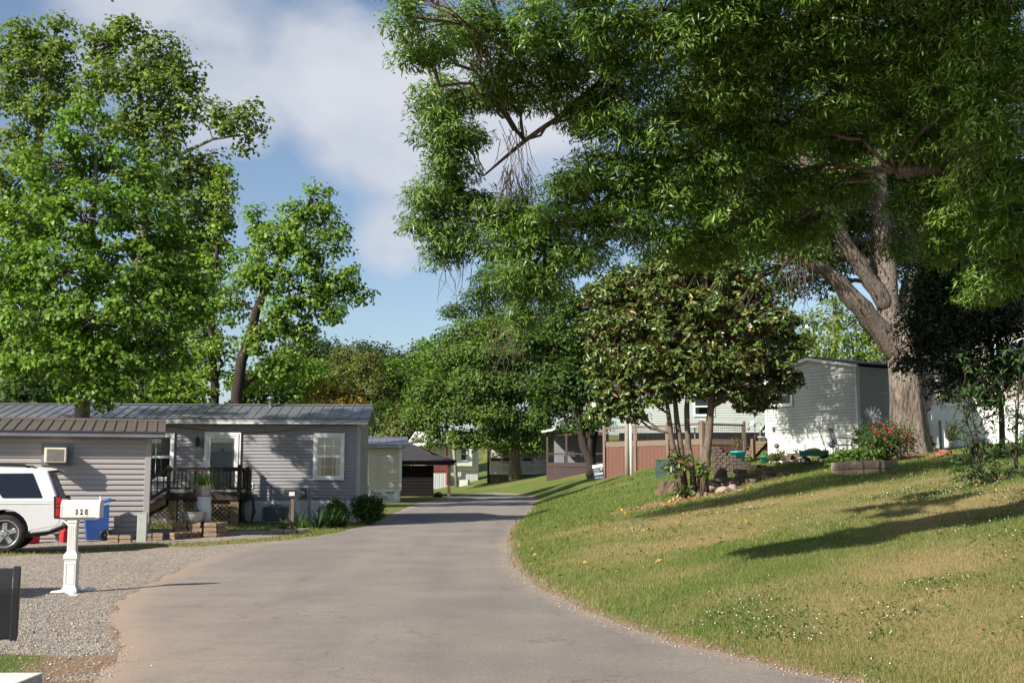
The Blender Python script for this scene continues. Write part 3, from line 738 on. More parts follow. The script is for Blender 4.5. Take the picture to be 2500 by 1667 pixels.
def lettering(parent, body, size, loc, rot, mat, name='lettering', extrude=.001, sx=1.0, align='CENTER', bold=0.0):
    c = bpy.data.curves.new(name, 'FONT'); c.body = body; c.size = size; c.extrude = extrude; c.align_x = align; c.offset = bold
    c.materials.append(mat)
    o = bpy.data.objects.new(name, c); COL.objects.link(o); o.parent = parent
    o.scale = (1, 1, 1)
    bpy.context.view_layer.update()
    me = bpy.data.meshes.new_from_object(o.evaluated_get(bpy.context.evaluated_depsgraph_get()))
    bpy.data.objects.remove(o)
    if not me.materials: me.materials.append(mat)
    o = link(name, me, parent, loc, rot, (sx, 1, 1))
    return o

UX, NF = (1, 0, 0), (0, -1, 0)
# ---------------------------------------------------------------- grey house (front, left)
p0 = P(875, 1273, 42); YAW1 = R(3.1)
H1 = thing('mobile_home', 'long grey sided mobile home with grey metal roof and white door', 'house', (p0.x, p0.y, T(p0.x, p0.y)), YAW1)
L1, D1 = 23.0, 4.4
MB().box(-L1, -.02, .02, D1 - .02, .72, 3.46).build('wall', MAT['siding_grey'], H1)
siding(H1, (-L1, 0, 0), UX, NF, L1 - .09, .72, 3.42, .118, MAT['siding_grey'])
siding(H1, (0, .09, 0), (0, 1, 0), (1, 0, 0), D1 - .09, .72, 3.42, .118, MAT['siding_taupe'])
MB().box(-.09, .03, -.03, .09, .70, 3.44).build('corner_trim', MAT['trim_grey'], H1)
panels(H1, (-L1, .02, 0), UX, NF, L1 - .02, -.15, .66, .3, MAT['skirt_white'])
panels(H1, (-.02, .02, 0), (0, 1, 0), (1, 0, 0), D1 - .04, -.15, .66, .3, MAT['skirt_white'])
MB().box(-L1, .01, -.025, .02, .655, .735).build('skirt_rail', MAT['trim_white'], H1)
MB().box(-.02, .026, .022, D1, .655, .735).build('skirt_rail', MAT['trim_white'], H1)
# roof: front slope of panels, ridge cap, back slope, fascia, gable
eY, eZ, rY, rZ = -.34, 3.60, 2.2, 4.23
roof_slope(H1, -L1, .32, eY, eZ, rY, rZ, .37, MAT['roof_grey'])
roof_slope(H1, -L1, .32, D1 + .34, eZ, rY, rZ, .74, MAT['roof_grey'])
MB().prism([(rY - .16, rZ - .005), (rY, rZ + .045), (rY + .16, rZ - .005), (rY, rZ + .02)], -L1, .33, 'x').build('ridge_cap', MAT['roof_grey'], H1)
MB().box(-L1, .30, eY + .03, eY + .06, 3.42, 3.575).build('fascia', MAT['trim_grey'], H1)
MB().box(-L1, .30, eY + .061, -.021, 3.425, 3.44).build('soffit', MAT['trim_grey'], H1)
MB().box(-L1, .302, eY + .005, eY + .028, 3.405, 3.45).build('drip_edge', MAT['trim_white'], H1)
gz = lambda y: eZ - .03 + (rZ - eZ) * min(1, max(0, (y - eY) / (rY - eY)))
MB().prism([(.0, 3.40), (D1, 3.40), (D1, gz(0)), (rY, rZ - .04), (0, gz(0))], -.02, .0, 'x').build('gable', MAT['siding_taupe'], H1)
MB().prism([(eY, eZ - .13), (rY, rZ - .13), (D1 - eY, eZ - .13), (D1 - eY, eZ - .025), (rY, rZ - .025), (eY, eZ - .025)], .295, .318, 'x').build('barge_board', MAT['trim_grey'], H1)
vp = MB(); vp.lathe([(.0, .28), (.12, .28), (.12, .2), (.07, .2), (.07, -.15)], 12)
vp.build('vent_pipe', MAT['grey_metal'], H1, (-3.4, rY - .35, rZ))
window(H1, -1.065, -.034, 1.46, 3.10, 1.09, .1, grid=(3, 2), blind=True)
window(H1, -7.05, -.034, 1.42, 3.09, 1.25, .1, grid=(2, 1), blind=2)
# storm door in layered white casing
d = MB()
x0, x1, zt, zb = -5.39, -4.13, 3.14, 1.06
for q, (i, yy) in enumerate(((0, -.05), (.075, -.075), (.15, -.06))):
    w_ = .07
    d.box(x0 + i, x0 + i + w_, yy, 0, zb, zt - i); d.box(x1 - i - w_, x1 - i, yy, 0, zb, zt - i)
    d.box(x0 + i + w_, x1 - i - w_, yy, 0, zt - i - w_, zt - i)
dr = d.build('door', MAT['trim_white'], H1, (0, -.028, 0), bevel=.004)
dl = MB(); dl.box(x0 + .23, x1 - .23, -.015, -.005, zb, zt - .23)
for (a, b, c, e) in ((-5.07, -4.81, 2.2, 2.75), (-4.71, -4.45, 2.2, 2.75), (-5.07, -4.81, 1.25, 2.0), (-4.71, -4.45, 1.25, 2.0)):
    dl.box(a, b, -.022, -.015, c, e)
dl.build('door_leaf', MAT['door_white'], dr, bevel=.004)
MB().box(x0 + .235, x1 - .235, -.045, -.04, zb + .1, zt - .24).build('pane', MAT['glass'], dr)
MB().box(x0 + .215, x0 + .26, -.09, -.05, 2.0, 2.17).build('handle', MAT['black_metal'], dr)
MB().lathe([(.0, -.03), (.03, -.025), (.04, -.005), (.03, 0)], 10, (-4.76, -.015, 2.5), 'y').build('knocker', MAT['black_metal'], dr)
# lantern
la = MB(); la.box(-.045, .045, -.05, -.02, -.02, .12); la.bar((0, -.03, .1), (0, -.14, .16), .02, .02)
la.lathe([(.0, .33), (.012, .28), (.05, .22), (.10, .17), (.075, .165), (.065, -.04), (.08, -.05), (.05, -.08), (0, -.08)], 6, (0, -.15, -.02), smooth=False)
la.build('wall_lantern', MAT['black_metal'], H1, (-5.62, 0, 2.72))
MB().box(-.1, .1, -.04, 0, -.1, .1).build('outlet_box', MAT['trim_white'], H1, (-3.77, -.01, 1.27))
MB().box(-.05, .05, -.06, -.04, -.05, .05).build('outlet_cover', MAT['grey_metal'], H1, (-3.77, -.012, 1.27))
MB().lathe([(.0, -.1), (.07, -.1), (.085, -.02), (.085, 0)], 12, (0, 0, 0), 'y').build('dryer_vent', MAT['grey_metal'], H1, (-3.62, -.02, .38))

# porch deck with steps going down to the left
DK = thing('porch_deck', 'weathered dark wooden porch deck with railing, steps and lattice', 'porch', H1.matrix_world @ Vector((0, 0, 0)), 0)
bpy.context.view_layer.update()
DK.location = H1.location; DK.rotation_euler = (0, 0, YAW1)
dx0, dx1, dy0, dz = -6.18, -3.72, -1.95, 1.03
wd, wm = MAT['wood_dark'], MAT['wood_mid']
for k in range(13):
    ya = dy0 - .04 + k * .148; MB().box(dx0 - .05, dx1 + .05, ya, ya + .14, dz - .035, dz).build('deck_board', wd, DK)
MB().box(dx0 - .04, dx1 + .04, dy0 - .02, dy0 + .02, dz - .24, dz - .038).build('fascia_board', wd, DK)
for s_ in (dx0, dx1): MB().box(s_ - .02, s_ + .02, dy0 + .021, -.1, dz - .24, dz - .038).build('fascia_board', wd, DK)
for (xx, yy, w_, tp) in ((dx0 + .05, dy0 - .075, .11, 1.92), (dx1 - .1, dy0 - .075, .11, 1.96), (dx1 - .02, -.32, .1, 1.93), (dx0 + .55, -.25, .1, 1.93), (dx1 + .02, -1.1, .1, 1.9)):
    MB().box(xx - w_ / 2, xx + w_ / 2, yy - w_ / 2, yy + w_ / 2, dz - .2, tp).build('post', wd, DK, bevel=.006)
for xx in (dx0 + .18, dx1 - .25): MB().box(xx - .14, xx + .14, dy0 + .03, dy0 + .25, -.1, dz - .245).build('pier', wm, DK, bevel=.01)
MB().box(dx0 + .1, dx1 - .16, dy0 - .10, dy0 - .055, 1.74, 1.84).build('top_rail', wd, DK)
MB().box(dx0 + .0, dx1 - .0, dy0 - .13, dy0 - .02, 1.842, 1.875).build('rail_cap', wd, DK)
MB().box(dx0 + .1, dx1 - .16, dy0 - .10, dy0 - .055, 1.14, 1.22).build('bottom_rail', wd, DK)
bal = MB().box(-.018, .018, -.034, .018, 0, .56).mesh('baluster', wd)
for k in range(16): link('baluster', bal, DK, (dx0 + .21 + k * .132, dy0 - .035, 1.2))
MB().box(dx1 - .03, dx1 + .03, dy0, -.3, 1.74, 1.84).build('side_rail', wd, DK)
MB().box(dx1 - .03, dx1 + .03, dy0, -.3, 1.14, 1.22).build('side_rail', wd, DK)
for k in range(12): link('baluster', bal, DK, (dx1, dy0 + .15 + k * .13, 1.2))
# stairs, seven treads down to the left
nst, run, rise = 5, .27, dz / 6
for k in range(nst):
    xa = dx0 - .05 - (k + 1) * run; zt_ = dz - (k + 1) * rise
    MB().box(xa - .02, xa + run, dy0 + .05, -.75, zt_ - .035, zt_).build('tread', wm, DK)
    MB().box(xa + run - .02, xa + run, dy0 + .05, -.75, zt_, zt_ + rise - .036).build('riser', wm, DK)
for yy in (dy0 + .02, -.74):
    MB().prism([(dx0 - .04, dz - .05), (dx0 - .04 - nst * run - .1, dz - nst * rise - .12), (dx0 - .04 - nst * run - .1, dz - nst * rise - .33), (dx0 - .04, dz - .38)], yy, yy + .04).build('stringer', wm, DK)
rl = Vector((-(nst * run), 0, -(nst * rise)))
a0 = Vector((dx0, dy0 - .08, 1.83)); a1 = Vector((dx0, dy0 - .08, 1.17))
MB().bar(a0, a0 + rl, .05, .11).build('stair_rail', wd, DK)
MB().bar(a1, a1 + rl, .05, .09).build('stair_rail', wd, DK)
for k in range(7):
    t = .08 + k * .15; c = a1 + rl * t
    MB().box(c.x - .018, c.x + .018, c.y - .016, c.y + .016, c.z, c.z + .62).build('baluster', wd, DK)
# lattice under deck: crossed slats clipped to the opening
def lattice(parent, poly, y, step, w, mat):
    bb = bmesh.new(); bb.free()
    xs_ = [p[0] for p in poly]; zs_ = [p[1] for p in poly]
    def inside(x, z):
        c = False; n_ = len(poly)
        for i in range(n_):
            (ax, az), (bx, bz) = poly[i], poly[(i + 1) % n_]
            if (az > z) != (bz > z) and x < (bx - ax) * (z - az) / (bz - az) + ax: c = not c
        return c
    span = max(xs_) - min(xs_) + max(zs_) - min(zs_)
    for sgn, yy in ((1, y), (-1, y + .009)):
        t = -span
        while t < span:
            pts = []
            for q in np.linspace(0, max(zs_) - min(zs_), 60):
                zz = min(zs_) + q; xx = (min(xs_) + t + q) if sgn > 0 else (max(xs_) - t - q)
                if inside(xx, zz): pts.append((xx, zz))
            if len(pts) > 2:
                MB().bar((pts[0][0], yy, pts[0][1]), (pts[-1][0], yy, pts[-1][1]), .008, w, (1 if sgn < 0 else -1, 0, 1)).build('lattice_slat', mat, parent)
            t += step
lattice(DK, [(dx0 + .33, -.05), (dx1 - .40, -.05), (dx1 - .40, dz - .25), (dx0 + .33, dz - .25)], dy0 + .1, .15, .042, MAT['wood_lattice'])
lattice(DK, [(dx0 + .03, -.05), (dx0 - 1.1, -.05), (dx0 - 1.1, .06), (dx0 + .03, dz - .40)], dy0 + .1, .15, .042, MAT['wood_lattice'])
MB().box(dx0 + .2, dx1 - .2, -.4, -.36, -.05, dz - .26).build('shade_board', MAT['dark_backing'], DK)  # upright dark board stands in for the shade below the deck
# coiled black hose hung on the deck side
hs = MB()
for k in range(9):
    pts = []
    for q in range(25):
        t = 2 * math.pi * q / 24; pts.append((math.sin(k * 1.7) * .03 + .17 * math.cos(t), -.02 * k, -.42 + .5 * math.sin(t) + .02 * math.sin(k * 2.2)))
    hs.tube(pts, .014, 5, False)
hw = H1.location + Matrix.Rotation(YAW1, 3, 'Z') @ Vector((dx1 + .2, dy0 + .15, dz - .12))
tag(hs.build('garden_hose', MAT['plastic_black'], None, hw, (0, 0, YAW1)), 'black garden hose coiled on the right end of the porch', 'hose')

def h1pt(x, y, z=0):
    v = Matrix.Rotation(YAW1, 3, 'Z') @ Vector((x, y, 0)); q = H1.location + v
    return Vector((q.x, q.y, T(q.x, q.y) + z))
# air conditioning condenser
q = h1pt(-2.75, -.95)
AC = thing('condenser_unit', 'dark grey outdoor air conditioning condenser against the white skirt', 'air conditioner', q, YAW1)
c = MB(); c.box(-.42, .42, -.36, .36, .06, .1); c.box(-.42, .42, -.36, .36, .56, .6)
for sx in (-1, 1):
    for sy in (-1, 1): c.box(sx * .42 - .03 * (sx > 0), sx * .42 + .03 * (sx < 0), sy * .36 - .03 * (sy > 0), sy * .36 + .03 * (sy < 0), .1, .56)
c.build('cabinet', MAT['grey_metal'], AC, bevel=.01)
g = MB()
for k in range(15): g.box(-.39, .39, -.352, -.34, .12 + k * .029, .128 + k * .029)
for k in range(9): g.box(-.39 + k * .096, -.384 + k * .096, -.356, -.353, .1, .56)
g.build('grille', MAT['grey_metal'], AC)
MB().box(-.38, .38, -.33, .33, .1, .55).build('core', MAT['dark_backing'], AC)
MB().lathe([(.0, .66), (.1, .655), (.3, .62), (.32, .602)], 20).build('fan_guard', MAT['black_metal'], AC)

# electricity meter on a board
q = h1pt(-1.78, -1.3)
ME = thing('meter_post', 'grey board post with round electricity meter beside the window', 'meter', q, YAW1)
MB().box(-.11, .11, 0, .05, -.1, 1.2).build('board', MAT['concrete_post'], ME)
MB().box(.14, .25, .02, .12, -.1, 1.24).build('riser_box', MAT['grey_metal'], ME)
MB().box(-.16, .13, -.1, -.001, .86, 1.22).build('meter_box', MAT['rusty'], ME, bevel=.01)
MB().lathe([(0, -.12), (.08, -.11), (.095, -.06), (.095, 0)], 16, (-.015, -.1, 1.04), 'y').build('meter_glass', MAT['galvanised'], ME)

# service wires from the eave to the shed
w1 = h1pt(-.5, -.3); w1.z = 3.95
wr = MB()
for (a, b, sag) in ((P(905, 1018, 41.7), P(396, 1040, 36), .35), (P(905, 1000, 41.7), P(380, 1034, 35), .5), (P(396, 1040, 36), P(390, 1180, 36), .05)):
    wr.tube([a.lerp(b, t / 12) - Vector((0, 0, sag * math.sin(math.pi * t / 12))) for t in range(13)], .007, 4, False)
tag(wr.build('service_wire', MAT['plastic_black']), 'thin black wires slung from house eave to shed', 'wire')

# ---------------------------------------------------------------- taupe shed (left)
p0 = P(358, 1320, 31.5); YAWS = R(16.3)
SH = thing('shed', 'taupe sided shed with brown ribbed metal roof behind the white car', 'shed', (p0.x, p0.y, T(p0.x, p0.y)), YAWS)
SH.scale = (1.14, 1.14, 1.14)
LS, DS = 11.0, 3.0
MB().box(-LS, -.02, .02, DS, -.1, 2.36).build('wall', MAT['siding_taupe'], SH)
siding(SH, (-LS, 0, 0), UX, NF, LS - .1, -.06, 2.34, .12, MAT['siding_taupe'], None)
siding(SH, (0, .1, 0), (0, 1, 0), (1, 0, 0), DS - .1, -.06, 2.34, .12, MAT['siding_taupe'])
MB().box(-.1, .03, -.03, .1, -.1, 2.36).build('corner_trim', MAT['siding_taupe'], SH, bevel=.004)
sY, sZ, tY, tZ = -.32, 2.46, 1.5, 2.80
roof_slope(SH, -LS, .33, sY, sZ, tY, tZ, .235, MAT['roof_brown'])
roof_slope(SH, -LS, .33, DS - sY, sZ, tY, tZ, .47, MAT['roof_brown'])
MB().prism([(tY - .13, tZ - .015), (tY, tZ + .045), (tY + .13, tZ - .015), (tY, tZ + .01)], -LS, .345, 'x').build('ridge_cap', MAT['roof_brown'], SH)
MB().box(-LS, .30, sY + .03, sY + .06, 2.33, 2.435).build('fascia', MAT['shade_trim'], SH)
MB().box(-LS, .30, sY + .061, -.022, 2.335, 2.35).build('soffit', MAT['shade_trim'], SH)
MB().prism([(0, 2.33), (DS, 2.33), (tY, tZ - .04)], -.02, 0, 'x').build('gable', MAT['siding_taupe'], SH)
MB().prism([(sY + .03, sZ - .12), (tY, tZ - .13), (DS - sY, sZ - .12), (DS - sY, sZ - .03), (tY, tZ - .025), (sY + .03, sZ - .03)], .301, .322, 'x').build('barge_board', MAT['shade_trim'], SH)
f = MB(); fx0, fx1, fz0, fz1 = -2.34, -1.68, 1.68, 2.17
f.box(fx0, fx0 + .08, -.05, 0, fz0, fz1); f.box(fx1 - .08, fx1, -.05, 0, fz0, fz1); f.box(fx0 + .08, fx1 - .08, -.05, 0, fz1 - .08, fz1); f.box(fx0 + .08, fx1 - .08, -.05, 0, fz0, fz0 + .08)
f.box(fx0 + .08, fx1 - .08, -.03, 0, fz0 + .08, fz1 - .08)
fr_ = f.build('ac_frame', MAT['shade_trim'], SH, bevel=.004)
ac = MB(); ax0, ax1, az0, az1, ay = -2.25, -1.79, 1.745, 2.075, -.40
ac.box(ax0, ax1, ay, -.02, az0, az1)
au = ac.build('window_air_conditioner', MAT['ac_body'], SH, bevel=.012)
g = MB(); g.box(ax0 + .05, ax1 - .05, ay - .004, ay, az0 + .03, az1 - .035)
for k in range(22): g.box(ax0 + .055, ax1 - .055, ay - .009, ay - .0045, az0 + .035 + k * .012, az0 + .04 + k * .012)
g.build('grille', MAT['ac_grille'], au)
for (bx_, bz_, bw, bh) in ((-.73, .33, .14, .22), (-2.05, .16, .16, .2)):
    e = MB(); e.box(bx_, bx_ + bw, -.1, -.01, bz_, bz_ + bh); e.box(bx_ + bw * .4, bx_ + bw * .5, -.06, -.03, -.1, bz_ - .001)
    e.build('outlet_box', MAT['siding_taupe'], SH, bevel=.006)

def shpt(x, y, z=0):
    v = Matrix.Rotation(YAWS, 3, 'Z') @ Vector((x, y, 0)) * 1.14; q = SH.location + v
    return Vector((q.x, q.y, T(q.x, q.y) + z))

# ---------------------------------------------------------------- cream home behind it
p0 = P(978, 1236, 66); YAW2 = R(7.8)
H2 = thing('mobile_home', 'pale cream sided home with white skirt in front of the carport', 'house', (p0.x, p0.y, T(p0.x, p0.y)), YAW2)
MB().box(-16, -.02, .02, 4.4, .6, 3.0).build('wall', MAT['siding_cream'], H2)
siding(H2, (-6, 0, 0), UX, NF, 5.9, .62, 3.0, .145, MAT['siding_cream'])
MB().box(-.1, .04, -.03, .1, .6, 3.02).build('corner_trim', MAT['trim_white'], H2)
panels(H2, (-6, .01, 0), UX, NF, 5.98, -.15, .56, .32, MAT['skirt_white'])
MB().box(-6, .0, -.03, .015, .555, .64).build('skirt_rail', MAT['trim_white'], H2)
roof_slope(H2, -7.5, .45, -.35, 3.1, 2.2, 3.62, .42, MAT['roof_grey'])
roof_slope(H2, -7.5, .45, 4.75, 3.1, 2.2, 3.62, .84, MAT['roof_grey'])
MB().prism([(2.05, 3.62), (2.2, 3.67), (2.35, 3.62), (2.2, 3.6)], -7.5, .46, 'x').build('ridge_cap', MAT['roof_grey'], H2)
MB().box(-7.5, .42, -.33, -.30, 2.96, 3.075).build('fascia', MAT['trim_grey'], H2)
MB().prism([(0, 2.9), (4.4, 2.9), (4.4, 3.05), (2.2, 3.56), (0, 3.05)], -.02, 0, 'x').build('gable', MAT['siding_cream'], H2)
for (body, sz, xx, zz) in (('DOG', .17, -1.25, .40), ('POOP', .17, -.6, .43), ('ZONE', .17, -.95, .20)):
    lettering(H2, body, sz, (xx, -.026, zz), (R(90), 0, 0), MAT['ink'])
MB().box(-1.35, -.45, -.027, -.025, .125, .14).build('underline', MAT['ink'], H2)
q = H2.location + Matrix.Rotation(YAW2, 3, 'Z') @ Vector((-1.9, -.9, 0))
bo = MB().lathe([(.0, .98), (.11, .98), (.13, .95), (.13, -.1)], 14)
tag(bo.build('pipe_bollard', MAT['concrete_post'], None, (q.x, q.y, T(q.x, q.y))), 'grey pipe bollard between shrub and cream home skirt', 'bollard')

# ---------------------------------------------------------------- carport
p0 = P(1096, 1212, 78)
CP = thing('carport', 'dark carport with shingle roof and single brown post by the road', 'carport', (p0.x, p0.y, T(p0.x, p0.y)), R(4))
dw = MAT['dark_wall']  # near-black tone stands in for tree shade on the carport wall
MB().box(-.1, .1, -.1, .1, -.2, 2.02).build('post', MAT['wood_mid'], CP)
MB().box(-9, .35, -.14, .14, 2.03, 2.32).build('beam', MAT['wood_dark'], CP)
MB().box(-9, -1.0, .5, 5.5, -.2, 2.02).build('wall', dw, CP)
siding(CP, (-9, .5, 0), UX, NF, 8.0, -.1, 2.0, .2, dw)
MB().box(.0, .2, 5.3, 5.5, -.3, 2.02).build('post', MAT['wood_mid'], CP)
rf = MB()
rf.add([(-9, -.45, 2.33), (.5, -.45, 2.33), (-1.2, 1.0, 2.78), (-9, 1.0, 2.78)], [(0, 1, 2, 3)])
rf.add([(-9, 1.001, 2.782), (-1.2, 1.001, 2.782), (-3.1, 3.0, 3.75), (-9, 3.0, 3.75)], [(0, 1, 2, 3)])
rf.add([(.5, -.45, 2.33), (.5, 6.4, 2.33), (-1.2, 5.0, 2.78), (-1.2, 1.0, 2.78)], [(0, 1, 2, 3)])
rf.add([(-1.2, 1.0, 2.782), (-1.2, 5.0, 2.782), (-3.1, 3.0, 3.75)], [(0, 1, 2)])
rf.add([(-9, 6.4, 2.33), (-9, 3.0, 3.75), (-3.1, 3.0, 3.75), (.5, 6.4, 2.33)], [(0, 1, 2, 3)])
ro = rf.build('roof', MAT['roof_dark'], CP)
m_ = ro.modifiers.new('solid', 'SOLIDIFY'); m_.thickness = .05
MB().box(-4.3, -4.1, .40, .46, .9, 1.35).build('switch_box', MAT['grey_metal'], CP)

# ---------------------------------------------------------------- grey house on the rise (right)
BL, BR = P(1874, 1113, 47.1), P(2099, 1098, 43.2)
ug = Vector((BR.x - BL.x, BR.y - BL.y, 0)); WG = ug.length; ug.normalize()
GH = thing('mobile_home', 'pale grey sided home behind the oak with gable end in dappled sun', 'house', (BL.x, BL.y, T(BL.x, BL.y) - .02), math.atan2(ug.y, ug.x))
LG = 17.0; ez, az = 3.33, 3.80; b0 = .92
mat = MAT['siding_pale']
MB().box(.02, WG - .02, .02, LG, b0, ez).build('wall', mat, GH)
MB().prism([(.0, ez - .02), (WG, ez - .02), (WG / 2, az - .05)], .02, LG).build('gable', mat, GH)
def gclip(z):
    if z < ez: return .06, WG - .06
    t = (z - ez) / (az - ez); return WG / 2 * t + .04, WG - WG / 2 * t - .04
siding(GH, (0, 0, 0), UX, NF, WG, b0, az - .05, .122, mat, gclip)
siding(GH, (WG, .06, 0), (0, 1, 0), (1, 0, 0), LG - .06, b0, ez, .122, mat)
for xx in (0, WG): MB().box(xx - .05, xx + .05, -.03, .06, b0 - .02, ez).build('corner_trim', MAT['trim_white'], GH)
panels(GH, (.02, .01, 0), UX, NF, WG - .04, -.3, b0 - .06, .24, MAT['skirt_white'])
panels(GH, (WG - .01, .03, 0), (0, 1, 0), (1, 0, 0), LG - .05, -.3, b0 - .06, .24, MAT['skirt_white'])
MB().box(-.01, WG + .01, -.03, .015, b0 - .075, b0 + .01).build('skirt_rail', MAT['trim_white'], GH)
MB().box(WG - .015, WG + .03, .016, LG, b0 - .075, b0 + .01).build('skirt_rail', MAT['trim_white'], GH)
MB().prism([(-.12, ez - .06), (WG / 2, az - .06), (WG + .12, ez - .06), (WG + .12, ez + .06), (WG / 2, az + .06), (-.12, ez + .06)], -.16, -.06).build('barge_board', MAT['trim_white'], GH)
MB().prism([(-.16, ez + .061), (WG / 2, az + .061), (WG + .16, ez + .061), (WG + .16, ez + .095), (WG / 2, az + .1), (-.16, ez + .095)], -.2, LG + .2).build('roof', MAT['roof_dark'], GH)
window(GH, .85, -.034, 2.05, 2.95, 1.25, .08, ('trim_white',), grid=None, blind=False, split=.5)
window(GH, WG + .034, 4.6, 1.7, 2.9, 1.0, .08, rotz=R(90), grid=None, blind=True)
MB().box(-.06, .06, -.05, 0, -.09, .09).build('outlet_box', MAT['navy'], GH, (.42, -.01, 1.2))
MB().tube([(WG + .02, -.09, ez + .02), (WG + .02, -.09, .2), (WG - .02, -.2, .05)], .035, 6).build('downspout', MAT['trim_white'], GH)
def ghpt(x, y, z=0):
    v = Matrix.Rotation(math.atan2(ug.y, ug.x), 3, 'Z') @ Vector((x, y, 0)); q = GH.location + v
    return Vector((q.x, q.y, T(q.x, q.y) + z))

# ---------------------------------------------------------------- sage home behind the brown deck
p0 = P(1900, 1130, 72.5)
SG = thing('mobile_home', 'shaded sage green sided home behind the brown deck', 'house', (p0.x, p0.y, T(p0.x, p0.y) - .1), R(-6))
mat = MAT['siding_sage']
MB().box(-9.6, 2, .02, 4.6, 1.2, 3.9).build('wall', mat, SG)
siding(SG, (-9.6, 0, 0), UX, NF, 11.6, 1.2, 3.9, .15, mat)
panels(SG, (-9.6, .01, 0), UX, NF, 11.6, -.4, 1.16, .35, MAT['dark_wall'])
roof_slope(SG, -9.9, 2.3, -.4, 3.95, 2.3, 4.6, .45, MAT['roof_grey'])
roof_slope(SG, -9.9, 2.3, 5.0, 3.95, 2.3, 4.6, .9, MAT['roof_grey'])
window(SG, -4.4, -.034, 2.2, 3.4, 1.3, .08, grid=None, blind=True)
MB().box(-.12, .12, -.04, 0, -.12, .12).build('outlet_box', MAT['trim_white'], SG, (-1.5, -.01, 1.75))

# brown deck
A, B = P(1478, 1165, 70), P(1716, 1140, 65.5)
ud = Vector((B.x - A.x, B.y - A.y, 0)); WD = ud.length; ud.normalize()
za = T(A.x, A.y)
DB = thing('raised_deck', 'large raised deck with tan posts and rust red board skirting', 'deck', (A.x, A.y, za), math.atan2(ud.y, ud.x))
tan, rust = MAT['deck_tan'], MAT['deck_rust']
top, fas = 2.15, 1.83
def deck_side(o, u, n, length, nb, dark=False):
    """one face of the deck: posts, band, boards and wire panels"""
    u, n, o = Vector(u), Vector(n), Vector(o)
    def bx(a, b, d0, d1, z0, z1, nm, m):
        p = [o + u * t + n * d for t in (a, b) for d in (d0, d1)]
        vs = [(*p[i].xy, z) for z in (z0, z1) for i in range(4)]
        MB().add(vs, [(0, 1, 3, 2), (4, 6, 7, 5), (0, 4, 5, 1), (2, 3, 7, 6), (0, 2, 6, 4), (1, 5, 7, 3)]).build(nm, m, DB)
    bx(0, length, -.02, .05, fas, top, 'fascia_board', tan)
    w = .26; k = int(length / w)
    for i in range(k): bx(i * length / k + .006, (i + 1) * length / k - .006, 0, .018, -.6, fas - .01, 'skirt_board', rust)
    for i in range(nb + 1):
        t = length * i / nb
        bx(t - .075, t + .075, .051, .13, -.6, 3.15 if not i == 0 else 3.1, 'post', tan)
    for i in range(nb):
        t0, t1 = length * i / nb + .08, length * (i + 1) / nb - .08
        bx(t0, t1, .06, .12, top + .72, top + .80, 'top_rail', tan); bx(t0 - .05, t1 + .05, .03, .15, top + .801, top + .84, 'rail_cap', tan)
        bx(t0, t0 + .06, .06, .11, top, top + .72, 'stile', tan); bx(t1 - .06, t1, .06, .11, top, top + .72, 'stile', tan)
        g_ = MB(); q = t0 + .06
        while q < t1 - .06:
            p = o + u * q + n * .08; g_.box(p.x - .006, p.x + .006, p.y - .006, p.y + .006, top, top + .72); q += .12
        for r_ in range(1, 6):
            pa, pb = o + u * (t0 + .06) + n * .08, o + u * (t1 - .06) + n * .08
            g_.bar((pa.x, pa.y, top + r_ * .12), (pb.x, pb.y, top + r_ * .12), .01, .01)
        g_.build('wire_panel', MAT['black_metal'], DB)
deck_side((0, 0, 0), (1, 0, 0), (0, -1, 0), WD, 3)
un = Vector((math.cos(R(100)), math.sin(R(100)), 0))
bx_ = WD
deck_side((WD, 0, 0), (math.cos(R(62)), math.sin(R(62)), 0), (math.sin(R(62)), -math.cos(R(62)), 0), 2.6, 1)
MB().prism([(0, .0), (WD, 0), (WD + 1.22, 2.3), (.4, 3.6)], top - .05, top, 'z').build('deck_floor', tan, DB)
def dbpt(x, y, z): return DB.location + Matrix.Rotation(math.atan2(ud.y, ud.x), 3, 'Z') @ Vector((x, y, z))
# furniture on the deck: a table, two chairs, a covered grill
ft = thing('patio_table', 'light patio table standing on the brown deck', 'table', dbpt(5.2, 1.6, top))
MB().lathe([(0, .74), (.55, .74), (.55, .70), (0, .70)], 20).build('table_top', MAT['white_paint'], ft)
MB().lathe([(.04, .7), (.04, .05), (.3, 0)], 10).build('pedestal', MAT['grey_metal'], ft)
for k, (fx, fy, rz, lb) in enumerate(((4.2, 1.4, .4, 'dark metal patio chair left of the deck table'), (6.1, 1.2, 2.6, 'dark metal patio chair right of the deck table'))):
    ch = thing('patio_chair', lb, 'chair', dbpt(fx, fy, top), rz, 'chairs on the brown deck')
    MB().box(-.24, .24, -.24, .24, .40, .44).build('seat', MAT['black_metal'], ch)
    bk = MB()
    for i in range(5): bk.box(-.24 + i * .11, -.2 + i * .11, .22, .25, .44, .95)
    bk.box(-.26, .26, .21, .26, .95, 1.0); bk.build('backrest', MAT['black_metal'], ch)
    for sx in (-.22, .22):
        for sy in (-.22, .22): MB().box(sx - .015, sx + .015, sy - .015, sy + .015, 0, .4).build('leg', MAT['black_metal'], ch)
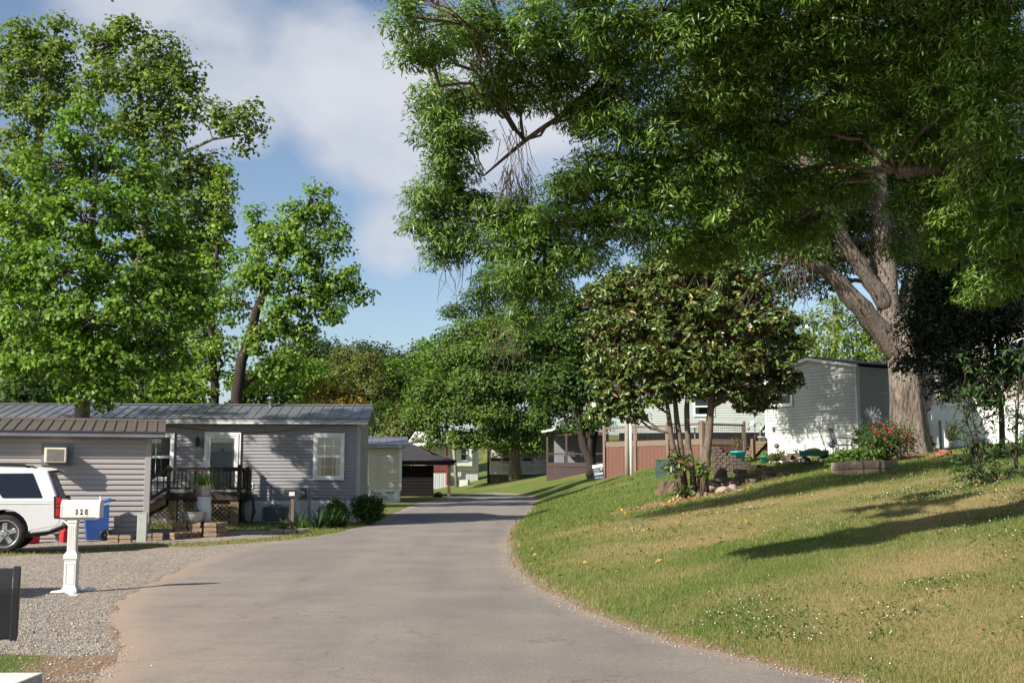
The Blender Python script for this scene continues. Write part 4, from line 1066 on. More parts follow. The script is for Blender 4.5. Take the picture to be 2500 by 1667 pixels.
# wooden steps by the sage home
q = G(1842, 1126); ST = thing('wooden_steps', 'wooden steps with handrail between the sage and grey homes', 'steps', q, R(42))
ST.scale = (.85, .85, .85)
for k in range(5):
    MB().box(-.1 + k * .26, .2 + k * .26, 0, .9, .16 + k * .17, .2 + k * .17).build('tread', MAT['wood_mid'], ST)
    MB().box(.19 + k * .26, .21 + k * .26, .01, .89, .2 + k * .17, .33 + k * .17).build('riser', MAT['wood_mid'], ST)
MB().box(-.22, -.08, -.1, .04, -.3, 1.05).build('newel_post', MAT['wood_mid'], ST)
MB().bar((-.15, -.05, .95), (1.3, -.05, 2.0), .05, .1).build('handrail', MAT['wood_dark'], ST)
MB().bar((-.15, -.05, .1), (1.3, -.05, 1.1), .05, .12).build('stringer', MAT['wood_dark'], ST)
MB().bar((-.15, .85, .1), (1.3, .85, 1.1), .05, .12).build('stringer', MAT['wood_dark'], ST)

# ---------------------------------------------------------------- tan and white house at the right edge
p0 = P(2300, 1105, 39.5)
WH = thing('mobile_home', 'tan sided home with bright white skirt at the right edge', 'house', (p0.x, p0.y, T(p0.x, p0.y)), R(-12))
MB().box(.02, 12, .02, 4.4, 1.5, 4.4).build('wall', MAT['siding_tan'], WH)
siding(WH, (0, 0, 0), UX, NF, 9, 1.5, 4.3, .2, MAT['siding_tan'])
MB().box(-.12, .06, -.05, .1, 1.35, 4.4).build('corner_trim', MAT['siding_tan'], WH)
panels(WH, (.02, .01, 0), UX, NF, 9, -.4, 1.42, .42, MAT['skirt_white'])
panels(WH, (.02, .02, 0), (0, 1, 0), (-1, 0, 0), 4.3, -.4, 1.42, .42, MAT['skirt_white'])
MB().box(-.02, 9, -.04, .015, 1.42, 1.51).build('skirt_rail', MAT['trim_white'], WH)
MB().prism([(-.4, 4.4), (2.2, 5.3), (4.8, 4.4), (4.8, 4.52), (2.2, 5.42), (-.4, 4.52)], -.3, 12.3, 'x').build('roof', MAT['roof_dark'], WH)
window(WH, 2.3, -.034, 2.3, 3.6, 1.2, .09, grid=None, blind=True)
bl = thing('straw_bundle', 'tan straw bundle hanging on the white skirt behind the sapling', 'straw', Vector((p0.x, p0.y, T(p0.x, p0.y))) + Vector((.28, -.2, .25)), 0)
s_ = MB(); rr = random.Random(5)
for k in range(90):
    x_ = rr.uniform(-.12, .14); s_.bar((x_, rr.uniform(-.08, 0), rr.uniform(.0, .1)), (x_ + rr.uniform(-.05, .05), rr.uniform(-.08, 0), rr.uniform(.42, .56)), .012, .012)
s_.build('straw_stems', MAT['straw'], bl)
MB().box(-.13, .15, -.1, .02, .25, .3).build('band', MAT['straw'], bl)

# meter cabinet by the oak
q = G(2296, 1098); MC = thing('meter_cabinet', 'small white utility cabinet on a post beside the oak trunk', 'cabinet', (q.x, q.y, q.z), R(-10))
MB().box(-.02, .05, 0, .06, -.2, 1.35).build('post', MAT['grey_metal'], MC)
MB().box(-.24, .03, -.16, -.001, .95, 1.45).build('box', MAT['trim_white'], MC, bevel=.012)
MB().box(.055, .12, -.05, .05, -.2, 1.3).build('conduit', MAT['trim_white'], MC)

# ---------------------------------------------------------------- screened porch (purple brown)
p0 = P(1334, 1171, 88)
PP = thing('screened_porch', 'purple brown screened porch with white roof edge beyond the lawn', 'porch', (p0.x, p0.y, T(p0.x, p0.y)), R(-10))
pu = MAT['deck_purple']
for k in range(30): MB().box(k * .145 + .004, k * .145 + .141, 0, .02, -.3, 1.02).build('skirt_board', pu, PP)
MB().box(0, 4.35, -.03, .025, 1.03, 1.36).build('band', pu, PP)
for xx in (0, 1.42, 2.85, 4.25): MB().box(xx, xx + .15, -.05, .1, 1.36, 3.35).build('post', pu, PP)
MB().box(-.05, 4.45, -.06, .12, 3.35, 3.6).build('beam', pu, PP)
MB().box(.1, 4.3, -.04, .02, 1.95, 2.05).build('rail', pu, PP)
MB().prism([(-.3, 3.55), (4.7, 4.35), (4.7, 4.5), (-.3, 3.7)], -.4, 3.5).build('roof', MAT['roof_white'], PP)
MB().box(.1, 4.3, 3.4, 3.5, -.3, 3.6).build('back_wall', MAT['shade_trim'], PP)  # dark tone stands in for the dim inside of the porch
MB().box(.05, 4.3, .03, 3.4, 1.3, 1.35).build('floor', pu, PP)
PT = thing('patio_set', 'dark table and cushions inside the screened porch', 'furniture', PP.matrix_world @ Vector((0, 0, 0)))
PT.location = PP.location + Vector((2.0, .8, 1.35))
MB().box(-.7, .7, -.3, .3, .5, .56).build('table_top', MAT['wood_mid'], PT)
for sx in (-.6, .6): MB().box(sx - .04, sx + .04, -.25, .25, 0, .5).build('leg', MAT['black_metal'], PT)
MB().box(-.35, .15, -.1, .4, .57, .85).build('cushion', MAT['navy'], PT, bevel=.05)

# ---------------------------------------------------------------- beige home with white railing
p0 = P(1195, 1178, 102)
BH = thing('mobile_home', 'beige home with white porch railing behind the roadside oak', 'house', (p0.x, p0.y, T(p0.x, p0.y)), R(-3))
MB().box(0, 9, 1.8, 6, .9, 3.6).build('wall', MAT['siding_beige'], BH)
siding(BH, (0, 1.78, 0), UX, NF, 9, 1.0, 3.6, .2, MAT['siding_beige'])
MB().prism([(1.0, 3.55), (3.9, 4.7), (6.6, 3.55), (6.6, 3.7), (3.9, 4.85), (1.0, 3.7)], -.3, 9.3, 'x').build('roof', MAT['roof_dark'], BH)
MB().box(0, 5.0, 0, 1.75, .8, .95).build('porch_floor', MAT['trim_white'], BH)
for k in range(20): MB().box(k * .25 + .005, k * .25 + .245, .05, .08, -.5, .79).build('skirt_board', MAT['stump'], BH)
for k in range(6): MB().box(k * .98, k * .98 + .09, -.02, .07, .95, 3.2 if k < 4 else 2.1).build('post', MAT['trim_white'], BH)
MB().box(0, 5.0, 0, .06, 1.86, 1.93).build('top_rail', MAT['trim_white'], BH)
MB().box(0, 5.0, 0, .06, 1.0, 1.05).build('bottom_rail', MAT['trim_white'], BH)
bal2 = MB().box(-.018, .018, -.034, .018, 0, .82).mesh('baluster', MAT['trim_white'])
for k in range(46): link('baluster', bal2, BH, (.1 + k * .107, .03, 1.05))
MB().box(-.1, 3.2, -.2, 2.0, 3.2, 3.3).build('porch_roof', MAT['roof_dark'], BH)
for xx in (.5, 1.5, 3.2):
    pb = thing('planter_box', f'black planter box {"at the left end" if xx < 1 else "in the middle" if xx < 2 else "right of the oak trunk"} on the white porch railing', 'planter', BH.location + Vector((xx, -.15, 1.93)), 0, 'planters on the white railing')
    MB().box(-.36, .36, -.1, .1, 0, .2).build('box', MAT['plastic_black'], pb)
    pl = MB(); rr = random.Random(int(xx * 10))
    for k in range(14): pl.bar((rr.uniform(-.3, .3), 0, .2), (rr.uniform(-.4, .4), rr.uniform(-.1, .1), rr.uniform(.35, .7)), .05, .02)
    pl.build('foliage', MAT['box_green'], pb)
window(BH, 3.7, 1.74, 1.6, 3.0, 1.1, .09, grid=None, blind=True)
window(BH, 1.2, 1.74, 1.6, 3.0, 1.4, .09, grid=None, blind=True)
pst = thing('porch_steps', 'short dark steps at the right end of the white railing', 'steps', P(1316, 1172, 101), R(-3))
for k in range(4): MB().box(.0 + k * .0, 1.0, -.25 * k, -.25 * k + .3, .62 - k * .2 - .05, .62 - k * .2).build('tread', MAT['trim_white'], pst)
for sx in (.05, .9): MB().bar((sx, .2, .5), (sx, -.9, -.15), .06, .16).build('stringer', MAT['wood_dark'], pst)
fl = thing('flag', 'red and white flag hanging from the beige home eave', 'flag', P(1308, 1062, 100), 0)
MB().bar((0, 0, 0), (.55, -.5, -.55), .03, .03).build('pole', MAT['grey_metal'], fl)
for nm, m_, a, b in (('stripe', 'flag_red', 0, .28), ('field', 'flag_white', .28, .8), ('stripe', 'flag_red', .8, 1.0)):
    vs = []; fs = []
    for i in range(5):
        for j in range(5):
            t = a + (b - a) * j / 4; s = i / 4
            vs.append((.25 + t * .5 - s * .12 + .03 * math.sin(6 * t), -.25 - t * .35 + .05 * math.sin(5 * s + 8 * t), -.3 - t * .35 - s * 1.05))
    for i in range(4):
        for j in range(4): fs.append((i * 5 + j, i * 5 + j + 1, i * 5 + j + 6, i * 5 + j + 5))
    o_ = MB().add(vs, fs, True).build(nm, MAT[m_], fl); sd = o_.modifiers.new('s', 'SOLIDIFY'); sd.thickness = .006

# ---------------------------------------------------------------- white home in the distance
p0 = P(1168, 1180, 114)
WD2 = thing('mobile_home', 'bright white home with grey skirt beyond the carport', 'house', (p0.x, p0.y, T(p0.x, p0.y)), R(18))
MB().box(-5.2, -.02, .02, 6, .85, 3.55).build('wall', MAT['siding_white'], WD2)
siding(WD2, (-5, 0, 0), UX, NF, 4.95, .9, 3.5, .26, MAT['siding_white'])
siding(WD2, (0, .05, 0), (0, 1, 0), (1, 0, 0), 5.9, .9, 3.5, .26, MAT['siding_white'])
panels(WD2, (-5.2, .01, 0), UX, NF, 5.18, -.5, .86, .4, MAT['skirt_grey'])
panels(WD2, (-.01, .02, 0), (0, 1, 0), (1, 0, 0), 5.9, -.5, .86, .4, MAT['skirt_grey'])
MB().prism([(-.4, 3.5), (3, 4.5), (6.4, 3.5), (6.4, 3.65), (3, 4.65), (-.4, 3.65)], -5.5, .4, 'x').build('roof', MAT['roof_white'], WD2)
MB().box(-2.3, -.75, -.42, -.02, 1.3, 3.3).build('bay', MAT['siding_white'], WD2)
window(WD2, -1.6, -.435, 1.75, 3.05, .75, .08, grid=None, blind=True)
MB().box(-4.0, -3.0, -.04, -.02, 1.35, 1.6).build('vent', MAT['trim_grey'], WD2)
RD = thing('red_deck', 'small red stained deck with balusters behind the carport post', 'deck', P(1068, 1183, 112), R(18))
MB().box(-2.5, 1.0, 0, 2, 1.1, 1.3).build('deck_floor', MAT['deck_red'], RD)
MB().box(-2.5, 1.0, -.05, .0, 2.0, 2.1).build('top_rail', MAT['deck_red'], RD)
for k in range(24): MB().box(-2.45 + k * .145, -2.38 + k * .145, -.04, 0, 1.3, 2.0).build('baluster', MAT['deck_red'], RD)
for xx in (-2.4, -.8, .9): MB().box(xx - .07, xx + .07, -.06, .06, 0, 3.6).build('post', MAT['deck_red'], RD)
panels(RD, (-2.5, .02, 0), UX, NF, 3.5, -.4, 1.08, .4, MAT['skirt_grey'])
MB().prism([(-3, 3.4), (1.4, 3.9), (1.4, 4.0), (-3, 3.5)], -.6, 2.4).build('roof', MAT['roof_white'], RD)
# ================================================================ vehicles
def arc(cx, cz, r, a0, a1, n):
    return [(cx + r * math.cos(R(a0 + (a1 - a0) * k / n)), cz + r * math.sin(R(a0 + (a1 - a0) * k / n))) for k in range(n + 1)]
def make_suv(label):
    """body along x, nose at -x; origin on the ground under the rear axle; near side is -y"""
    V = thing('parked_car', label, 'car')
    wb, hw = 2.95, 1.0
    # lower body: outline with wheel arches, lofted in three layers so that the flanks bulge
    low = [(-wb - .95, .42), (-wb - .50, .40)] + arc(-wb, .42, .50, 180, 0, 14) + [(-.52, .36)] + arc(0, .42, .50, 180, 0, 14)[0:] + [(.62, .46), (1.05, .54), (1.14, .62), (1.15, .90), (1.10, 1.16),
           (-3.35, 1.10), (-3.75, 1.06), (-3.98, .92), (-4.0, .6)]
    n = len(low); vs = []; fs = []
    layers = [(-hw + .03, .965), (-hw, 1.0), (-hw, 1.0)]
    ysec = [(-.93, .0), (-1.0, .0), (1.0, .0), (.93, .0)]
    def shr(p, k):   # pull outline inwards at the outer layers
        cx_, cz_ = -1.45, .80
        return (cx_ + (p[0] - cx_) * (1 - k * .012), cz_ + (p[1] - cz_) * (1 - k * .06))
    secs = [(-.99, 1), (-.93, .15), (.93, .15), (.99, 1)]
    for yy, k in secs:
        for p in low: q = shr(p, k); vs.append((q[0], yy, q[1]))
    fs.append(tuple(range(n))); fs.append(tuple(range(4 * n - 1, 3 * n - 1, -1)))
    for s in range(3):
        for i in range(n):
            j = (i + 1) % n; fs.append((s * n + i, (s + 1) * n + i, (s + 1) * n + j, s * n + j))
    b = MB().add(vs, fs).build('body', MAT['car_white'], V, bevel=.025, seg=3)
    # cabin
    sec = [(-2.55, 1.08, .94), (-1.78, 1.72, .80), (-1.5, 1.79, .76), (-.4, 1.83, .75), (.55, 1.80, .76), (.78, 1.74, .78), (1.06, 1.10, .93)]
    top = [(-2.55, 1.05), (-1.78, 1.73), (-1.45, 1.80), (-.4, 1.835), (.5, 1.81), (.80, 1.76), (1.07, 1.08)]
    vs = []; m = len(top)
    def halfw(z): return .955 - max(0, z - 1.05) / .78 * .175
    for sgn in (-1, 1):
        for (x_, z_) in top: vs.append((x_, sgn * halfw(z_), z_))
    fs = [tuple(range(m - 1, -1, -1)), tuple(range(m, 2 * m))] + [(i, i + 1, i + 1 + m, i + m) for i in range(m - 1)] + [(0, m, 2 * m - 1, m - 1)]
    MB().add(vs, fs).build('cabin', MAT['car_white'], V, bevel=.04, seg=3)
    def sidepanel(pts, nm, mt, off=.006, parent=V, both=True):
        for sgn in ((-1, 1) if both else (-1,)):
            a = [(x_, sgn * (halfw(z_) + off), z_) for x_, z_ in pts]; c = [(x_, sgn * (halfw(z_) - .02), z_) for x_, z_ in pts]
            k = len(pts)
            MB().add(a + c, [tuple(range(k)), tuple(range(2 * k - 1, k - 1, -1))] + [(i, (i + 1) % k, (i + 1) % k + k, i + k) for i in range(k)]).build(nm, mt, parent)
    gm = MAT['car_glass']
    sidepanel([(-.05, 1.16), (-.10, 1.18), (-.37, 1.63), (-.38, 1.665), (-.34, 1.69), (.47, 1.70), (.50, 1.69), (.73, 1.17), (.70, 1.16)], 'quarter_window', gm)
    sidepanel([(-1.35, 1.14), (-1.40, 1.70), (-.92, 1.71), (-.52, 1.16)][::1], 'door_window', gm)
    sidepanel([(-2.3, 1.13), (-1.8, 1.66), (-1.46, 1.69), (-1.42, 1.14)], 'door_window', gm)
    # shut lines: thin dark strips
    for pts in ([(-.45, 1.12), (-.43, 1.12), (-.83, 1.74), (-.85, 1.74)], [(-1.42, 1.08), (-1.405, 1.08), (-1.445, 1.74), (-1.46, 1.74)]):
        sidepanel(pts, 'shut_line', MAT['car_trim'], .002)
    for sgn in (-1, 1):
        for xx_ in (-1.44, -.56): MB().box(xx_, xx_ + .012, sgn * .992 - .004, sgn * .992 + .004, .47 if xx_ < -1 else .62, 1.08).build('shut_line', MAT['car_trim'], V)
        MB().box(-2.85, -.56, sgn * .99 - .012, sgn * .99 + .012, .50, .56).build('side_moulding', MAT['car_white'], V, bevel=.008)
        MB().box(-3.3, .88, sgn * .985 - .014, sgn * .985 + .014, 1.035, 1.05).build('shoulder_crease', MAT['car_white'], V, bevel=.006)
    # rear: window, lights, spoiler, bumper, plate
    MB().add([(.835, -.62, 1.68), (.835, .62, 1.68), (1.055, .74, 1.18), (1.055, -.74, 1.18), (.815, -.62, 1.68), (.815, .62, 1.68), (1.02, .74, 1.18), (1.02, -.74, 1.18)],
             [(0, 1, 2, 3), (7, 6, 5, 4), (0, 4, 5, 1), (1, 5, 6, 2), (2, 6, 7, 3), (3, 7, 4, 0)]).build('rear_window', gm, V)
    sp_ = MB().prism([(.55, 1.80), (.62, 1.835), (.98, 1.80), (1.0, 1.77), (.80, 1.745)], -.76, .76)
    sp_.build('spoiler', MAT['car_white'], V, bevel=.012)
    MB().box(.84, .99, -.74, .74, 1.725, 1.742).build('spoiler_lip', MAT['car_trim'], V)
    for sgn in (-1, 1):
        yo, yi = sgn * 1.0, sgn * .80
        t = thing('tail', '', '', (0, 0, 0)); COL.objects.unlink(t); bpy.data.objects.remove(t)
        pts = [(.86, .66), (1.13, .68), (1.125, 1.19), (.86, 1.20)]
        pts = [(.985, .72), (1.135, .72), (1.115, 1.20), (.96, 1.20)]
        hsg = MB().prism(pts, min(yo, yi), max(yo, yi)).build('tail_light', MAT['car_trim'], V, bevel=.012)
        for (za, zb_) in ((.76, .94), (.965, 1.02), (1.04, 1.17)):
            MB().box(1.02, 1.14, min(yo * 1.006, yi), max(yo * 1.006, yi), za, zb_).build('lens', MAT['tail_red'], hsg, bevel=.01)
    MB().prism([(.50, .40), (.88, .44), (1.16, .56), (1.21, .64), (1.20, .72), (1.06, .76), (.72, .70), (.55, .62)], -.985, .985).build('rear_bumper', MAT['car_white'], V, bevel=.05, seg=3)
    MB().prism([(.40, .30), (.85, .36), (1.1, .46), (1.05, .52), (.40, .44)], -.9, .9).build('under_tray', MAT['car_trim'], V)
    MB().box(1.15, 1.24, -.12, .12, .46, .54).build('tow_hitch', MAT['car_trim'], V)
    MB().box(1.12, 1.16, -.28, .28, .86, 1.0).build('number_plate', MAT['paint_white'], V)
    for sgn in (-1, 1):
        rr_ = MB(); rr_.tube([(-1.5, sgn * .66, 1.80), (-1.42, sgn * .66, 1.87), (-.4, sgn * .66, 1.895), (.30, sgn * .66, 1.875), (.42, sgn * .66, 1.80)], .022, 8)
        rr_.build('roof_rail', MAT['car_trim'], V)
        MB().lathe([(.098, 0), (.104, .004 * sgn), (.104, 0)], 28, (.50, sgn * .984, .92), 'y').build('fuel_door_line', MAT['grey_metal'], V)
        MB().box(-3.2, -.56, sgn * .93 - .05, sgn * .93 + .05, .33, .38).build('running_board', MAT['car_trim'], V)
        MB().box(-.86, -.70, sgn * .985 - .012, sgn * .985 + .03 * sgn if sgn > 0 else sgn * .985 + .012, .93, .965).build('door_handle', MAT['car_white'], V)
        MB().prism([(-4.0, .75), (-3.72, .76), (-3.6, .96), (-3.9, .93)], sgn * .8, sgn * .985).build('headlight', MAT['glass'], V)
        MB().box(-2.38, -2.2, sgn * 1.0, sgn * 1.2, 1.12, 1.27).build('wing_mirror', MAT['car_white'], V, bevel=.03)
    MB().prism([(-wb - .55, .40), (.6, .42), (.6, .84), (-wb - .55, .84)], -.80, .80).build('chassis', MAT['car_trim'], V)
    MB().prism([(-2.50, 1.10), (-1.80, 1.69), (-1.77, 1.70), (-2.47, 1.11)], -.74, .74).build('windscreen', gm, V)
    MB().box(-4.02, -3.985, -.6, .6, .55, .95).build('radiator_grille', MAT['car_trim'], V)
    for wx in (-wb, 0):
        for sgn in (-1, 1):
            w = link('wheel', MB().lathe([(.225, -.10), (.30, -.125), (.375, -.12), (.40, -.095), (.403, -.05), (.403, .05), (.40, .095), (.375, .12), (.30, .125), (.225, .10)], 40, axis='y').mesh('tyre', MAT['tyre']), V, (wx, sgn * .87, .403))
            rim = MB(); s1 = sgn
            rim.lathe([(.285, .085 * s1), (.30, .128 * s1), (.272, .125 * s1), (.262, .06 * s1), (.262, -.1 * s1)], 40, axis='y')
            rim.lathe([(.0, .105 * s1), (.05, .11 * s1), (.085, .095 * s1), (.095, .05 * s1)], 20, axis='y')
            for k in range(5):
                t = R(90 + k * 72); d = Vector((math.cos(t), 0, math.sin(t))); sd = Vector((-math.sin(t), 0, math.cos(t)))
                vs = []
                for (r_, wv, yv) in ((.06, .055, .10), (.17, .046, .095), (.272, .066, .108)):
                    for sg in (-1, 1):
                        for y2 in (yv * s1, (yv - .05) * s1): vs.append(d * r_ + sd * (sg * wv) + Vector((0, y2, 0)))
                fs = []
                for s in range(2):
                    o_ = s * 4
                    for a_, b_ in ((0, 1), (1, 3), (3, 2), (2, 0)): fs.append((o_ + a_, o_ + b_, o_ + b_ + 4, o_ + a_ + 4))
                rim.add(vs, fs)
            rim.build('rim', MAT['alloy'], w, bevel=.006)
            MB().lathe([(0, .03 * s1), (.255, .03 * s1)], 32, axis='y').build('brake_disc', MAT['grey_metal'], w)
            for k in range(6):
                t = R(60 * k + 30); MB().lathe([(0, .118 * s1), (.014, .118 * s1), (.016, .09 * s1)], 8, (.062 * math.cos(t), 0, .062 * math.sin(t)), 'y').build('lug_nut', MAT['car_trim'], w)
    lettering(V, 'LT', .055, (-.62, -.962, 1.145), (R(90), 0, 0), MAT['grey_metal'])
    return V
suv = make_suv('white parked car with red tail light beside the taupe shed')
q = P(24, 1357, 26.8); suv.location = (q.x, q.y, T(q.x, q.y) + .0); suv.rotation_euler = (0, 0, R(15))
suv2 = copy_tree(suv); suv2['label'] = 'second parked car out of view, casting the shadow on the gravel'
suv2.location = (-9.75, 15.8, T(-9.75, 15.8)); suv2.rotation_euler = (0, 0, R(6))

# ================================================================ mailboxes
q = G(172, 1447)
MX = thing('mailbox', 'white ribbed mailbox numbered 320 on a moulded white post', 'mailbox', q, R(5))
wp = MAT['white_plastic']
po = MB()
def sq(mb, prof):
    vs = []
    for h, z in prof: vs += [(-h, -h, z), (h, -h, z), (h, h, z), (-h, h, z)]
    fs = [(3, 2, 1, 0)] + [(4 * i + a, 4 * i + (a + 1) % 4, 4 * i + 4 + (a + 1) % 4, 4 * i + 4 + a) for i in range(len(prof) - 1) for a in range(4)]
    k = 4 * (len(prof) - 1); fs.append((k, k + 1, k + 2, k + 3)); mb.add(vs, fs)
sq(po, [(.115, -.1), (.115, .05), (.09, .085), (.085, .10), (.085, .46), (.09, .47), (.09, .485), (.1, .49), (.1, .545), (.062, .60), (.062, 1.0), (.07, 1.01), (.07, 1.05)])
post = po.build('post', wp, MX, bevel=.004)
for k in range(4): MB().box(-.05 + k * .028, -.036 + k * .028, -.0655, -.0622, .63, .97).build('flute', wp, post)
fr = MB(); fr.box(-.062, -.052, -.0895, -.0855, .13, .43); fr.box(.052, .062, -.0895, -.0855, .13, .43); fr.box(-.052, .052, -.0895, -.0855, .42, .43); fr.box(-.052, .052, -.0895, -.0855, .13, .14)
fr.build('panel_moulding', wp, post)
MB().box(-.12, .34, -.06, .06, 1.051, 1.085).build('bracket', wp, MX)
MB().prism([(-.16, 1.05), (-.065, 1.05), (-.065, .97)], -.05, .05).build('brace', wp, MX)
pr = [(-.105, 0), (.105, 0)] + arc(0, .15, .105, 0, 180, 12)
bx = MB(); bx.prism(pr, -.27, .26, 'x')
box = bx.build('box', wp, MX, (.12, 0, 1.087), bevel=.004)
MB().prism([(-.115, -.008), (.115, -.008)] + arc(0, .15, .116, 0, 180, 12), .225, .275, 'x').build('door', wp, box, bevel=.004)
MB().prism([(-.109, -.003), (.109, -.003)] + arc(0, .15, .110, 0, 180, 12), -.285, -.262, 'x').build('back_rim', wp, box, bevel=.004)
MB().lathe([(.0, .045), (.012, .04), (.014, .025), (.008, .012), (.012, 0)], 10, (.25, 0, .265)).build('knob', wp, box)
MB().box(.10, .103, -.1085, -.105, .0, .135).build('seam', MAT['trim_grey'], box)
for k, ch_ in enumerate('320'):
    lettering(box, ch_, .105, (-.055 + k * .068, -.1075, .045), (R(90), 0, 0), MAT['ink'], sx=.74, bold=.0035)
MB().box(-.06, -.02, .11, .12, .05, .2).build('flag', MAT['flag_red'], box)
def stone(name, label, cat, loc, s, mat, seed, group=None, parent=None, flat=.6):
    rr = random.Random(seed); bm = bmesh.new(); bmesh.ops.create_icosphere(bm, subdivisions=2, radius=1)
    ax = [Vector((rr.uniform(-1, 1), rr.uniform(-1, 1), rr.uniform(-1, 1))).normalized() for _ in range(7)]
    for v in bm.verts:
        f = 1.0
        for a in ax:
            d = v.co.dot(a)
            if d > .55: f *= 1 - (d - .55) * .75
        v.co = Vector((v.co.x * s[0], v.co.y * s[1], v.co.z * s[2])) * f
    me = bpy.data.meshes.new(name); bm.to_mesh(me); bm.free(); me.materials.append(mat)
    o = link(name, me, parent, loc, (0, 0, rr.uniform(0, 3)))
    if label: tag(o, label, cat, group)
    return o
for (px, py, lb, s) in ((142, 1449, 'left of the white mailbox post', .12), (182, 1453, 'in front of the white mailbox post', .11), (214, 1444, 'right of the white mailbox post', .12)):
    g_ = G(px, py); stone('stone', f'pale flat stone on the ground {lb}', 'stone', g_ + Vector((0, 0, .02)), (s, s * .7, s * .45), MAT['rock_white'], px, 'stones round the mailbox post')

# 310 mailbox on a timber post
q = G(713, 1294)
MY = thing('mailbox', 'small dark mailbox numbered 310 on a wooden post', 'mailbox', q, R(4))
MB().box(-.045, .045, -.045, .045, -.1, .98).build('post', MAT['wood_mid'], MY, bevel=.004)
s_ = 1.0
pr2 = [(-.09, 0), (.09, 0)] + arc(0, .16, .09, 0, 180, 10)
b2 = MB().prism(pr2, -.27, .25, 'x').build('box', MAT['black_metal'], MY, (0, 0, .985), bevel=.005)
MB().box(-.10, .06, -.0935, -.0905, .05, .16).build('number_plate', MAT['paint_white'], b2)
lettering(b2, '310', .1, (-.02, -.0945, .07), (R(90), 0, 0), MAT['ink'], sx=.85)

# near black mailbox cut off by the left edge
q = P(37, 1560, 4.5)
MZ = thing('mailbox', 'black metal mailbox cut off by the left edge', 'mailbox', (q.x, q.y, T(q.x, q.y)), R(21))
zz = q.z - T(q.x, q.y)
pr3 = [(-.09, 0), (.09, 0)] + arc(0, .165, .09, 0, 180, 14)
b3 = MB().prism(pr3, -.5, 0, 'x').build('box', MAT['black_metal'], MZ, (0, 0.09, zz), bevel=.006)
MB().prism([(-.097, -.004), (.097, -.004)] + arc(0, .165, .097, 0, 180, 14), -.02, .006, 'x').build('door', MAT['black_metal'], b3, bevel=.003)
MB().box(-.34, -.24, .04, .14, -.1, zz - .002).build('post', MAT['wood_mid'], MZ)

# ================================================================ things by the shed
q = shpt(-1.1, -.5)
BN = thing('wheelie_bin', 'blue wheeled bin against the taupe shed wall', 'bin', q, YAWS + R(6))
pb = MAT['plastic_blue']
def loft(mb, rings):
    k = len(rings[0]); vs = [p for r_ in rings for p in r_]
    fs = [tuple(range(k - 1, -1, -1)), tuple(range((len(rings) - 1) * k, len(rings) * k))]
    for i in range(len(rings) - 1):
        for j in range(k): fs.append((i * k + j, i * k + (j + 1) % k, (i + 1) * k + (j + 1) % k, (i + 1) * k + j))
    mb.add(vs, fs)
def rect(x0, x1, y0, y1, z0, z1=None):
    z1 = z0 if z1 is None else z1
    return [(x0, y0, z0), (x1, y0, z1), (x1, y1, z1), (x0, y1, z0)]
bb = MB(); loft(bb, [rect(-.22, .25, -.25, .25, .04), rect(-.25, .27, -.28, .28, .35), rect(-.30, .30, -.31, .31, .74, .93)])
bb.build('bin_body', pb, BN, bevel=.02)
ld = MB(); loft(ld, [rect(.04, .34, -.33, .33, .93, 1.0), rect(.03, .33, -.32, .32, .97, 1.10)]); ld.build('lid', pb, BN, bevel=.015)
MB().tube([(.36, -.24, 1.02), (.42, -.24, 1.05), (.42, .24, 1.05), (.36, .24, 1.02)], .018, 8).build('handle', pb, BN)
MB().box(.02, .3, -.312, -.306, .3, .9).build('side_rib', pb, BN, bevel=.004)
for sgn in (-1, 1):
    w = link('wheel', MB().lathe([(.12, -.03), (.155, -.035), (.16, 0), (.155, .035), (.12, .03)], 24, axis='y').mesh('wheel', MAT['plastic_black']), BN, (.24, sgn * .30, .16))
    h = MB(); h.lathe([(0, .03), (.035, .035), (.035, -.035), (0, -.03)], 12, axis='y')
    for k in range(6):
        t = R(60 * k); h.bar((0, sgn * .01, 0), (.125 * math.cos(t), sgn * .01, .125 * math.sin(t)), .03, .018)
    h.build('spokes', MAT['plastic_black'], w)
def fuel_can(label, loc, rz, s=1.0):
    c = thing('fuel_can', label, 'fuel can', loc, rz, 'red fuel cans by the shed'); c.scale = (s, s, s)
    b = MB(); loft(b, [rect(-.16, .16, -.10, .10, 0), rect(-.17, .17, -.11, .11, .12), rect(-.165, .165, -.105, .105, .27), rect(-.10, .14, -.07, .07, .34)])
    b.build('can_body', MAT['plastic_red'], c, bevel=.02)
    MB().tube([(-.08, 0, .33), (-.06, 0, .40), (.08, 0, .40), (.12, 0, .33)], .02, 8).build('handle', MAT['plastic_red'], c)
    MB().tube([(-.13, 0, .31), (-.15, 0, .36), (-.19, 0, .40)], [.03, .025, .012], 8).build('spout', MAT['plastic_black'], c)
fuel_can('red plastic fuel can left of the white mailbox post', shpt(-1.68, -.4), YAWS + .5, 1.05)
fuel_can('red plastic fuel can half hidden by the car wheel', shpt(-2.42, -.5), YAWS + .9, 1.05)
q = G(346, 1322)
PD = thing('utility_pedestal', 'weathered pale utility pedestal at the shed corner', 'utility box', q, R(10))
MB().box(-.115, .115, -.1, .1, -.1, .70).build('cover', MAT['concrete_post'], PD, bevel=.012)
MB().box(-.122, .122, -.107, .107, .701, .725).build('cap', MAT['concrete_post'], PD, bevel=.006)

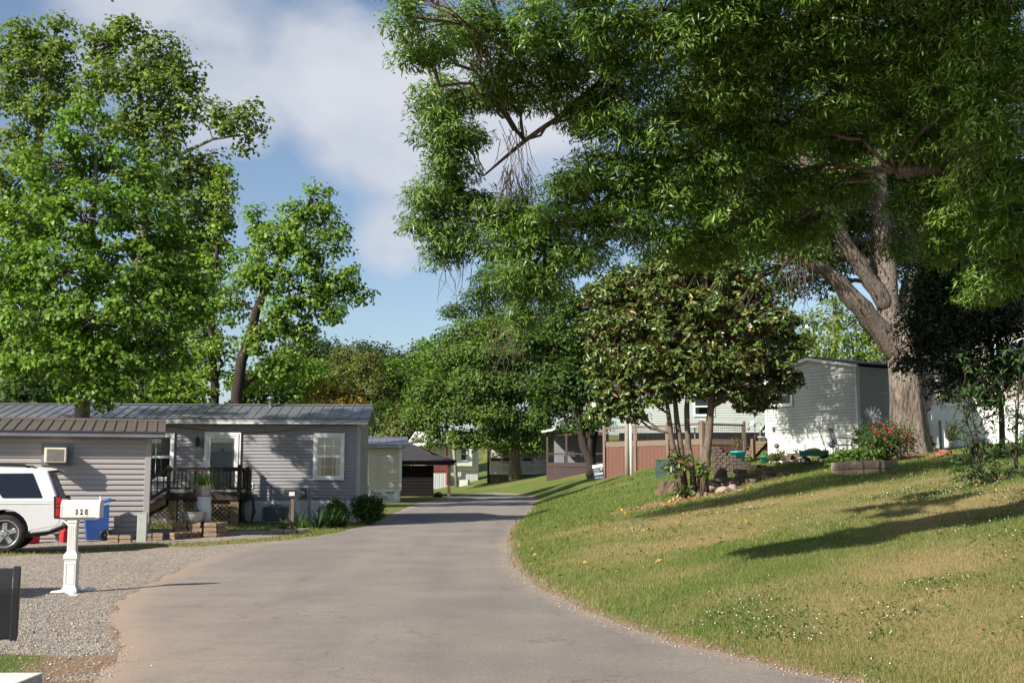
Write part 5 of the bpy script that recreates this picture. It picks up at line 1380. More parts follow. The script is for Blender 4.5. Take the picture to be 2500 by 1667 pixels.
_bk = {}
def block_mesh(dx, dy, dz, mat, seed):
    key = (dx, dy, dz, mat.name, seed)
    if key not in _bk:
        rr = random.Random(seed); bm = bmesh.new(); bmesh.ops.create_cube(bm, size=1)
        bmesh.ops.subdivide_edges(bm, edges=bm.edges, cuts=1, use_grid_fill=True)
        for v in bm.verts:
            o = sum(abs(c) > .4 for c in v.co)
            k = .90 if o == 3 else .955 if o == 2 else 1.0
            v.co = Vector((v.co.x * dx * k + rr.uniform(-.01, .01), v.co.y * dy * k + rr.uniform(-.01, .01), v.co.z * dz * k + rr.uniform(-.005, .005)))
        me = bpy.data.meshes.new('block'); bm.to_mesh(me); bm.free(); me.materials.append(mat); _bk[key] = me
    return _bk[key]
def block(parent, x, y, z, rz, dims, mat, rr, tilt=0):
    return link('block', block_mesh(*dims, mat, rr.randint(0, 5)), parent, (x, y, z + dims[2] / 2), (rr.uniform(-tilt, tilt), rr.uniform(-tilt, tilt), rz))
def block_thing(name, label, cat, loc, specs, dims, mat, seed, tilt=.03, rz=0, group=None):
    t = thing(name, label, cat, loc, rz, group); rr = random.Random(seed)
    for (x, y, z, a) in specs: block(t, x, y, z, a + rr.uniform(-.06, .06), dims, mat, rr, tilt)
    return t
# low edging beside the pedestal
block_thing('block_edging', 'two courses of tan garden blocks left of the utility pedestal', 'edging', G(305, 1324), [(-.28 + k * .30, 0, z, 0) for k in range(2) for z in (-.02, .085)], (.29, .18, .10), MAT['block_tan'], 1)
sp = [(-.25 + k * .27, -.1 + .04 * k, z, .1) for k in range(2) for z in (-.02, .085)] + [(.38 + .12 * k, .25 + .26 * k, z, 1.2) for k in range(4) for z in (-.02, .085)]
block_thing('block_edging', 'tan garden blocks edging the bed below the porch steps', 'edging', G(385, 1318), sp, (.27, .17, .10), MAT['block_tan'], 2)
# ring of blocks carrying milk can and tubs
q = G(478, 1311); 
sp = []
for z in (-.02, .12, .26):
    for k in range(2): sp.append((-.42 + k * .38 + (.03 if z == .12 else 0), 0, z, 0))
    sp.append((.38, .02, z, .0)); sp.append((.62, .16, z, .9)); sp.append((-.55, .32, z, 1.5)); sp.append((.55, .5, z, 1.5)); sp.append((-.2, .62, z, 0)); sp.append((.2, .62, z, 0))
PLR = block_thing('block_planter', 'square planter of stacked tan garden blocks before the porch', 'planter', q, sp, (.36, .2, .135), MAT['block_tan'], 3, rz=R(4))
MB().box(-.5, .5, .05, .6, 0, .36).build('soil', MAT['soil'], PLR)
gal = MAT['galvanised']
q2 = q + Vector((-.12, .25, .40))
tub = thing('wash_tub', 'round galvanised wash tub on the block planter', 'tub', q + Vector((-.10, .12, .40)), 0)
MB().lathe([(0, .0), (.26, .0), (.275, .06), (.285, .065), (.29, .11), (.30, .12), (.315, .2), (.325, .26), (.34, .265), (.325, .27), (.31, .24), (.0, .23)], 28).build('shell', gal, tub)
can = thing('milk_can', 'tall pale metal can standing behind the wash tub', 'can', q + Vector((.07, .46, .38)), 0)
MB().lathe([(.0, 0), (.2, 0), (.205, .1), (.2, .45), (.185, .62), (.19, .66), (.2, .68), (.19, .70), (.0, .70)], 24).build('body', MAT['skirt_grey'], can)
MB().tube([(-.16, -.1, .60), (-.2, -.16, .55), (-.2, -.2, .42)], .012, 6).build('spigot_pipe', MAT['grey_metal'], can)
MB().lathe([(.02, .06), (.05, .04), (.10, 0), (.0, 0)], 14, (-.17, -.2, .34)).build('spout_shade', MAT['grey_metal'], can)
buc = thing('bucket', 'galvanised bucket with arching green plant on the milk can', 'bucket', q + Vector((.05, .46, 1.082)), 0)
MB().lathe([(0, 0), (.19, 0), (.2, .08), (.207, .085), (.212, .17), (.22, .175), (.235, .30), (.245, .305), (.235, .31), (.22, .28), (0, .27)], 24).build('shell', gal, buc)
def grass_clump(name, parent, n, length, width, droop, cols, seed, base_r=.05, mat='leaf_maple', lean=.35):
    """arching strap leaves"""
    rr = np.random.default_rng(seed); V = []; Fa = []; C = []
    for k in range(n):
        a = rr.uniform(0, 2 * math.pi); L = length * rr.uniform(.55, 1.1); el = rr.uniform(lean, 1.0)
        b = np.array([math.cos(a), math.sin(a), 0]) * rr.uniform(0, base_r); d = np.array([math.cos(a) * (1 - el * .8), math.sin(a) * (1 - el * .8), el]); d /= np.linalg.norm(d)
        sd = np.array([-math.sin(a), math.cos(a), 0]); p = b.copy(); col = np.array(cols[rr.integers(len(cols))]) * rr.uniform(.7, 1.25)
        s0 = len(V); m = 6
        for i in range(m + 1):
            t = i / m; w = width * (1 - t ** 2) * (.6 + .4 * min(1, t * 4)) + .001
            V.append(p - sd * w / 2); V.append(p + sd * w / 2); C.append(col); C.append(col)
            d = d + np.array([math.cos(a) * .12, math.sin(a) * .12, -droop * (.4 + t)]) / m; d /= np.linalg.norm(d); p = p + d * L / m
        for i in range(m): Fa.append([s0 + 2 * i, s0 + 2 * i + 1, s0 + 2 * i + 3, s0 + 2 * i + 2])
    o = npmesh(name, np.array(V), np.array(Fa), MAT[mat], parent, np.array(C), True)
    return o
YG = [(.22, .30, .05), (.16, .25, .04), (.28, .32, .08)]
MG = [(.07, .14, .03), (.10, .18, .04)]
DG = [(.025, .055, .02), (.035, .07, .025)]
o_ = grass_clump('foliage', buc, 120, .75, .03, 2.6, YG, 3, .14, lean=.45); o_.location = (0, 0, .27)
o_ = grass_clump('foliage', tub, 24, .35, .02, 1.2, MG, 4, .2); o_.location = (0, 0, .22)
# block ring and day lilies at the 310 mailbox
q = G(706, 1302)
block_thing('block_ring', 'low ring of tan blocks round the 310 mailbox post', 'edging', q, [(-.36, 0, -.02, .05), (.05, -.03, -.02, 0), (.36, .1, -.02, .7), (-.45, .35, -.02, 1.3), (.3, .45, -.02, .2)], (.40, .22, .15), MAT['block_pale'], 6)
for (px, lb) in ((690, 'left'), (738, 'right')):
    t = thing('lily_clump', f'green strap leaved lily clump just {lb} of the 310 mailbox', 'plant', G(px, 1292), 0, 'lilies at the 310 mailbox')
    grass_clump('foliage', t, 60, .5, .02, 1.8, MG + YG[:1], px, .12)
# sword leaved clumps and shrubs along the grey home
for k, (px, py, n, L, lb) in enumerate(((728, 1288, 26, .75, 'left of the meter post'), (776, 1290, 44, .8, 'right of the meter post'), (808, 1289, 44, .75, 'below the window of the grey home'), (832, 1288, 36, .65, 'nearest the grey home corner'))):
    t = thing('iris_clump', f'dark green sword leaved clump {lb}', 'plant', G(px, py), 0, 'sword leaved clumps along the grey home')
    grass_clump('foliage', t, n, L, .045, .7, DG, px, .16, 'leaf_dark', .55)

# ================================================================ things on the right
q = G(1465, 1176); 
FS = thing('for_sale_sign', 'tilted navy and white for sale sign on the lawn', 'sign', q, R(2))
brd = MB().box(-.30, .30, -.012, .012, .18, .98).build('board', MAT['navy'], FS, (0, 0, 0), (0, R(-9), 0))
MB().box(-.30, .30, -.016, -.0125, .80, .98).build('header', MAT['paint_white'], brd)
lettering(brd, 'FOR SALE', .105, (0, -.015, .22), (R(90), 0, 0), MAT['paint_white'])
lettering(brd, 'HURLEY', .10, (-.09, -.015, .67), (R(90), 0, 0), MAT['paint_white'])
lettering(brd, 'VILLAGE', .09, (-.09, -.015, .56), (R(90), 0, 0), MAT['paint_white'])
for zz_ in (.41, .475): MB().box(-.24, .24, -.015, -.0125, zz_, zz_ + .035).build('printed_line', MAT['paint_white'], brd)
MB().lathe([(0, -.0015), (.07, -.001), (.07, 0)], 18, (.2, -.0125, .68), 'y').build('emblem', MAT['siding_cream'], brd)
for sx in (-.27, .27): MB().box(sx - .012, sx + .012, .0125, .03, -.2, .98).build('stake', MAT['black_metal'], brd)

q = G(1532, 1163)
UP = thing('utility_pole', 'short wooden pole with white conduit before the brown deck', 'pole', q, 0)
MB().tube([(0, 0, -.3), (0, 0, 2), (.02, 0, 4.4)], [.13, .125, .12], 12).build('pole', MAT['wood_pole'], UP)
MB().tube([(.19, -.08, -.3), (.19, -.08, 3.9)], .07, 10).build('conduit', MAT['trim_white'], UP)
q = G(1390, 1186) ; q = P(1116, 1184, 108)
UL = thing('utility_pole', 'tall pale leaning pole near the distant white home', 'pole', (q.x, q.y, T(q.x, q.y)), 0)
MB().tube([(0, 0, -.3), (-.28, 0, 3), (-.62, 0, 7.5)], [.16, .15, .13], 12).build('pole', MAT['wood_pole'], UL)
q = P(1134, 1179, 108)
UB = thing('junction_box', 'low grey green utility box beside the leaning pole', 'utility box', (q.x, q.y, T(q.x, q.y)), R(-14))
MB().box(-.4, .4, -.3, .3, -.1, .5).build('cabinet', MAT['concrete_post'], UB, bevel=.02)
MB().prism([(-.31, .501), (.31, .501), (.31, .56), (-.31, .53)], -.41, .41, 'x').build('lid', MAT['concrete_post'], UB)
q = G(1630, 1159)
TB = thing('transformer_box', 'dark green transformer box behind the magnolia trunks', 'utility box', q, R(-25))
MB().box(-.42, .42, -.35, .35, -.2, .62).build('cabinet', MAT['box_green'], TB, bevel=.02)
MB().box(-.45, .45, -.38, .38, .622, .68).build('lid', MAT['box_green'], TB, bevel=.015)
MB().box(-.38, .38, -.37, -.352, .1, .58).build('door', MAT['box_green'], TB, bevel=.006)

# stump
q = G(1632, 1203)
SM = thing('tree_stump', 'low broad tree stump left of the magnolia trunks', 'stump', q, 0)
rr = random.Random(4); s_ = MB(); nseg = 22; vs = []
prof = [(.48, -.1), (.38, .03), (.32, .16), (.31, .30), (.30, .38), (.24, .39), (.0, .30)]
for r_, h in prof:
    for k in range(nseg):
        t = 2 * math.pi * k / nseg; f = 1 + .16 * math.sin(5 * t + 1) + .08 * math.sin(11 * t) + rr.uniform(-.09, .09)
        vs.append((r_ * f * math.cos(t), r_ * f * math.sin(t), h + (rr.uniform(-.09, .09) if .25 < h < .36 else 0)))
s_.add(vs, [(i * nseg + k, i * nseg + (k + 1) % nseg, (i + 1) * nseg + (k + 1) % nseg, (i + 1) * nseg + k) for i in range(len(prof) - 1) for k in range(nseg)])
s_.build('wood', MAT['stump'], SM)
# split logs and rocks at the right foot of the magnolia
for k, (px, py, s, lb) in enumerate(((1740, 1192, .22, 'pale rounded rock leaning on the magnolia'), (1762, 1203, .27, 'mossy rock at the front of the magnolia rubble'), (1790, 1195, .2, 'squared pale rock at the right end of the rubble'),
                                 (1722, 1208, .15, 'small dark rock in front of the thick magnolia trunk'), (1776, 1186, .2, 'tan rock behind the mossy rock'), (1703, 1212, .13, 'small tan rock below the middle magnolia trunk'),
                                 (1752, 1180, .18, 'grey rock between stump wood and magnolia'), (1806, 1200, .13, 'small flat rock at the far right of the rubble'))):
    stone('rock', lb, 'rock', G(px, py) + Vector((0, 0, s * .22)), (s * 1.15, s * .8, s * .62), MAT['rock'], k + 40, 'rocks at the magnolia foot')
LG_ = thing('broken_log', 'dark broken log on end beside the thick magnolia trunk', 'log', G(1758, 1186), 0)
MB().tube([(-.1, 0, -.1), (0, 0, .25), (.14, .02, .52)], [.19, .17, .12], 14, True, False, .3, 3).build('log', MAT['stump'], LG_)
MB().bar((.3, 0, .0), (.15, .05, .55), .12, .06).build('splinter', MAT['stump'], LG_)
pl_ = MB().bar((0, 0, 0.02), (1.3, -.45, .03), .16, .05); g_ = G(1788, 1188)
tag(pl_.build('plank', MAT['wood_dark'], None, g_ + Vector((0, 0, .06))), 'dark old plank lying right of the magnolia rubble', 'plank')
# ring of loose pavers
q = G(1815, 1178); rr = random.Random(9)
ring = []
for k in range(12):
    t = R(200 + k * 25); ring.append((1.35 * math.cos(t), .75 * math.sin(t), -.02, t + 1.57))
ring += [(-.55, .3, .12, .2), (.1, .72, .12, .1), (.05, .75, .26, .5), (.85, .2, .12, .4), (.85, .24, .26, 0), (-.2, -.1, .0, .3), (-.9, -.25, .11, .2)]
ring = [(x, y, z + T(q.x + x, q.y + y) - q.z, a) for x, y, z, a in ring]
block_thing('paver_ring', 'tumbled ring of reddish brown pavers on the lawn', 'fire ring', q, ring, (.40, .26, .14), MAT['block_brown'], 11, .08)
# curved stacked wall of dark blocks
q = G(1800, 1152); wall_b = []
for lvl in range(9):
    ncol = 9 - (lvl if lvl > 2 else 0)
    for k in range(max(2, ncol)):
        a = R(195 + k * 15 + (7 if lvl % 2 else 0)); x_, y_ = .85 * math.cos(a) + .0, .62 * math.sin(a)
        wall_b.append((x_ + k * .03, y_, -.08 + lvl * .11, a + 1.57))
block_thing('block_wall', 'curved stepped wall of stacked dark blocks beside the teal pot', 'garden wall', q, wall_b, (.27, .17, .105), MAT['block_dark'], 12, .03)
# teal pots
def leafy(name, parent, n, r, size, cols, seed, mat='leaf_maple', flat=1.0, lift=0.0):
    rr = np.random.default_rng(seed)
    d = rr.normal(size=(n, 3)); d /= np.linalg.norm(d, axis=1)[:, None]; rad = rr.uniform(.35, 1, n) ** .5
    c = d * rad[:, None] * np.array(r)
    o = leaf_mesh(name, c, d + np.array([0, 0, .6]), size, size * .45, cols, rr, MAT[mat], parent)
    o.location = (0, 0, lift); return o
# ================================================================ plants
def nrm(a): return a / np.maximum(np.linalg.norm(a, axis=-1, keepdims=True), 1e-9)
def leaf_arrays(c, nrmv, L, W, cols, rr, tipdir=None, fold=.25, hexa=False):
    n = len(c)
    up = nrm(nrmv + rr.normal(size=(n, 3)) * .45)
    t = rr.normal(size=(n, 3)) if tipdir is None else tipdir + rr.normal(size=(n, 3)) * .45
    t = nrm(t - up * np.sum(t * up, 1, keepdims=True)); s = np.cross(up, t)
    l = (L * rr.uniform(.65, 1.25, n))[:, None]; w = (W * rr.uniform(.7, 1.25, n))[:, None]
    if hexa:
        V = np.stack([c - t * l * .5, c - t * l * .12 + s * w * .5 + up * w * fold, c + t * l * .25 + s * w * .38 + up * w * fold, c + t * l * .5 - up * l * .08,
                      c + t * l * .25 - s * w * .38 + up * w * fold, c - t * l * .12 - s * w * .5 + up * w * fold], 1)
        b = np.arange(n)[:, None] * 6
        Fq = np.concatenate([b + np.array([0, 3, 2, 1])[::1], b + np.array([0, 5, 4, 3])], 0)
        k = 6
    else:
        V = np.stack([c - t * l * .5, c + s * w * .5 + up * w * fold - t * l * .02, c + t * l * .5 - up * l * .06, c - s * w * .5 + up * w * fold - t * l * .02], 1)
        Fq = np.arange(n * 4).reshape(n, 4)[:, [0, 3, 2, 1]]; k = 4
    C = np.array(cols)[rr.integers(0, len(cols), n)] * rr.uniform(.72, 1.3, (n, 1)) if not isinstance(cols, np.ndarray) or cols.ndim == 2 and len(cols) != n else cols
    C = np.repeat(C, k, 0)
    return V.reshape(-1, 3), Fq, C
def leaf_mesh(name, c, nv, L, W, cols, rr, mat, parent, tipdir=None, fold=.25, hexa=False):
    V, Fq, C = leaf_arrays(c, nv, L, W, cols, rr, tipdir, fold, hexa)
    o = npmesh(name, V, Fq, mat, parent, C)
    return o

def bez(a, b, c, n):
    return [a * (1 - t) ** 2 + b * 2 * t * (1 - t) + c * t * t for t in np.linspace(0, 1, n)]

def crown_points(blobs, rr, per_m2, cl_leaves, cl_r, shell=.45, lump=.35, flat=.6):
    """leaf centres and outward directions through the clumps of each blob; also the clump centres"""
    cs, ns, hubs, gs = [], [], [], []
    for (c, r) in blobs:
        c = np.array(c, float); r = np.array(r, float)
        area = 4 * math.pi * ((r[0] * r[1]) ** 1.6 + (r[0] * r[2]) ** 1.6 + (r[1] * r[2]) ** 1.6) ** (1 / 1.6) / 3 ** (1 / 1.6)
        k = max(4, int(area * per_m2))
        d = nrm(rr.normal(size=(k, 3)))
        rad = shell + (1 - shell) * rr.uniform(0, 1, k) ** .6
        rad *= 1 + lump * (rr.uniform(-1, 1, k))*.5
        h = c + d * r * rad[:, None]
        hubs.append(h)
        m = np.maximum(3, (cl_leaves * rr.uniform(.5, 1.5, k)).astype(int))
        i = np.repeat(np.arange(k), m); q = len(i)
        g = nrm(rr.normal(size=(q, 3))) * (rr.uniform(0, 1, q) ** .45)[:, None]
        sz = cl_r * rr.uniform(.65, 1.25, k)[i][:, None]
        g = g * np.array([1, 1, flat])
        gs.append(g)
        cs.append(h[i] + g * sz + np.array([0, 0, -.25]) * sz * (g[:, :1] ** 2 + g[:, 1:2] ** 2))
        ns.append(nrm(d[i] * .35 + g * np.array([1, 1, 1.6]) * .6 + np.array([0, 0, .6])))
    crown_points.offsets = np.concatenate(gs)
    return np.concatenate(cs), np.concatenate(ns), hubs

def make_tree(name, label, cat, base, stems, blobs, bark, leafmat, cols, L, W, per_m2, cl_leaves, cl_r, seed, group=None,
              tip=None, twigs=True, shell=.45, fold=.25, limb_r=None, twig_r=.016, hexa=False, lump=.35, nside=10, flat=.6, far=False):
    """stems: list of (points, radii) in world space; each blob gets a limb, each clump a twig"""
    rr = np.random.default_rng(seed)
    t = thing(name, label, cat, base, 0, group); b = np.array(base, float)
    tr = MB()
    for k, (pts, rad) in enumerate(stems):
        pts = [np.array(p, float) - b for p in pts]
        P2, R2 = [], []
        for i in range(len(pts) - 1):
            for s in (0, .5): 
                P2.append(pts[i] * (1 - s) + pts[i + 1] * s + (rr.normal(size=3) * rad[i] * .12 if s else 0)); R2.append(rad[i] * (1 - s) + rad[i + 1] * s)
        P2.append(pts[-1]); R2.append(rad[-1])
        tr.tube(P2, R2, nside, True, True, .10, seed + k)
    tr.build('trunk', MAT[bark], t)
    c, n, hubs = crown_points([(np.array(q) - b, r) for q, r in blobs], rr, per_m2, cl_leaves, cl_r, shell, lump, flat)
    # limbs
    allp = np.concatenate([np.array([np.array(p, float) - b for p in pts]) for pts, rad in stems]); allr = np.concatenate([np.array(rad, float) for _, rad in stems])
    lm = MB()
    for bi, (q, r) in enumerate(blobs):
        q = np.array(q) - b
        dd = np.linalg.norm(allp - q, axis=1) + np.maximum(0, allp[:, 2] - q[2] + .2) * 3
        j = int(np.argmin(dd)); s = allp[j]
        midp = (s + q) / 2 + np.array([0, 0, .18 * np.linalg.norm(q - s)]) + rr.normal(size=3) * .08 * np.linalg.norm(q - s)
        r0 = min(allr[j] * .55, limb_r or 9)
        path = bez(s, midp, q, 9); path = [p + rr.normal(size=3) * .03 * np.linalg.norm(q - s) * (0 < i < 8) for i, p in enumerate(path)]
        lm.tube(path, list(np.linspace(r0, max(.02, r0 * .3), 9)), 7)
        if twigs:
            h = hubs[bi]; sel = rr.permutation(len(h))[:max(3, int(len(h) * (.25 if far else .55)))]
            for i in sel:
                e = h[i]; st = path[int(rr.integers(4, 9))]
                mid = (st + e) / 2 + np.array([0, 0, .12 * np.linalg.norm(e - st)]) + rr.normal(size=3) * .06
                lm.tube(bez(st, mid, e, 4), [twig_r * 1.6, twig_r * 1.2, twig_r * .8, twig_r * .3], 4, False)
    if lm.v: lm.build('branches', MAT[bark], t)['kind'] = 'stuff'
    td = None; offs = crown_points.offsets
    if tip == 'rosette': td = nrm(offs) * 3 + n * .5
    elif tip is not None and len(tip) == 3: td = n * tip[0] + np.array([0, 0, -tip[1]]) + nrm(offs) * tip[2]
    elif tip is not None: td = n * tip[0] + np.array([0, 0, -tip[1]])
    cr = leaf_mesh('crown', c, n, L, W, cols, rr, MAT[leafmat], t, td, fold, hexa)
    cr['kind'] = 'stuff'
    return t
def PB(px, py, Y, rx, ry, rd=None):
    """blob: centre and radii from pixels at distance Y"""
    p = P(px, py, Y); s = SC(Y); return (tuple(p), (rx * s, (rd if rd else rx * s * .9), ry * s))
def gnd(px, Y):
    x = (px - CX) / F_PX * Y / math.cos(PITCH) * .9927; return (x, Y, T(x, Y) - .1)
def PX(px, py, Y): return tuple(P(px, py, Y))

GREEN_OAK = [(0.084, 0.150, 0.023), (0.105, 0.182, 0.029), (0.140, 0.221, 0.039), (0.070, 0.124, 0.023)]
GREEN_MAPLE = [(0.109, 0.202, 0.028), (0.143, 0.256, 0.034), (0.092, 0.171, 0.025), (0.184, 0.296, 0.047)]
GREEN_POPLAR = [(0.133, 0.197, 0.040), (0.172, 0.241, 0.052), (0.110, 0.168, 0.035)]
GREEN_LIGHT = [(0.172, 0.264, 0.040), (0.213, 0.310, 0.053), (0.143, 0.224, 0.040)]
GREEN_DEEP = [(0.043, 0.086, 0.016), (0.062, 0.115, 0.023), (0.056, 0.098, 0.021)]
GREEN_MAG = [(0.048, 0.090, 0.018), (0.065, 0.117, 0.024), (0.088, 0.143, 0.030), (0.074, 0.120, 0.022)]
OLIVE = [(0.117, 0.144, 0.036), (0.097, 0.120, 0.030), (0.143, 0.162, 0.042)]

# ---------------------------------------------------------------- big trees on the left
B = gnd(200, 35.9)
make_tree('maple_tree', 'bushy light green maple rising behind the taupe shed', 'tree', B,
    [([B, PX(200, 1010, 35.9), PX(203, 930, 35.9), PX(212, 800, 35.9), PX(222, 640, 35.9), PX(232, 450, 35.9), PX(240, 330, 35.9)], [.26, .23, .22, .18, .13, .08, .03]),
     ([PX(204, 930, 35.9), PX(170, 840, 35.4), PX(110, 720, 35.0)], [.12, .08, .03]), ([PX(207, 880, 35.9), PX(280, 780, 36.2), PX(360, 690, 36.0)], [.12, .08, .03])],
    [PB(210, 330, 35.9, 80, 80), PB(130, 400, 35.6, 95, 80), PB(300, 420, 36.2, 90, 80), PB(70, 520, 35.4, 95, 85), PB(210, 520, 35.0, 110, 90), PB(350, 540, 36.0, 90, 80),
     PB(30, 650, 35.0, 100, 80), PB(160, 660, 34.6, 115, 80), PB(310, 660, 35.2, 110, 80), PB(430, 640, 36.2, 85, 75), PB(90, 770, 34.6, 110, 70), PB(230, 780, 34.2, 110, 75),
     PB(370, 770, 35.0, 110, 75), PB(480, 740, 36.0, 70, 60), PB(150, 870, 34.4, 90, 55), PB(290, 880, 34.6, 100, 55), PB(400, 860, 35.2, 70, 50), PB(230, 960, 34.8, 70, 36), PB(60, 880, 35.0, 70, 50)],
    'bark_grey', 'leaf_maple', GREEN_MAPLE, .155, .13, 3.3, 34, .46, 101, tip=(.8, .35), limb_r=.075, flat=.5, shell=.5)
B = gnd(-330, 36)  # tree left of the view, added to throw dappled shade on the home
make_tree('maple_tree', 'unseen maple outside the left edge, added for its dappled shade on the grey home', 'tree', B,
    [([B, PX(-325, 1000, 36), PX(-320, 800, 36), PX(-300, 500, 36)], [.26, .22, .16, .04])],
    [PB(*b) for b in ((-300, 420, 36, 110, 80), (-200, 480, 36, 110, 80), (-400, 500, 36, 110, 80), (-260, 580, 35, 120, 90), (-420, 640, 35.5, 120, 90), (-190, 690, 35, 120, 80), (-330, 720, 34.8, 120, 80), (-220, 810, 34.8, 120, 70), (-380, 830, 35, 110, 70))],
    'bark_grey', 'leaf_maple', GREEN_MAPLE, .17, .14, 1.3, 30, .5, 106, tip=(.8, .35), limb_r=.075, flat=.5, shell=.5)
B = gnd(345, 57)
make_tree('tulip_poplar', 'tall loose crowned poplar with the highest top, right of the sky gap', 'tree', B,
    [([B, PX(350, 800, 57), PX(347, 500, 57), PX(345, 350, 57), PX(338, 200, 57), PX(330, 80, 57)], [.42, .36, .28, .22, .12, .04]),
     ([PX(347, 420, 57), PX(430, 380, 56.5), PX(520, 340, 56.5), PX(600, 330, 56.5)], [.15, .10, .07, .03]), ([PX(347, 500, 57), PX(280, 400, 57), PX(240, 250, 57)], [.16, .1, .04]),
     ([PX(346, 330, 57), PX(410, 230, 57), PX(450, 160, 57)], [.12, .08, .03])],
    [PB(320, 75, 57, 55, 45), PB(250, 110, 57, 55, 50), PB(390, 130, 57, 65, 55), PB(300, 170, 56.4, 70, 55), PB(450, 190, 57, 50, 60), PB(370, 230, 56.4, 75, 60), PB(240, 220, 57, 50, 55),
     PB(470, 270, 56.8, 55, 45), PB(560, 290, 56.5, 50, 40), PB(610, 290, 56.5, 35, 40), PB(600, 350, 56.5, 25, 25), PB(400, 330, 56.5, 75, 60), PB(300, 310, 56.4, 60, 55), PB(490, 400, 56.8, 60, 55), PB(390, 440, 56.2, 80, 65),
     PB(530, 440, 57, 45, 40), PB(470, 520, 56.6, 80, 65), PB(420, 620, 56.6, 90, 70), PB(510, 610, 57, 60, 60), PB(470, 720, 57, 80, 70), PB(530, 530, 57, 45, 50)],
    'bark_grey', 'leaf_far', GREEN_POPLAR, .24, .20, 1.6, 30, .75, 102, limb_r=.12, twig_r=.03, shell=.35)
B = gnd(60, 59)
make_tree('tulip_poplar', 'tall poplar at the left edge, left of the sky gap', 'tree', B,
    [([B, PX(75, 700, 59), PX(90, 400, 59), PX(110, 200, 59), PX(135, 70, 59)], [.42, .36, .26, .14, .04]), ([PX(90, 420, 59), PX(30, 330, 59), PX(-20, 300, 59)], [.15, .1, .05])],
    [PB(140, 70, 59, 35, 45), PB(70, 90, 59, 60, 45), PB(140, 140, 58.4, 50, 50), PB(20, 120, 59, 45, 50), PB(90, 170, 58.4, 70, 55), PB(160, 220, 59, 40, 55), PB(20, 220, 58.6, 60, 60), PB(110, 270, 58.4, 70, 55),
     PB(30, 330, 59, 50, 35), PB(60, 420, 58.6, 80, 55), PB(-20, 480, 58.6, 70, 80), PB(60, 560, 58.6, 90, 80), PB(20, 700, 58.6, 90, 90), PB(-10, 850, 58, 100, 90), PB(120, 830, 58, 100, 90)],
    'bark_grey', 'leaf_far', GREEN_POPLAR, .24, .20, 1.6, 30, .75, 103, limb_r=.12, twig_r=.03, shell=.35)
B = gnd(575, 53)
make_tree('sweetgum_tree', 'light green tree with dark leaning trunk behind the grey home roof', 'tree', B,
    [([B, PX(578, 960, 53), PX(590, 880, 53), PX(625, 760, 53), PX(660, 680, 53), PX(700, 610, 53), PX(745, 520, 53), PX(770, 450, 53)], [.27, .26, .24, .2, .16, .12, .07, .03]),
     ([PX(590, 890, 53), PX(610, 840, 53), PX(640, 790, 52.6), PX(720, 750, 52.6), PX(800, 700, 52.6)], [.16, .13, .1, .07, .03]), ([PX(640, 720, 53), PX(640, 620, 53.4), PX(625, 540, 53.4)], [.12, .08, .03])],
    [PB(770, 480, 53, 35, 45), PB(720, 520, 53, 50, 45), PB(795, 540, 53, 40, 45), PB(625, 560, 53.2, 28, 60), PB(600, 640, 53.2, 45, 60), PB(680, 590, 52.6, 60, 60), PB(760, 610, 52.6, 65, 55), PB(830, 590, 53, 30, 40),
     PB(660, 680, 52.4, 60, 55), PB(750, 700, 52.4, 70, 50), PB(830, 680, 52.8, 60, 38), PB(870, 715, 53, 32, 25), PB(800, 750, 52.8, 60, 40), PB(700, 770, 52.6, 60, 45), PB(560, 740, 53.4, 45, 60), PB(640, 830, 53, 50, 40), PB(740, 820, 53, 50, 38), PB(680, 900, 53.5, 55, 40), PB(600, 930, 54, 45, 40)],
    'bark_dark', 'leaf_maple', GREEN_LIGHT + GREEN_MAPLE, .19, .16, 2.3, 32, .55, 104, tip=(.8, .35), limb_r=.09, twig_r=.02, shell=.4)
B = gnd(525, 54)
make_tree('slender_tree', 'thin dark trunked tree left of the leaning trunk', 'tree', B,
    [([B, PX(525, 940, 54), PX(515, 840, 54), PX(520, 700, 54), PX(535, 560, 54), PX(540, 460, 54)], [.2, .19, .16, .12, .07, .03])],
    [PB(555, 430, 54, 28, 40), PB(545, 480, 54, 35, 35), PB(540, 560, 54, 30, 45), PB(520, 650, 54, 35, 50), PB(500, 820, 54, 50, 50), PB(545, 850, 54, 45, 45), PB(490, 920, 54, 50, 45)],
    'bark_dark', 'leaf_maple', GREEN_LIGHT, .19, .16, 2.4, 24, .55, 105, limb_r=.06, twig_r=.02)
# understorey behind the homes
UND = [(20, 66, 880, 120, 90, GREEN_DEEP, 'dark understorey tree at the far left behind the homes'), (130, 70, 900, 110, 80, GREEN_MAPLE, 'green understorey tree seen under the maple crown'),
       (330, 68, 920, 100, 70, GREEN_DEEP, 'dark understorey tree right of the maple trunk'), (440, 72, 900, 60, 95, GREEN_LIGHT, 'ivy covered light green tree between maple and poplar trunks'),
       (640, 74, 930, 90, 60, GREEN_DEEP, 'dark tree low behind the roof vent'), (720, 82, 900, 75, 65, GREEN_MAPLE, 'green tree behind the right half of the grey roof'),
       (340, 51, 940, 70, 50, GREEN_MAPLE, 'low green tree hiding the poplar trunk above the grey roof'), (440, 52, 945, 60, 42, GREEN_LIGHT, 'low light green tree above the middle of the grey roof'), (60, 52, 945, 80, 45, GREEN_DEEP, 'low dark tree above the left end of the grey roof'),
       (250, 76, 850, 120, 100, GREEN_DEEP, 'dark tree filling the gap behind the maple'), (420, 80, 760, 110, 130, GREEN_DEEP, 'dark tree in the shade below the poplar crown')]
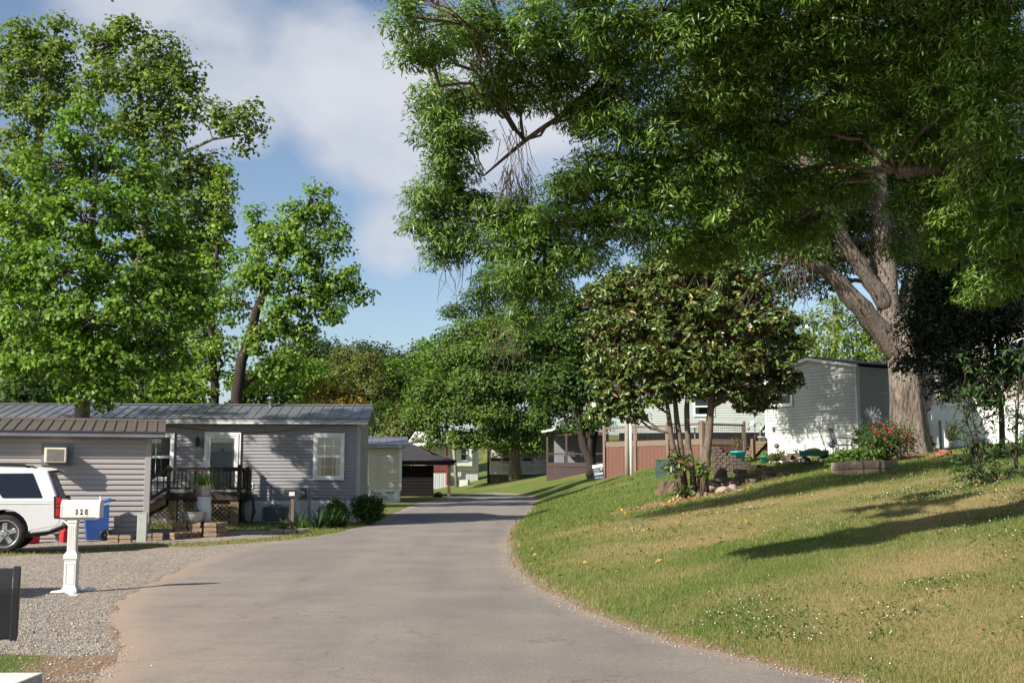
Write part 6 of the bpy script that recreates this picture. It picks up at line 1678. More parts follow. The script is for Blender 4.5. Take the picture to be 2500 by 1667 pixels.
for k, (px, Yd, py, rx, ry, cl_, lb) in enumerate(UND):
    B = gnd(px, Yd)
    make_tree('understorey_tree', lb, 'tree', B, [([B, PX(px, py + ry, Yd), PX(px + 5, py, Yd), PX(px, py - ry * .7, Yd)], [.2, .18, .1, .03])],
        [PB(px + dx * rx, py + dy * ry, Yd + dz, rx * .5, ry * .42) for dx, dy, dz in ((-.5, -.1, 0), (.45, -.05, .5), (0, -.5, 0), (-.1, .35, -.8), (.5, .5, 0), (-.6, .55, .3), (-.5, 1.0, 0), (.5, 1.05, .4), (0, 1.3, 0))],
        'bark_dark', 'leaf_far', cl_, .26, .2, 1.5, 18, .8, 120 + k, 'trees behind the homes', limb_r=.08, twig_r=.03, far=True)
B = gnd(815, 62)
make_tree('yellowing_magnolia', 'dome of yellow orange foliage behind the grey roof end', 'tree', B, [([B, PX(812, 985, 62), PX(810, 950, 62)], [.16, .12, .04])],
    [PB(770, 975, 62, 42, 32), PB(810, 955, 62, 50, 38), PB(850, 975, 62, 42, 32), PB(815, 1000, 61, 70, 30), PB(870, 1000, 62, 30, 25)],
    'bark_dark', 'leaf_far', [(.22, .15, .02), (.18, .12, .02), (.10, .12, .025), (.28, .18, .03)], .2, .12, 2.6, 18, .5, 140, far=True)

# ---------------------------------------------------------------- middle distance
def simple_tree(name, label, px, Yd, blobs, bark, cols, L, W, dens, n, r, seed, trunk_r=.3, top=None, group=None, dz=0, mat='leaf_far', stems=None):
    B = gnd(px, Yd); B = (B[0], B[1], B[2] + dz)
    ys_ = [b[1] for b in blobs]; top = top or min(ys_)
    st = stems or [([B, PX(px, (1190 + top) / 2, Yd), PX(px, top, Yd)], [trunk_r, trunk_r * .7, .05])]
    make_tree(name, label, 'tree', B, st, [PB(*b) for b in blobs], bark, mat, cols, L, W, dens, n, r, seed, group, limb_r=trunk_r * .4, twig_r=.035, far=True)
simple_tree('oak_tree', 'wide mid green oak with bare trunk before the white railing', 1257, 99,
    [(1060, 1010, 98, 60, 32), (1130, 1000, 96, 70, 34), (1210, 1010, 95, 70, 30), (1290, 1030, 96, 55, 34), (1080, 940, 97, 75, 42), (1170, 930, 95, 80, 42), (1260, 940, 95, 75, 42), (1340, 960, 96, 55, 45),
     (1110, 870, 97, 75, 40), (1200, 860, 95, 80, 42), (1290, 870, 96, 75, 42), (1370, 880, 97, 55, 50), (1150, 810, 97, 60, 35), (1230, 800, 96, 70, 38), (1310, 800, 97, 65, 40), (1060, 1065, 98, 40, 22), (1140, 1068, 97, 55, 22), (1215, 1070, 96, 45, 22), (1300, 1078, 96, 40, 24), (1020, 1000, 99, 35, 36)],
    'bark_oak', [(.09, .15, .032), (.11, .18, .038), (.075, .125, .028), (.13, .20, .045)], .30, .17, 2.4, 24, 1.0, 150, .55, stems=[([gnd(1257, 99), PX(1256, 1130, 99), PX(1253, 1085, 99), PX(1240, 1000, 99), PX(1235, 880, 99)], [.62, .48, .45, .35, .1]),
     ([PX(1254, 1110, 99), PX(1225, 1060, 98), PX(1180, 1010, 97)], [.25, .18, .08])])
B = gnd(1450, 79)
make_tree('oak_tree', 'dark leaning oak with three stems beside the for sale sign', 'tree', B,
    [([B, PX(1444, 1140, 79), PX(1425, 1090, 79), PX(1415, 1030, 79), PX(1400, 960, 79), PX(1330, 890, 78.5), PX(1250, 860, 78)], [.45, .34, .28, .25, .22, .16, .05]),
     ([B, PX(1440, 1120, 79), PX(1442, 1060, 79), PX(1446, 960, 79), PX(1440, 840, 79), PX(1400, 790, 79)], [.3, .25, .2, .18, .12, .04]),
     ([B, PX(1447, 1120, 79.4), PX(1455, 1060, 79.4), PX(1470, 980, 79.4)], [.22, .18, .14, .08])],
    [PB(*b) for b in ((1380, 900, 78.5, 60, 45), (1420, 840, 79, 60, 50), (1360, 820, 79, 55, 45), (1300, 830, 78.5, 55, 40), (1445, 940, 78.5, 45, 40), (1450, 1030, 78.3, 28, 40), (1400, 980, 79.5, 45, 30), (1340, 960, 79, 40, 30), (1440, 760, 79.5, 70, 50), (1380, 740, 80, 60, 45), (1500, 820, 80, 50, 60), (1480, 960, 80.5, 50, 50), (1400, 1040, 80, 40, 25), (1500, 900, 80, 50, 50), (1330, 1010, 80, 40, 25))],
    'bark_dark', 'leaf_far', [(.06, .115, .022), (.08, .145, .03), (.05, .09, .02)], .30, .16, 2.6, 22, .8, 151, limb_r=.15, twig_r=.03, far=True)
simple_tree('vine_clad_tree', 'dark dense tree hung with vines in front of the far wood', 1195, 104, [(1190, 690, 104, 40, 50), (1160, 730, 104, 40, 40), (1215, 750, 104, 45, 50), (1195, 800, 104, 45, 45), (1240, 690, 104, 40, 50), (1110, 760, 104, 40, 18), (1250, 900, 104, 35, 60), (1190, 870, 104, 40, 50), (1195, 950, 104, 45, 50), (1200, 1030, 104, 40, 40)],
    'bark_dark', GREEN_DEEP, .25, .16, 2.2, 20, .8, 152, .2)
FAR = [(745, 190, 850, 60, 40), (800, 200, 860, 55, 38), (880, 195, 865, 55, 35), (930, 200, 872, 50, 34), (980, 185, 890, 50, 40), (1030, 180, 880, 55, 45), (700, 185, 870, 50, 45), (1090, 175, 850, 60, 50), (1420, 170, 830, 70, 60), (1340, 178, 840, 60, 55)]
for k, (px, Yd, py, rx, ry) in enumerate(FAR):
    simple_tree('far_tree', ['grey green far tree below the sweetgum crown', 'far tree on the ridge right of the sweetgum', 'far tree at the middle of the ridge line', 'far tree on the ridge above the willow', 'far tree at the low point of the skyline', 'far tree rising towards the near oak', 'far tree behind the sweetgum trunk', 'far tree against the oak foliage edge', 'far tree behind the magnolia top', 'far tree behind the three stemmed oak'][k],
        px, Yd, [(px + a * rx, py + b * ry, Yd, rx * .55, ry * .5) for a, b in ((-.5, .1), (.45, .15), (0, -.45), (0, .5), (-.6, .7), (.6, .8), (0, 1.2))], 'bark_dark',
        [(.05, .08, .03), (.06, .095, .035), (.045, .075, .028)], .5, .4, .55, 16, 1.8, 160 + k, .3, group='trees along the ridge')
MIDT = [(900, 140, 920, 75, 70, OLIVE, 'pale olive willow with white stems right of the yellow dome'), (960, 148, 930, 65, 65, GREEN_MAPLE, 'green tree above the cream home roof'), (1010, 142, 950, 60, 70, GREEN_DEEP, 'dark tree above the carport roof'),
        (845, 155, 890, 60, 50, OLIVE, 'pale tree above the yellow dome'), (980, 125, 1030, 40, 55, OLIVE, 'yellowish vine tree behind the cream home'), (1060, 155, 880, 60, 60, GREEN_MAPLE, 'green tree left of the wide oak crown'),
        (770, 135, 930, 60, 55, GREEN_MAPLE, 'green tree left of the yellow dome'), (930, 130, 1020, 45, 55, GREEN_DEEP, 'dark green tree between grey and cream roofs'), (1030, 148, 1060, 60, 40, GREEN_DEEP, 'low dark tree behind the carport')]
for k, (px, Yd, py, rx, ry, cl_, lb) in enumerate(MIDT):
    simple_tree('woodland_tree', lb, px, Yd, [(px + a * rx, py + b * ry, Yd + c, rx * .55, ry * .45) for a, b, c in ((-.5, .0, 0), (.45, .05, 1), (0, -.5, 0), (0, .4, -1), (-.5, .7, 0), (.5, .75, 0), (0, 1.1, -1))], 'bark_grey' if cl_ is OLIVE else 'bark_dark', cl_, .40, .26, .9, 20, 1.2, 180 + k, .25, group='woodland trees in the middle distance')
simple_tree('bright_tree', 'sunlit yellow green tree behind the pale grey home roof', 2040, 68, [(1960, 800, 68, 50, 45), (2030, 770, 68, 60, 45), (2090, 800, 68, 60, 50), (2020, 840, 67, 80, 40), (2130, 850, 68, 60, 45), (1950, 860, 68, 50, 40), (2080, 880, 67, 80, 35), (2190, 860, 69, 50, 60)],
    'bark_grey', [(.16, .23, .035), (.20, .27, .045), (.12, .18, .03)], .2, .14, 2.2, 20, .75, 200, .22)
for k, (px, lb) in enumerate(((1800, 'dark background tree behind the magnolia crown'), (2330, 'dark background tree behind the right end homes'), (2480, 'dark background tree at the right edge'), (1640, 'dark background tree above the brown deck'))):
    simple_tree('background_tree', lb, px, 86 + 4 * k, [(px + a * 110, 760 + b * 150, 86 + 4 * k, 75, 80) for a, b in ((-.6, .3), (.6, .2), (0, -.5), (-.5, -.3), (.5, -.6), (0, .7), (-.7, 1.1), (.7, 1.0), (0, 1.5))], 'bark_dark', GREEN_DEEP + GREEN_MAPLE, .4, .28, .75, 16, 1.2, 210 + k, .35, group='trees behind the right hand homes')
# ---------------------------------------------------------------- the great oak with the visible trunk
YO = 37.0
B = gnd(2222, YO); B = (B[0], B[1], T(B[0], B[1]) - .15)
def oak_trunk_mesh(parent, b):
    """fluted, flared bole"""
    pts = [(2226, 1150, .84), (2222, 1110, .70), (2221, 1075, .61), (2219, 1020, .55), (2216, 960, .52), (2212, 900, .51), (2205, 850, .50), (2196, 810, .46), (2186, 770, .34)]
    n = 48; vs = []; rr = np.random.default_rng(2); rows = []
    fine = []
    for i in range(len(pts) - 1):
        for s in np.linspace(0, 1, 7)[:-1]: fine.append([pts[i][j] * (1 - s) + pts[i + 1][j] * s for j in range(3)])
    fine.append(list(pts[-1]))
    for i, (px, py, r_) in enumerate(fine):
        c = np.array(P(px, py, YO)) - b
        for k in range(n):
            t = 2 * math.pi * k / n
            fl = max(0, r_ - .58)
            f = 1 + .05 * math.sin(4 * t + 1.1) + .035 * math.sin(9 * t + i * .02) + fl * (.5 * math.sin(5 * t + .6) + .25 * math.sin(3 * t))
            f += .022 * math.sin(26 * t + 1.5 * math.sin(i * .55)) + rr.normal() * .008
            # deep seam on the right flank
            f -= .10 * math.exp(-((t - 5.55) / .10) ** 2)
            vs.append((c[0] + r_ * f * math.cos(t), c[1] + r_ * f * math.sin(t), c[2]))
    m = len(fine)
    MB().add(vs, [(i * n + k, i * n + (k + 1) % n, (i + 1) * n + (k + 1) % n, (i + 1) * n + k) for i in range(m - 1) for k in range(n)], True).build('bole', MAT['bark_oak'], parent)
limbs = [([PX(2205, 860, YO), PX(2180, 824, YO), PX(2166, 735, YO), PX(2166, 668, YO), PX(2157, 600, YO), PX(2148, 512, YO), PX(2140, 300, YO), PX(2120, 60, YO), PX(2110, -200, YO)], [.46, .40, .36, .33, .30, .26, .2, .14, .06]),
     ([PX(2200, 870, YO), PX(2165, 830, YO - .2), PX(2121, 778, YO - .5), PX(2086, 735, YO - .8), PX(2050, 690, YO - 1), PX(2010, 656, YO - 1.2), PX(1960, 640, YO - 1.5), PX(1880, 560, YO - 2)], [.40, .36, .33, .30, .26, .2, .15, .06]),
     ([PX(2170, 760, YO), PX(2140, 705, YO - .3), PX(2108, 660, YO - .5), PX(2077, 614, YO - .7), PX(2050, 560, YO - 1), PX(1990, 430, YO - 1.5), PX(1900, 300, YO - 2)], [.28, .26, .24, .22, .2, .15, .06]),
     ([PX(2200, 790, YO), PX(2208, 740, YO + .2), PX(2216, 695, YO + .4), PX(2237, 650, YO + .5), PX(2250, 590, YO + .6), PX(2290, 420, YO + .8), PX(2330, 250, YO + 1)], [.24, .22, .2, .19, .17, .12, .05])]
OAKA = [(1600, 470, 37.5, 95, 75), (1700, 400, 37, 100, 80), (1720, 520, 36.5, 100, 60), (1800, 470, 36.5, 100, 80), (1850, 350, 37, 110, 80), (1880, 560, 36, 80, 50), (1960, 480, 36, 80, 70), (1960, 340, 36.5, 100, 80), (1780, 580, 36.8, 90, 45),
        (2060, 400, 36, 80, 60), (2060, 260, 37, 110, 80), (2180, 330, 37.5, 90, 70), (2170, 180, 37, 120, 80), (2280, 420, 38, 90, 70), (2300, 280, 38, 110, 80), (2320, 540, 38, 90, 60), (2420, 450, 38, 100, 90), (2420, 620, 38, 90, 70), (2420, 280, 38, 110, 90),
        (1700, 250, 38, 120, 90), (1850, 180, 38, 130, 90), (2000, 100, 38, 130, 90), (2300, 120, 38, 130, 90), (2480, 150, 38, 110, 100), (1750, 80, 38, 130, 90), (1960, 600, 35.5, 60, 35), (2250, 640, 38.5, 60, 45), (2080, 520, 38.8, 60, 50), (2110, 600, 39, 50, 40), (2230, 560, 38.8, 70, 55), (2230, 450, 38.6, 60, 50), (2140, 450, 38.6, 60, 45), (2290, 640, 38.4, 60, 60), (2060, 630, 39, 50, 35), (1990, 560, 38.6, 60, 50), (2160, 590, 39.4, 40, 40), (2010, 690, 39.4, 45, 28), (2270, 720, 39, 45, 40), (1930, 690, 38, 45, 30), (1930, 450, 40.5, 80, 60), (2010, 480, 41, 80, 60), (2090, 430, 41, 80, 60), (2170, 400, 41, 80, 60), (2060, 560, 41.5, 70, 55), (2150, 520, 41.5, 70, 50), (2210, 620, 41.5, 55, 45), (2270, 560, 41, 70, 60), (2320, 680, 41, 60, 60), (1960, 600, 41, 60, 45), (2340, 600, 40, 70, 60), (2010, 640, 41.5, 50, 30), (1690, 690, 41.7, 75, 45), (1750, 650, 42, 75, 45), (1640, 640, 41, 75, 50), (1800, 700, 42.4, 60, 40), (1700, 600, 41, 80, 40)]  # last clumps sit behind the magnolia, added to dapple the gable
gt = make_tree('oak_tree', 'great old oak with thick ridged trunk on the rise', 'tree', B, limbs, [PB(*b) for b in OAKA], 'bark_oak', 'leaf_oak',
    GREEN_OAK, .20, .055, 4.6, 40, .8, 300, tip=(.7, .7), limb_r=.11, twig_r=.02, nside=14, shell=.3)
oak_trunk_mesh(gt, np.array(B))

# ---------------------------------------------------------------- willow oak boughs hanging in from a trunk just outside the right edge
BT = (8.6, 14.0, T(8.6, 14.0) - .1)
FO = [(1040, -70, 13, 100, 60), (1150, -80, 13.5, 110, 60), (1270, -70, 13.5, 110, 60), (1000, -70, 14, 90, 50), (900, -90, 14.2, 90, 50), (1120, -120, 14.6, 110, 50), (1985, 545, 13.8, 65, 45), (2065, 455, 13.2, 60, 50), (2240, 500, 13, 65, 45), (2310, 590, 13, 65, 50), (2420, 690, 12.8, 70, 50), (2200, 600, 14, 35, 30), (1440, -30, 11.4, 110, 50), (1700, -30, 11.2, 130, 50), (1850, -30, 11.2, 120, 50), (2000, -30, 11, 120, 50), (2150, -30, 10.8, 120, 50), (2260, -10, 10.6, 100, 50), (2400, -20, 10.2, 120, 60), (1000, 40, 11, 62, 60), (1060, 105, 11.5, 75, 55), (1020, 150, 11.5, 50, 30), (1150, 60, 12, 100, 65), (1090, 235, 13, 95, 50), (1060, 300, 13, 75, 45), (1120, 330, 13, 80, 40), (1090, 385, 13.2, 55, 40),  # leading clumps hang above the view, added for their shade on the lawn
      (1220, 150, 12.5, 85, 80), (1300, 70, 12, 110, 80), (1250, 230, 13, 90, 40), (1340, 190, 12.6, 90, 80), (1410, 110, 12.2, 110, 90), (1180, 240, 13, 50, 30),
      (1110, 430, 13.6, 70, 40), (1060, 480, 13.6, 80, 45), (1040, 540, 13.8, 60, 45), (1140, 500, 13.8, 90, 40), (1100, 570, 13.8, 80, 50), (1080, 625, 14, 50, 35), (1240, 520, 13.6, 100, 45), (1340, 530, 13.2, 90, 50),
      (1220, 590, 13.6, 90, 50), (1330, 610, 13.4, 90, 60), (1260, 670, 13.6, 85, 45), (1330, 690, 13.6, 70, 50), (1280, 750, 13.8, 60, 40), (1270, 800, 14, 35, 30), (1420, 620, 13.2, 80, 50),
      (1440, 420, 13, 100, 70), (1380, 460, 13.4, 70, 50), (1500, 300, 12.6, 110, 80), (1440, 270, 12.8, 90, 70), (1540, 180, 12.2, 110, 80), (1500, 60, 11.6, 120, 80), (1640, 100, 11.6, 120, 80), (1560, 430, 13, 110, 70), (1500, 540, 13.2, 110, 60),
      (1640, 300, 12.4, 110, 90), (1660, 470, 13, 110, 70), (1620, 590, 13.4, 100, 40), (1760, 220, 12, 110, 90), (1780, 380, 12.6, 110, 80), (1800, 540, 13, 100, 50), (1720, 620, 13.6, 90, 30), (1780, 70, 11.5, 120, 80),
      (1900, 300, 12.4, 110, 80), (1920, 130, 11.8, 120, 90), (1920, 450, 13, 90, 60), (1900, 570, 13.6, 70, 40), (2040, 220, 12, 110, 90), (2060, 60, 11.4, 120, 80), (2060, 340, 13, 80, 50), (2180, 130, 11.4, 120, 80), (2200, 280, 12, 100, 70), (2330, 60, 10.8, 120, 80),
      (2330, 210, 11.2, 110, 80), (2300, 350, 12, 100, 50), (2420, 130, 10.4, 110, 90), (2450, 290, 10.6, 110, 90), (2400, 440, 11.5, 110, 50), (2480, 400, 11, 90, 80), (2460, 540, 11.8, 90, 60), (2350, 520, 12.5, 80, 50), (2280, 460, 12.6, 70, 40), (2480, 640, 12.4, 60, 60)]
fo_st = [([BT, (8.3, 13.9, 3.5), (7.8, 13.6, 6.0), (7.2, 13.2, 8.0), (6.0, 12.8, 10.5)], [.42, .36, .3, .24, .12]),
     ([(7.8, 13.6, 5.6), PX(2520, 210, 12.2), PX(2330, 225, 12.2), PX(2130, 160, 12.2), PX(2010, 118, 12), PX(1880, 60, 12), PX(1780, 25, 12), PX(1600, 20, 12), PX(1350, 120, 12.3)], [.2, .13, .065, .06, .055, .05, .042, .035, .015]),
     ([(8.0, 13.7, 4.8), PX(2560, 420, 12.3), PX(2400, 412, 12.3), PX(2290, 408, 12.3), PX(2190, 418, 12.3)], [.2, .12, .085, .09, .085]),
     ([PX(2400, 412, 12.4), PX(2250, 300, 12.8), PX(2000, 330, 13), PX(1780, 300, 13), PX(1560, 420, 13.2), PX(1460, 510, 13.4), PX(1330, 560, 13.6), PX(1150, 540, 13.8)], [.07, .07, .065, .06, .055, .05, .035, .012]),
     ([PX(1780, 25, 12), PX(1500, 170, 12.6), PX(1360, 290, 13), PX(1280, 345, 13.2), PX(1180, 430, 13.5)], [.04, .035, .03, .025, .01])]
FO = [(a, b_, c_, rx * (.84 if a < 1750 else 1.0), ry * (.84 if a < 1750 else 1.0)) for a, b_, c_, rx, ry in FO]
fo = make_tree('willow_oak', 'willow oak boughs with narrow leaves hanging over the road from the upper right', 'tree', BT, fo_st, [PB(a, b_, c_, rx, ry, rx * SC(c_) * 1.15) for a, b_, c_, rx, ry in FO], 'bark_oak', 'leaf_oak',
    [(.095, .175, .026), (.12, .205, .032), (.16, .245, .045), (.07, .135, .024)], .09, .018, 34, 52, .22, 301, tip=(.4, .45, .8), limb_r=.022, twig_r=.006, nside=12, shell=.55, fold=.15, flat=.5)
# unseen crown above the picture, clumps added to shade boughs and lawn
rr = np.random.default_rng(31)
upb = [((x, y, z), (1.6, 1.5, 1.1)) for x, y, z in ((1.6, 7.6, 7.7), (2.5, 6.8, 7.7), (3.5, 6.2, 7.7), (4.5, 6.0, 7.9), (5.4, 6.6, 8.1), (1.5, 11, 8.6), (3.5, 10.5, 9.2), (5.5, 11, 9.6), (2.5, 13, 9.6), (4.5, 13.5, 10), (6.5, 13, 10.6), (3.2, 12, 11), (5.2, 12, 11.8), (7.5, 11.5, 9.6), (8.5, 13.5, 10.5), (6.2, 15, 10), (6.8, 9.6, 8.6), (4.8, 9.2, 8.0), (2.5, 7.6, 8.8), (2, 9.4, 9.6), (3.6, 8.6, 9.4), (4.8, 7.4, 8.6), (6.2, 7.8, 9), (7.6, 9, 9.6), (2.2, 18.5, 11.8), (0.4, 18.6, 11.6), (-1.4, 18.8, 11.5), (-3, 19, 11.5), (-4.6, 19.2, 11.6), (-6.2, 19.4, 11.7), (-7.6, 19.8, 11.8), (-0.5, 20.6, 12.3), (-2.6, 20.8, 12.4), (-4.8, 21.2, 12.6), (1.6, 20.4, 12.4), (3.6, 17.6, 12), (5.2, 16.4, 12.4))]
hl = MB(); hl.tube([(-1.2, -.6, 8.3), (-5, 2.5, 9.6), (-10, 4.6, 10), (-15.5, 5.6, 10.2)], [.14, .09, .06, .02], 7); hl.build('unseen_high_limb', MAT['bark_oak'], fo)
c_, n_, hb = crown_points([(np.array(q) - np.array(BT), r) for q, r in upb], rr, 8, 30, .6, .3)
leaf_mesh('unseen_upper_crown', c_, n_, .15, .04, GREEN_OAK, rr, MAT['leaf_oak'], fo, n_ * .5 - np.array([0, 0, .7]))['kind'] = 'stuff'
# hanging bare twigs
tw = MB(); r5 = random.Random(8)
for (px, py, Yd, k) in ((1260, 430, 13.2, 46), (1170, 110, 12, 22), (1250, 330, 13, 16), (1950, 650, 33.5, 24), (1240, 810, 13.8, 14), (2140, 560, 13, 26), (2380, 360, 11, 18), (1120, 640, 14, 14)):
    o = P(px, py, Yd) - Vector(BT); s = SC(Yd)
    for i in range(k):
        a = o + Vector((r5.uniform(-40, 40) * s, r5.uniform(-.3, .3), r5.uniform(-10, 30) * s)); L_ = r5.uniform(40, 120) * s
        b_ = a + Vector((r5.uniform(-.35, .35) * L_, r5.uniform(-.2, .2) * L_, -L_ * .6)); c2 = b_ + Vector((r5.uniform(-.3, .3) * L_, r5.uniform(-.2, .2) * L_, -L_ * .5))
        w = 1.1 * s * (1.0 if Yd < 20 else .9); tw.tube([a, b_, c2], [w, w * .7, w * .25], 4, False)
        tw.tube([b_, b_ + Vector((r5.uniform(-.3, .3) * L_, 0, -L_ * .3))], [w * .5, w * .2], 3, False)
tw.build('bare_twigs', MAT['twig'], fo)['kind'] = 'stuff'

def loose_leaves(parent, base, centres, dirs, L, W, cols, seed, mat, hexa, n=300, tip=None):
    """the most visible leaves as single parts"""
    rr = np.random.default_rng(seed); meshes = []
    for k in range(4):
        V, Fq, C = leaf_arrays(np.zeros((1, 3)), np.array([[0, 0, 1.]]) , L, W, [cols[k % len(cols)]], rr, np.array([[1., 0, 0]]) * 8, .2, hexa)
        me_o = npmesh('leaf', V, Fq, mat, None, C); me = me_o.data; bpy.data.objects.remove(me_o); meshes.append(me)
    for i in range(min(n, len(centres))):
        d = Vector(dirs[i]) + Vector(rr.normal(size=3) * .4); 
        q = d.to_track_quat('Z', 'X') if tip is None else (d * .3 + Vector((0, 0, -tip))).to_track_quat('X', 'Z')
        o = link('leaf', meshes[int(rr.integers(4))], parent, tuple(centres[i]), q.to_euler())
        o.rotation_euler.rotate_axis('Z', float(rr.uniform(0, 6.28)) if tip is None else 0.0)
def facing(blobs, base, n, seed, push=1.03):
    rr = np.random.default_rng(seed); C, D = [], []
    cam_ = np.array([0, 0, CAM_Z]); ws = np.array([r[0] * r[2] for _, r in blobs]); ws = ws / ws.sum()
    while len(C) < n:
        c, r = blobs[int(rr.choice(len(blobs), p=ws))]; c = np.array(c); d = nrm(rr.normal(size=3)); v = nrm(cam_ - c)
        if d @ v < .35: continue
        p = c + d * np.array(r) * push
        C.append(p - np.array(base)); D.append(d)
    return C, D
C_, D_ = facing([PB(a, b_, c_, rx, ry, rx * SC(c_) * 1.15) for a, b_, c_, rx, ry in FO], BT, 300, 5, 1.0)
loose_leaves(fo, BT, C_, D_, .09, .019, GREEN_OAK, 6, MAT['leaf_oak'], False, 300, tip=.7)

# ---------------------------------------------------------------- magnolia
YM = MAG.y
BM = (MAG.x, MAG.y, MAG.z - .05)
def Z5(zx, zy): return (1440 + zx * .1956, 960 + zy * .1956)
def stem5(pts, rad, dy=0): return ([PX(*Z5(*p), YM + dy) for p in pts], rad)
MST = [stem5([(1200, 1290), (1165, 1000), (1140, 700), (1085, 330), (1060, 60), (1040, -300)], [0.111, 0.093, 0.085, 0.081, 0.068, 0.025], .15), stem5([(1190, 1250), (1140, 980), (1060, 740), (1010, 500), (980, 250), (930, -100)], [0.085, 0.085, 0.081, 0.076, 0.068, 0.025]),
       stem5([(1300, 1240), (1285, 1000), (1255, 780), (1225, 540), (1210, 200), (1220, -300)], [0.102, 0.093, 0.085, 0.085, 0.076, 0.025], .1), stem5([(1430, 1250), (1430, 1000), (1450, 760), (1490, 480), (1510, 180), (1560, -250)], [0.162, 0.128, 0.119, 0.115, 0.102, 0.034], -.1),
       stem5([(1370, 1220), (1385, 1000), (1410, 780), (1440, 640)], [0.085, 0.076, 0.060, 0.043], .1)]
MB_ = [(1650, 660, 36, 80, 40), (1560, 690, 36, 80, 45), (1750, 680, 36, 80, 45), (1480, 720, 35.8, 70, 40), (1830, 720, 36, 70, 45), (1620, 730, 35, 80, 50), (1720, 750, 34.8, 85, 50), (1530, 790, 35.2, 85, 50), (1460, 800, 35.6, 55, 40), (1640, 810, 34.6, 90, 50), (1800, 800, 35, 85, 50), (1890, 790, 35.8, 60, 45), (1930, 840, 36, 45, 35),
       (1480, 880, 35.2, 60, 50), (1570, 880, 34.6, 85, 50), (1680, 880, 34.4, 85, 50), (1780, 880, 34.6, 85, 50), (1870, 890, 35.4, 70, 45), (1920, 930, 35.8, 45, 35), (1500, 950, 35, 60, 45), (1590, 950, 34.6, 70, 40), (1700, 940, 34.6, 80, 35), (1800, 950, 35, 75, 35), (1870, 960, 35.4, 50, 30), (1470, 1000, 35.2, 45, 25), (1540, 1005, 35, 45, 22), (1840, 985, 35.4, 50, 20), (1500, 720, 37, 70, 60), (1800, 760, 37.4, 90, 70), (1650, 840, 37.4, 120, 80)]
MBb = [PB(*b) for b in MB_]
mg = make_tree('magnolia_tree', 'glossy dark magnolia with several bare stems on the lawn', 'tree', BM, MST, MBb, 'bark_magnolia', 'leaf_magnolia',
    GREEN_MAG + [(.10, .14, .028), (.135, .165, .035)], .18, .08, 17.0, 11, .17, 310, limb_r=.05, twig_r=.012, hexa=True, shell=.45, fold=.12, lump=.3, tip='rosette')
C_, D_ = facing(MBb, BM, 300, 7, 1.0)
loose_leaves(mg, BM, C_, D_, .18, .08, GREEN_MAG + [(.30, .17, .02)], 8, MAT['leaf_magnolia'], True, 300)
C_, D_ = facing(MBb, BM, 34, 17, 1.03)
loose_leaves(mg, BM, C_, D_, .18, .08, [(.35, .18, .03), (.30, .12, .03), (.42, .26, .05)], 18, MAT['leaf_magnolia'], True, 34)
fl_ = MB()
for k in range(8):
    t = R(45 * k); d = Vector((math.cos(t), math.sin(t), 0)); s = Vector((-d.y, d.x, 0))
    fl_.add([(0, 0, 0), tuple(d * .06 + s * .045 + Vector((0, 0, .03))), tuple(d * .11 + Vector((0, 0, .08 + .02 * (k % 2)))), tuple(d * .06 - s * .045 + Vector((0, 0, .03)))], [(0, 1, 2, 3)])
fm = fl_.mesh('flower', MAT['petal_white'], False)
for (px, py, Yd) in ((1447, 990, 34.4), (1827, 797, 34.1), (1967, 801, 35.5)):
    p = P(px, py, Yd) - Vector(BM); link('flower', fm, mg, p, (R(60), 0, px * .1), (.85, .85, .85))
# sprouts round its foot
for k, (px, py, r_, lb) in enumerate(((1655, 1130, .55, 'leafy magnolia sprout at the left stems'), (1668, 1200, .32, 'low magnolia sprout before the stems'), (1715, 1150, .28, 'small magnolia sprout between the middle stems'))):
    p = P(px, py, YM - .5); g = (p.x, p.y, T(p.x, p.y)); rr = np.random.default_rng(k + 50)
    t = thing('magnolia_sprout', lb, 'plant', g, 0, 'sprouts at the magnolia foot')
    h = p.z - g[2]; sm_ = MB()
    for i in range(5): sm_.tube([(rr.uniform(-.1, .1), 0, -.05), (rr.uniform(-.2, .2) * r_, 0, h * .6), (rr.uniform(-.6, .6) * r_, rr.uniform(-.3, .3) * r_, h + r_ * .3)], [.016, .012, .006], 5)
    sm_.build('stems', MAT['bark_magnolia'], t)
    d = nrm(rr.normal(size=(int(260 * r_), 3))); cc = d * np.array([r_, r_ * .7, r_ * .8]) * rr.uniform(.3, 1, (len(d), 1)) + np.array([0, 0, h])
    leaf_mesh('foliage', cc, d * .4 + np.array([0, 0, .7]), .2, .085, GREEN_MAG, rr, MAT['leaf_magnolia'], t, d, .12, True)

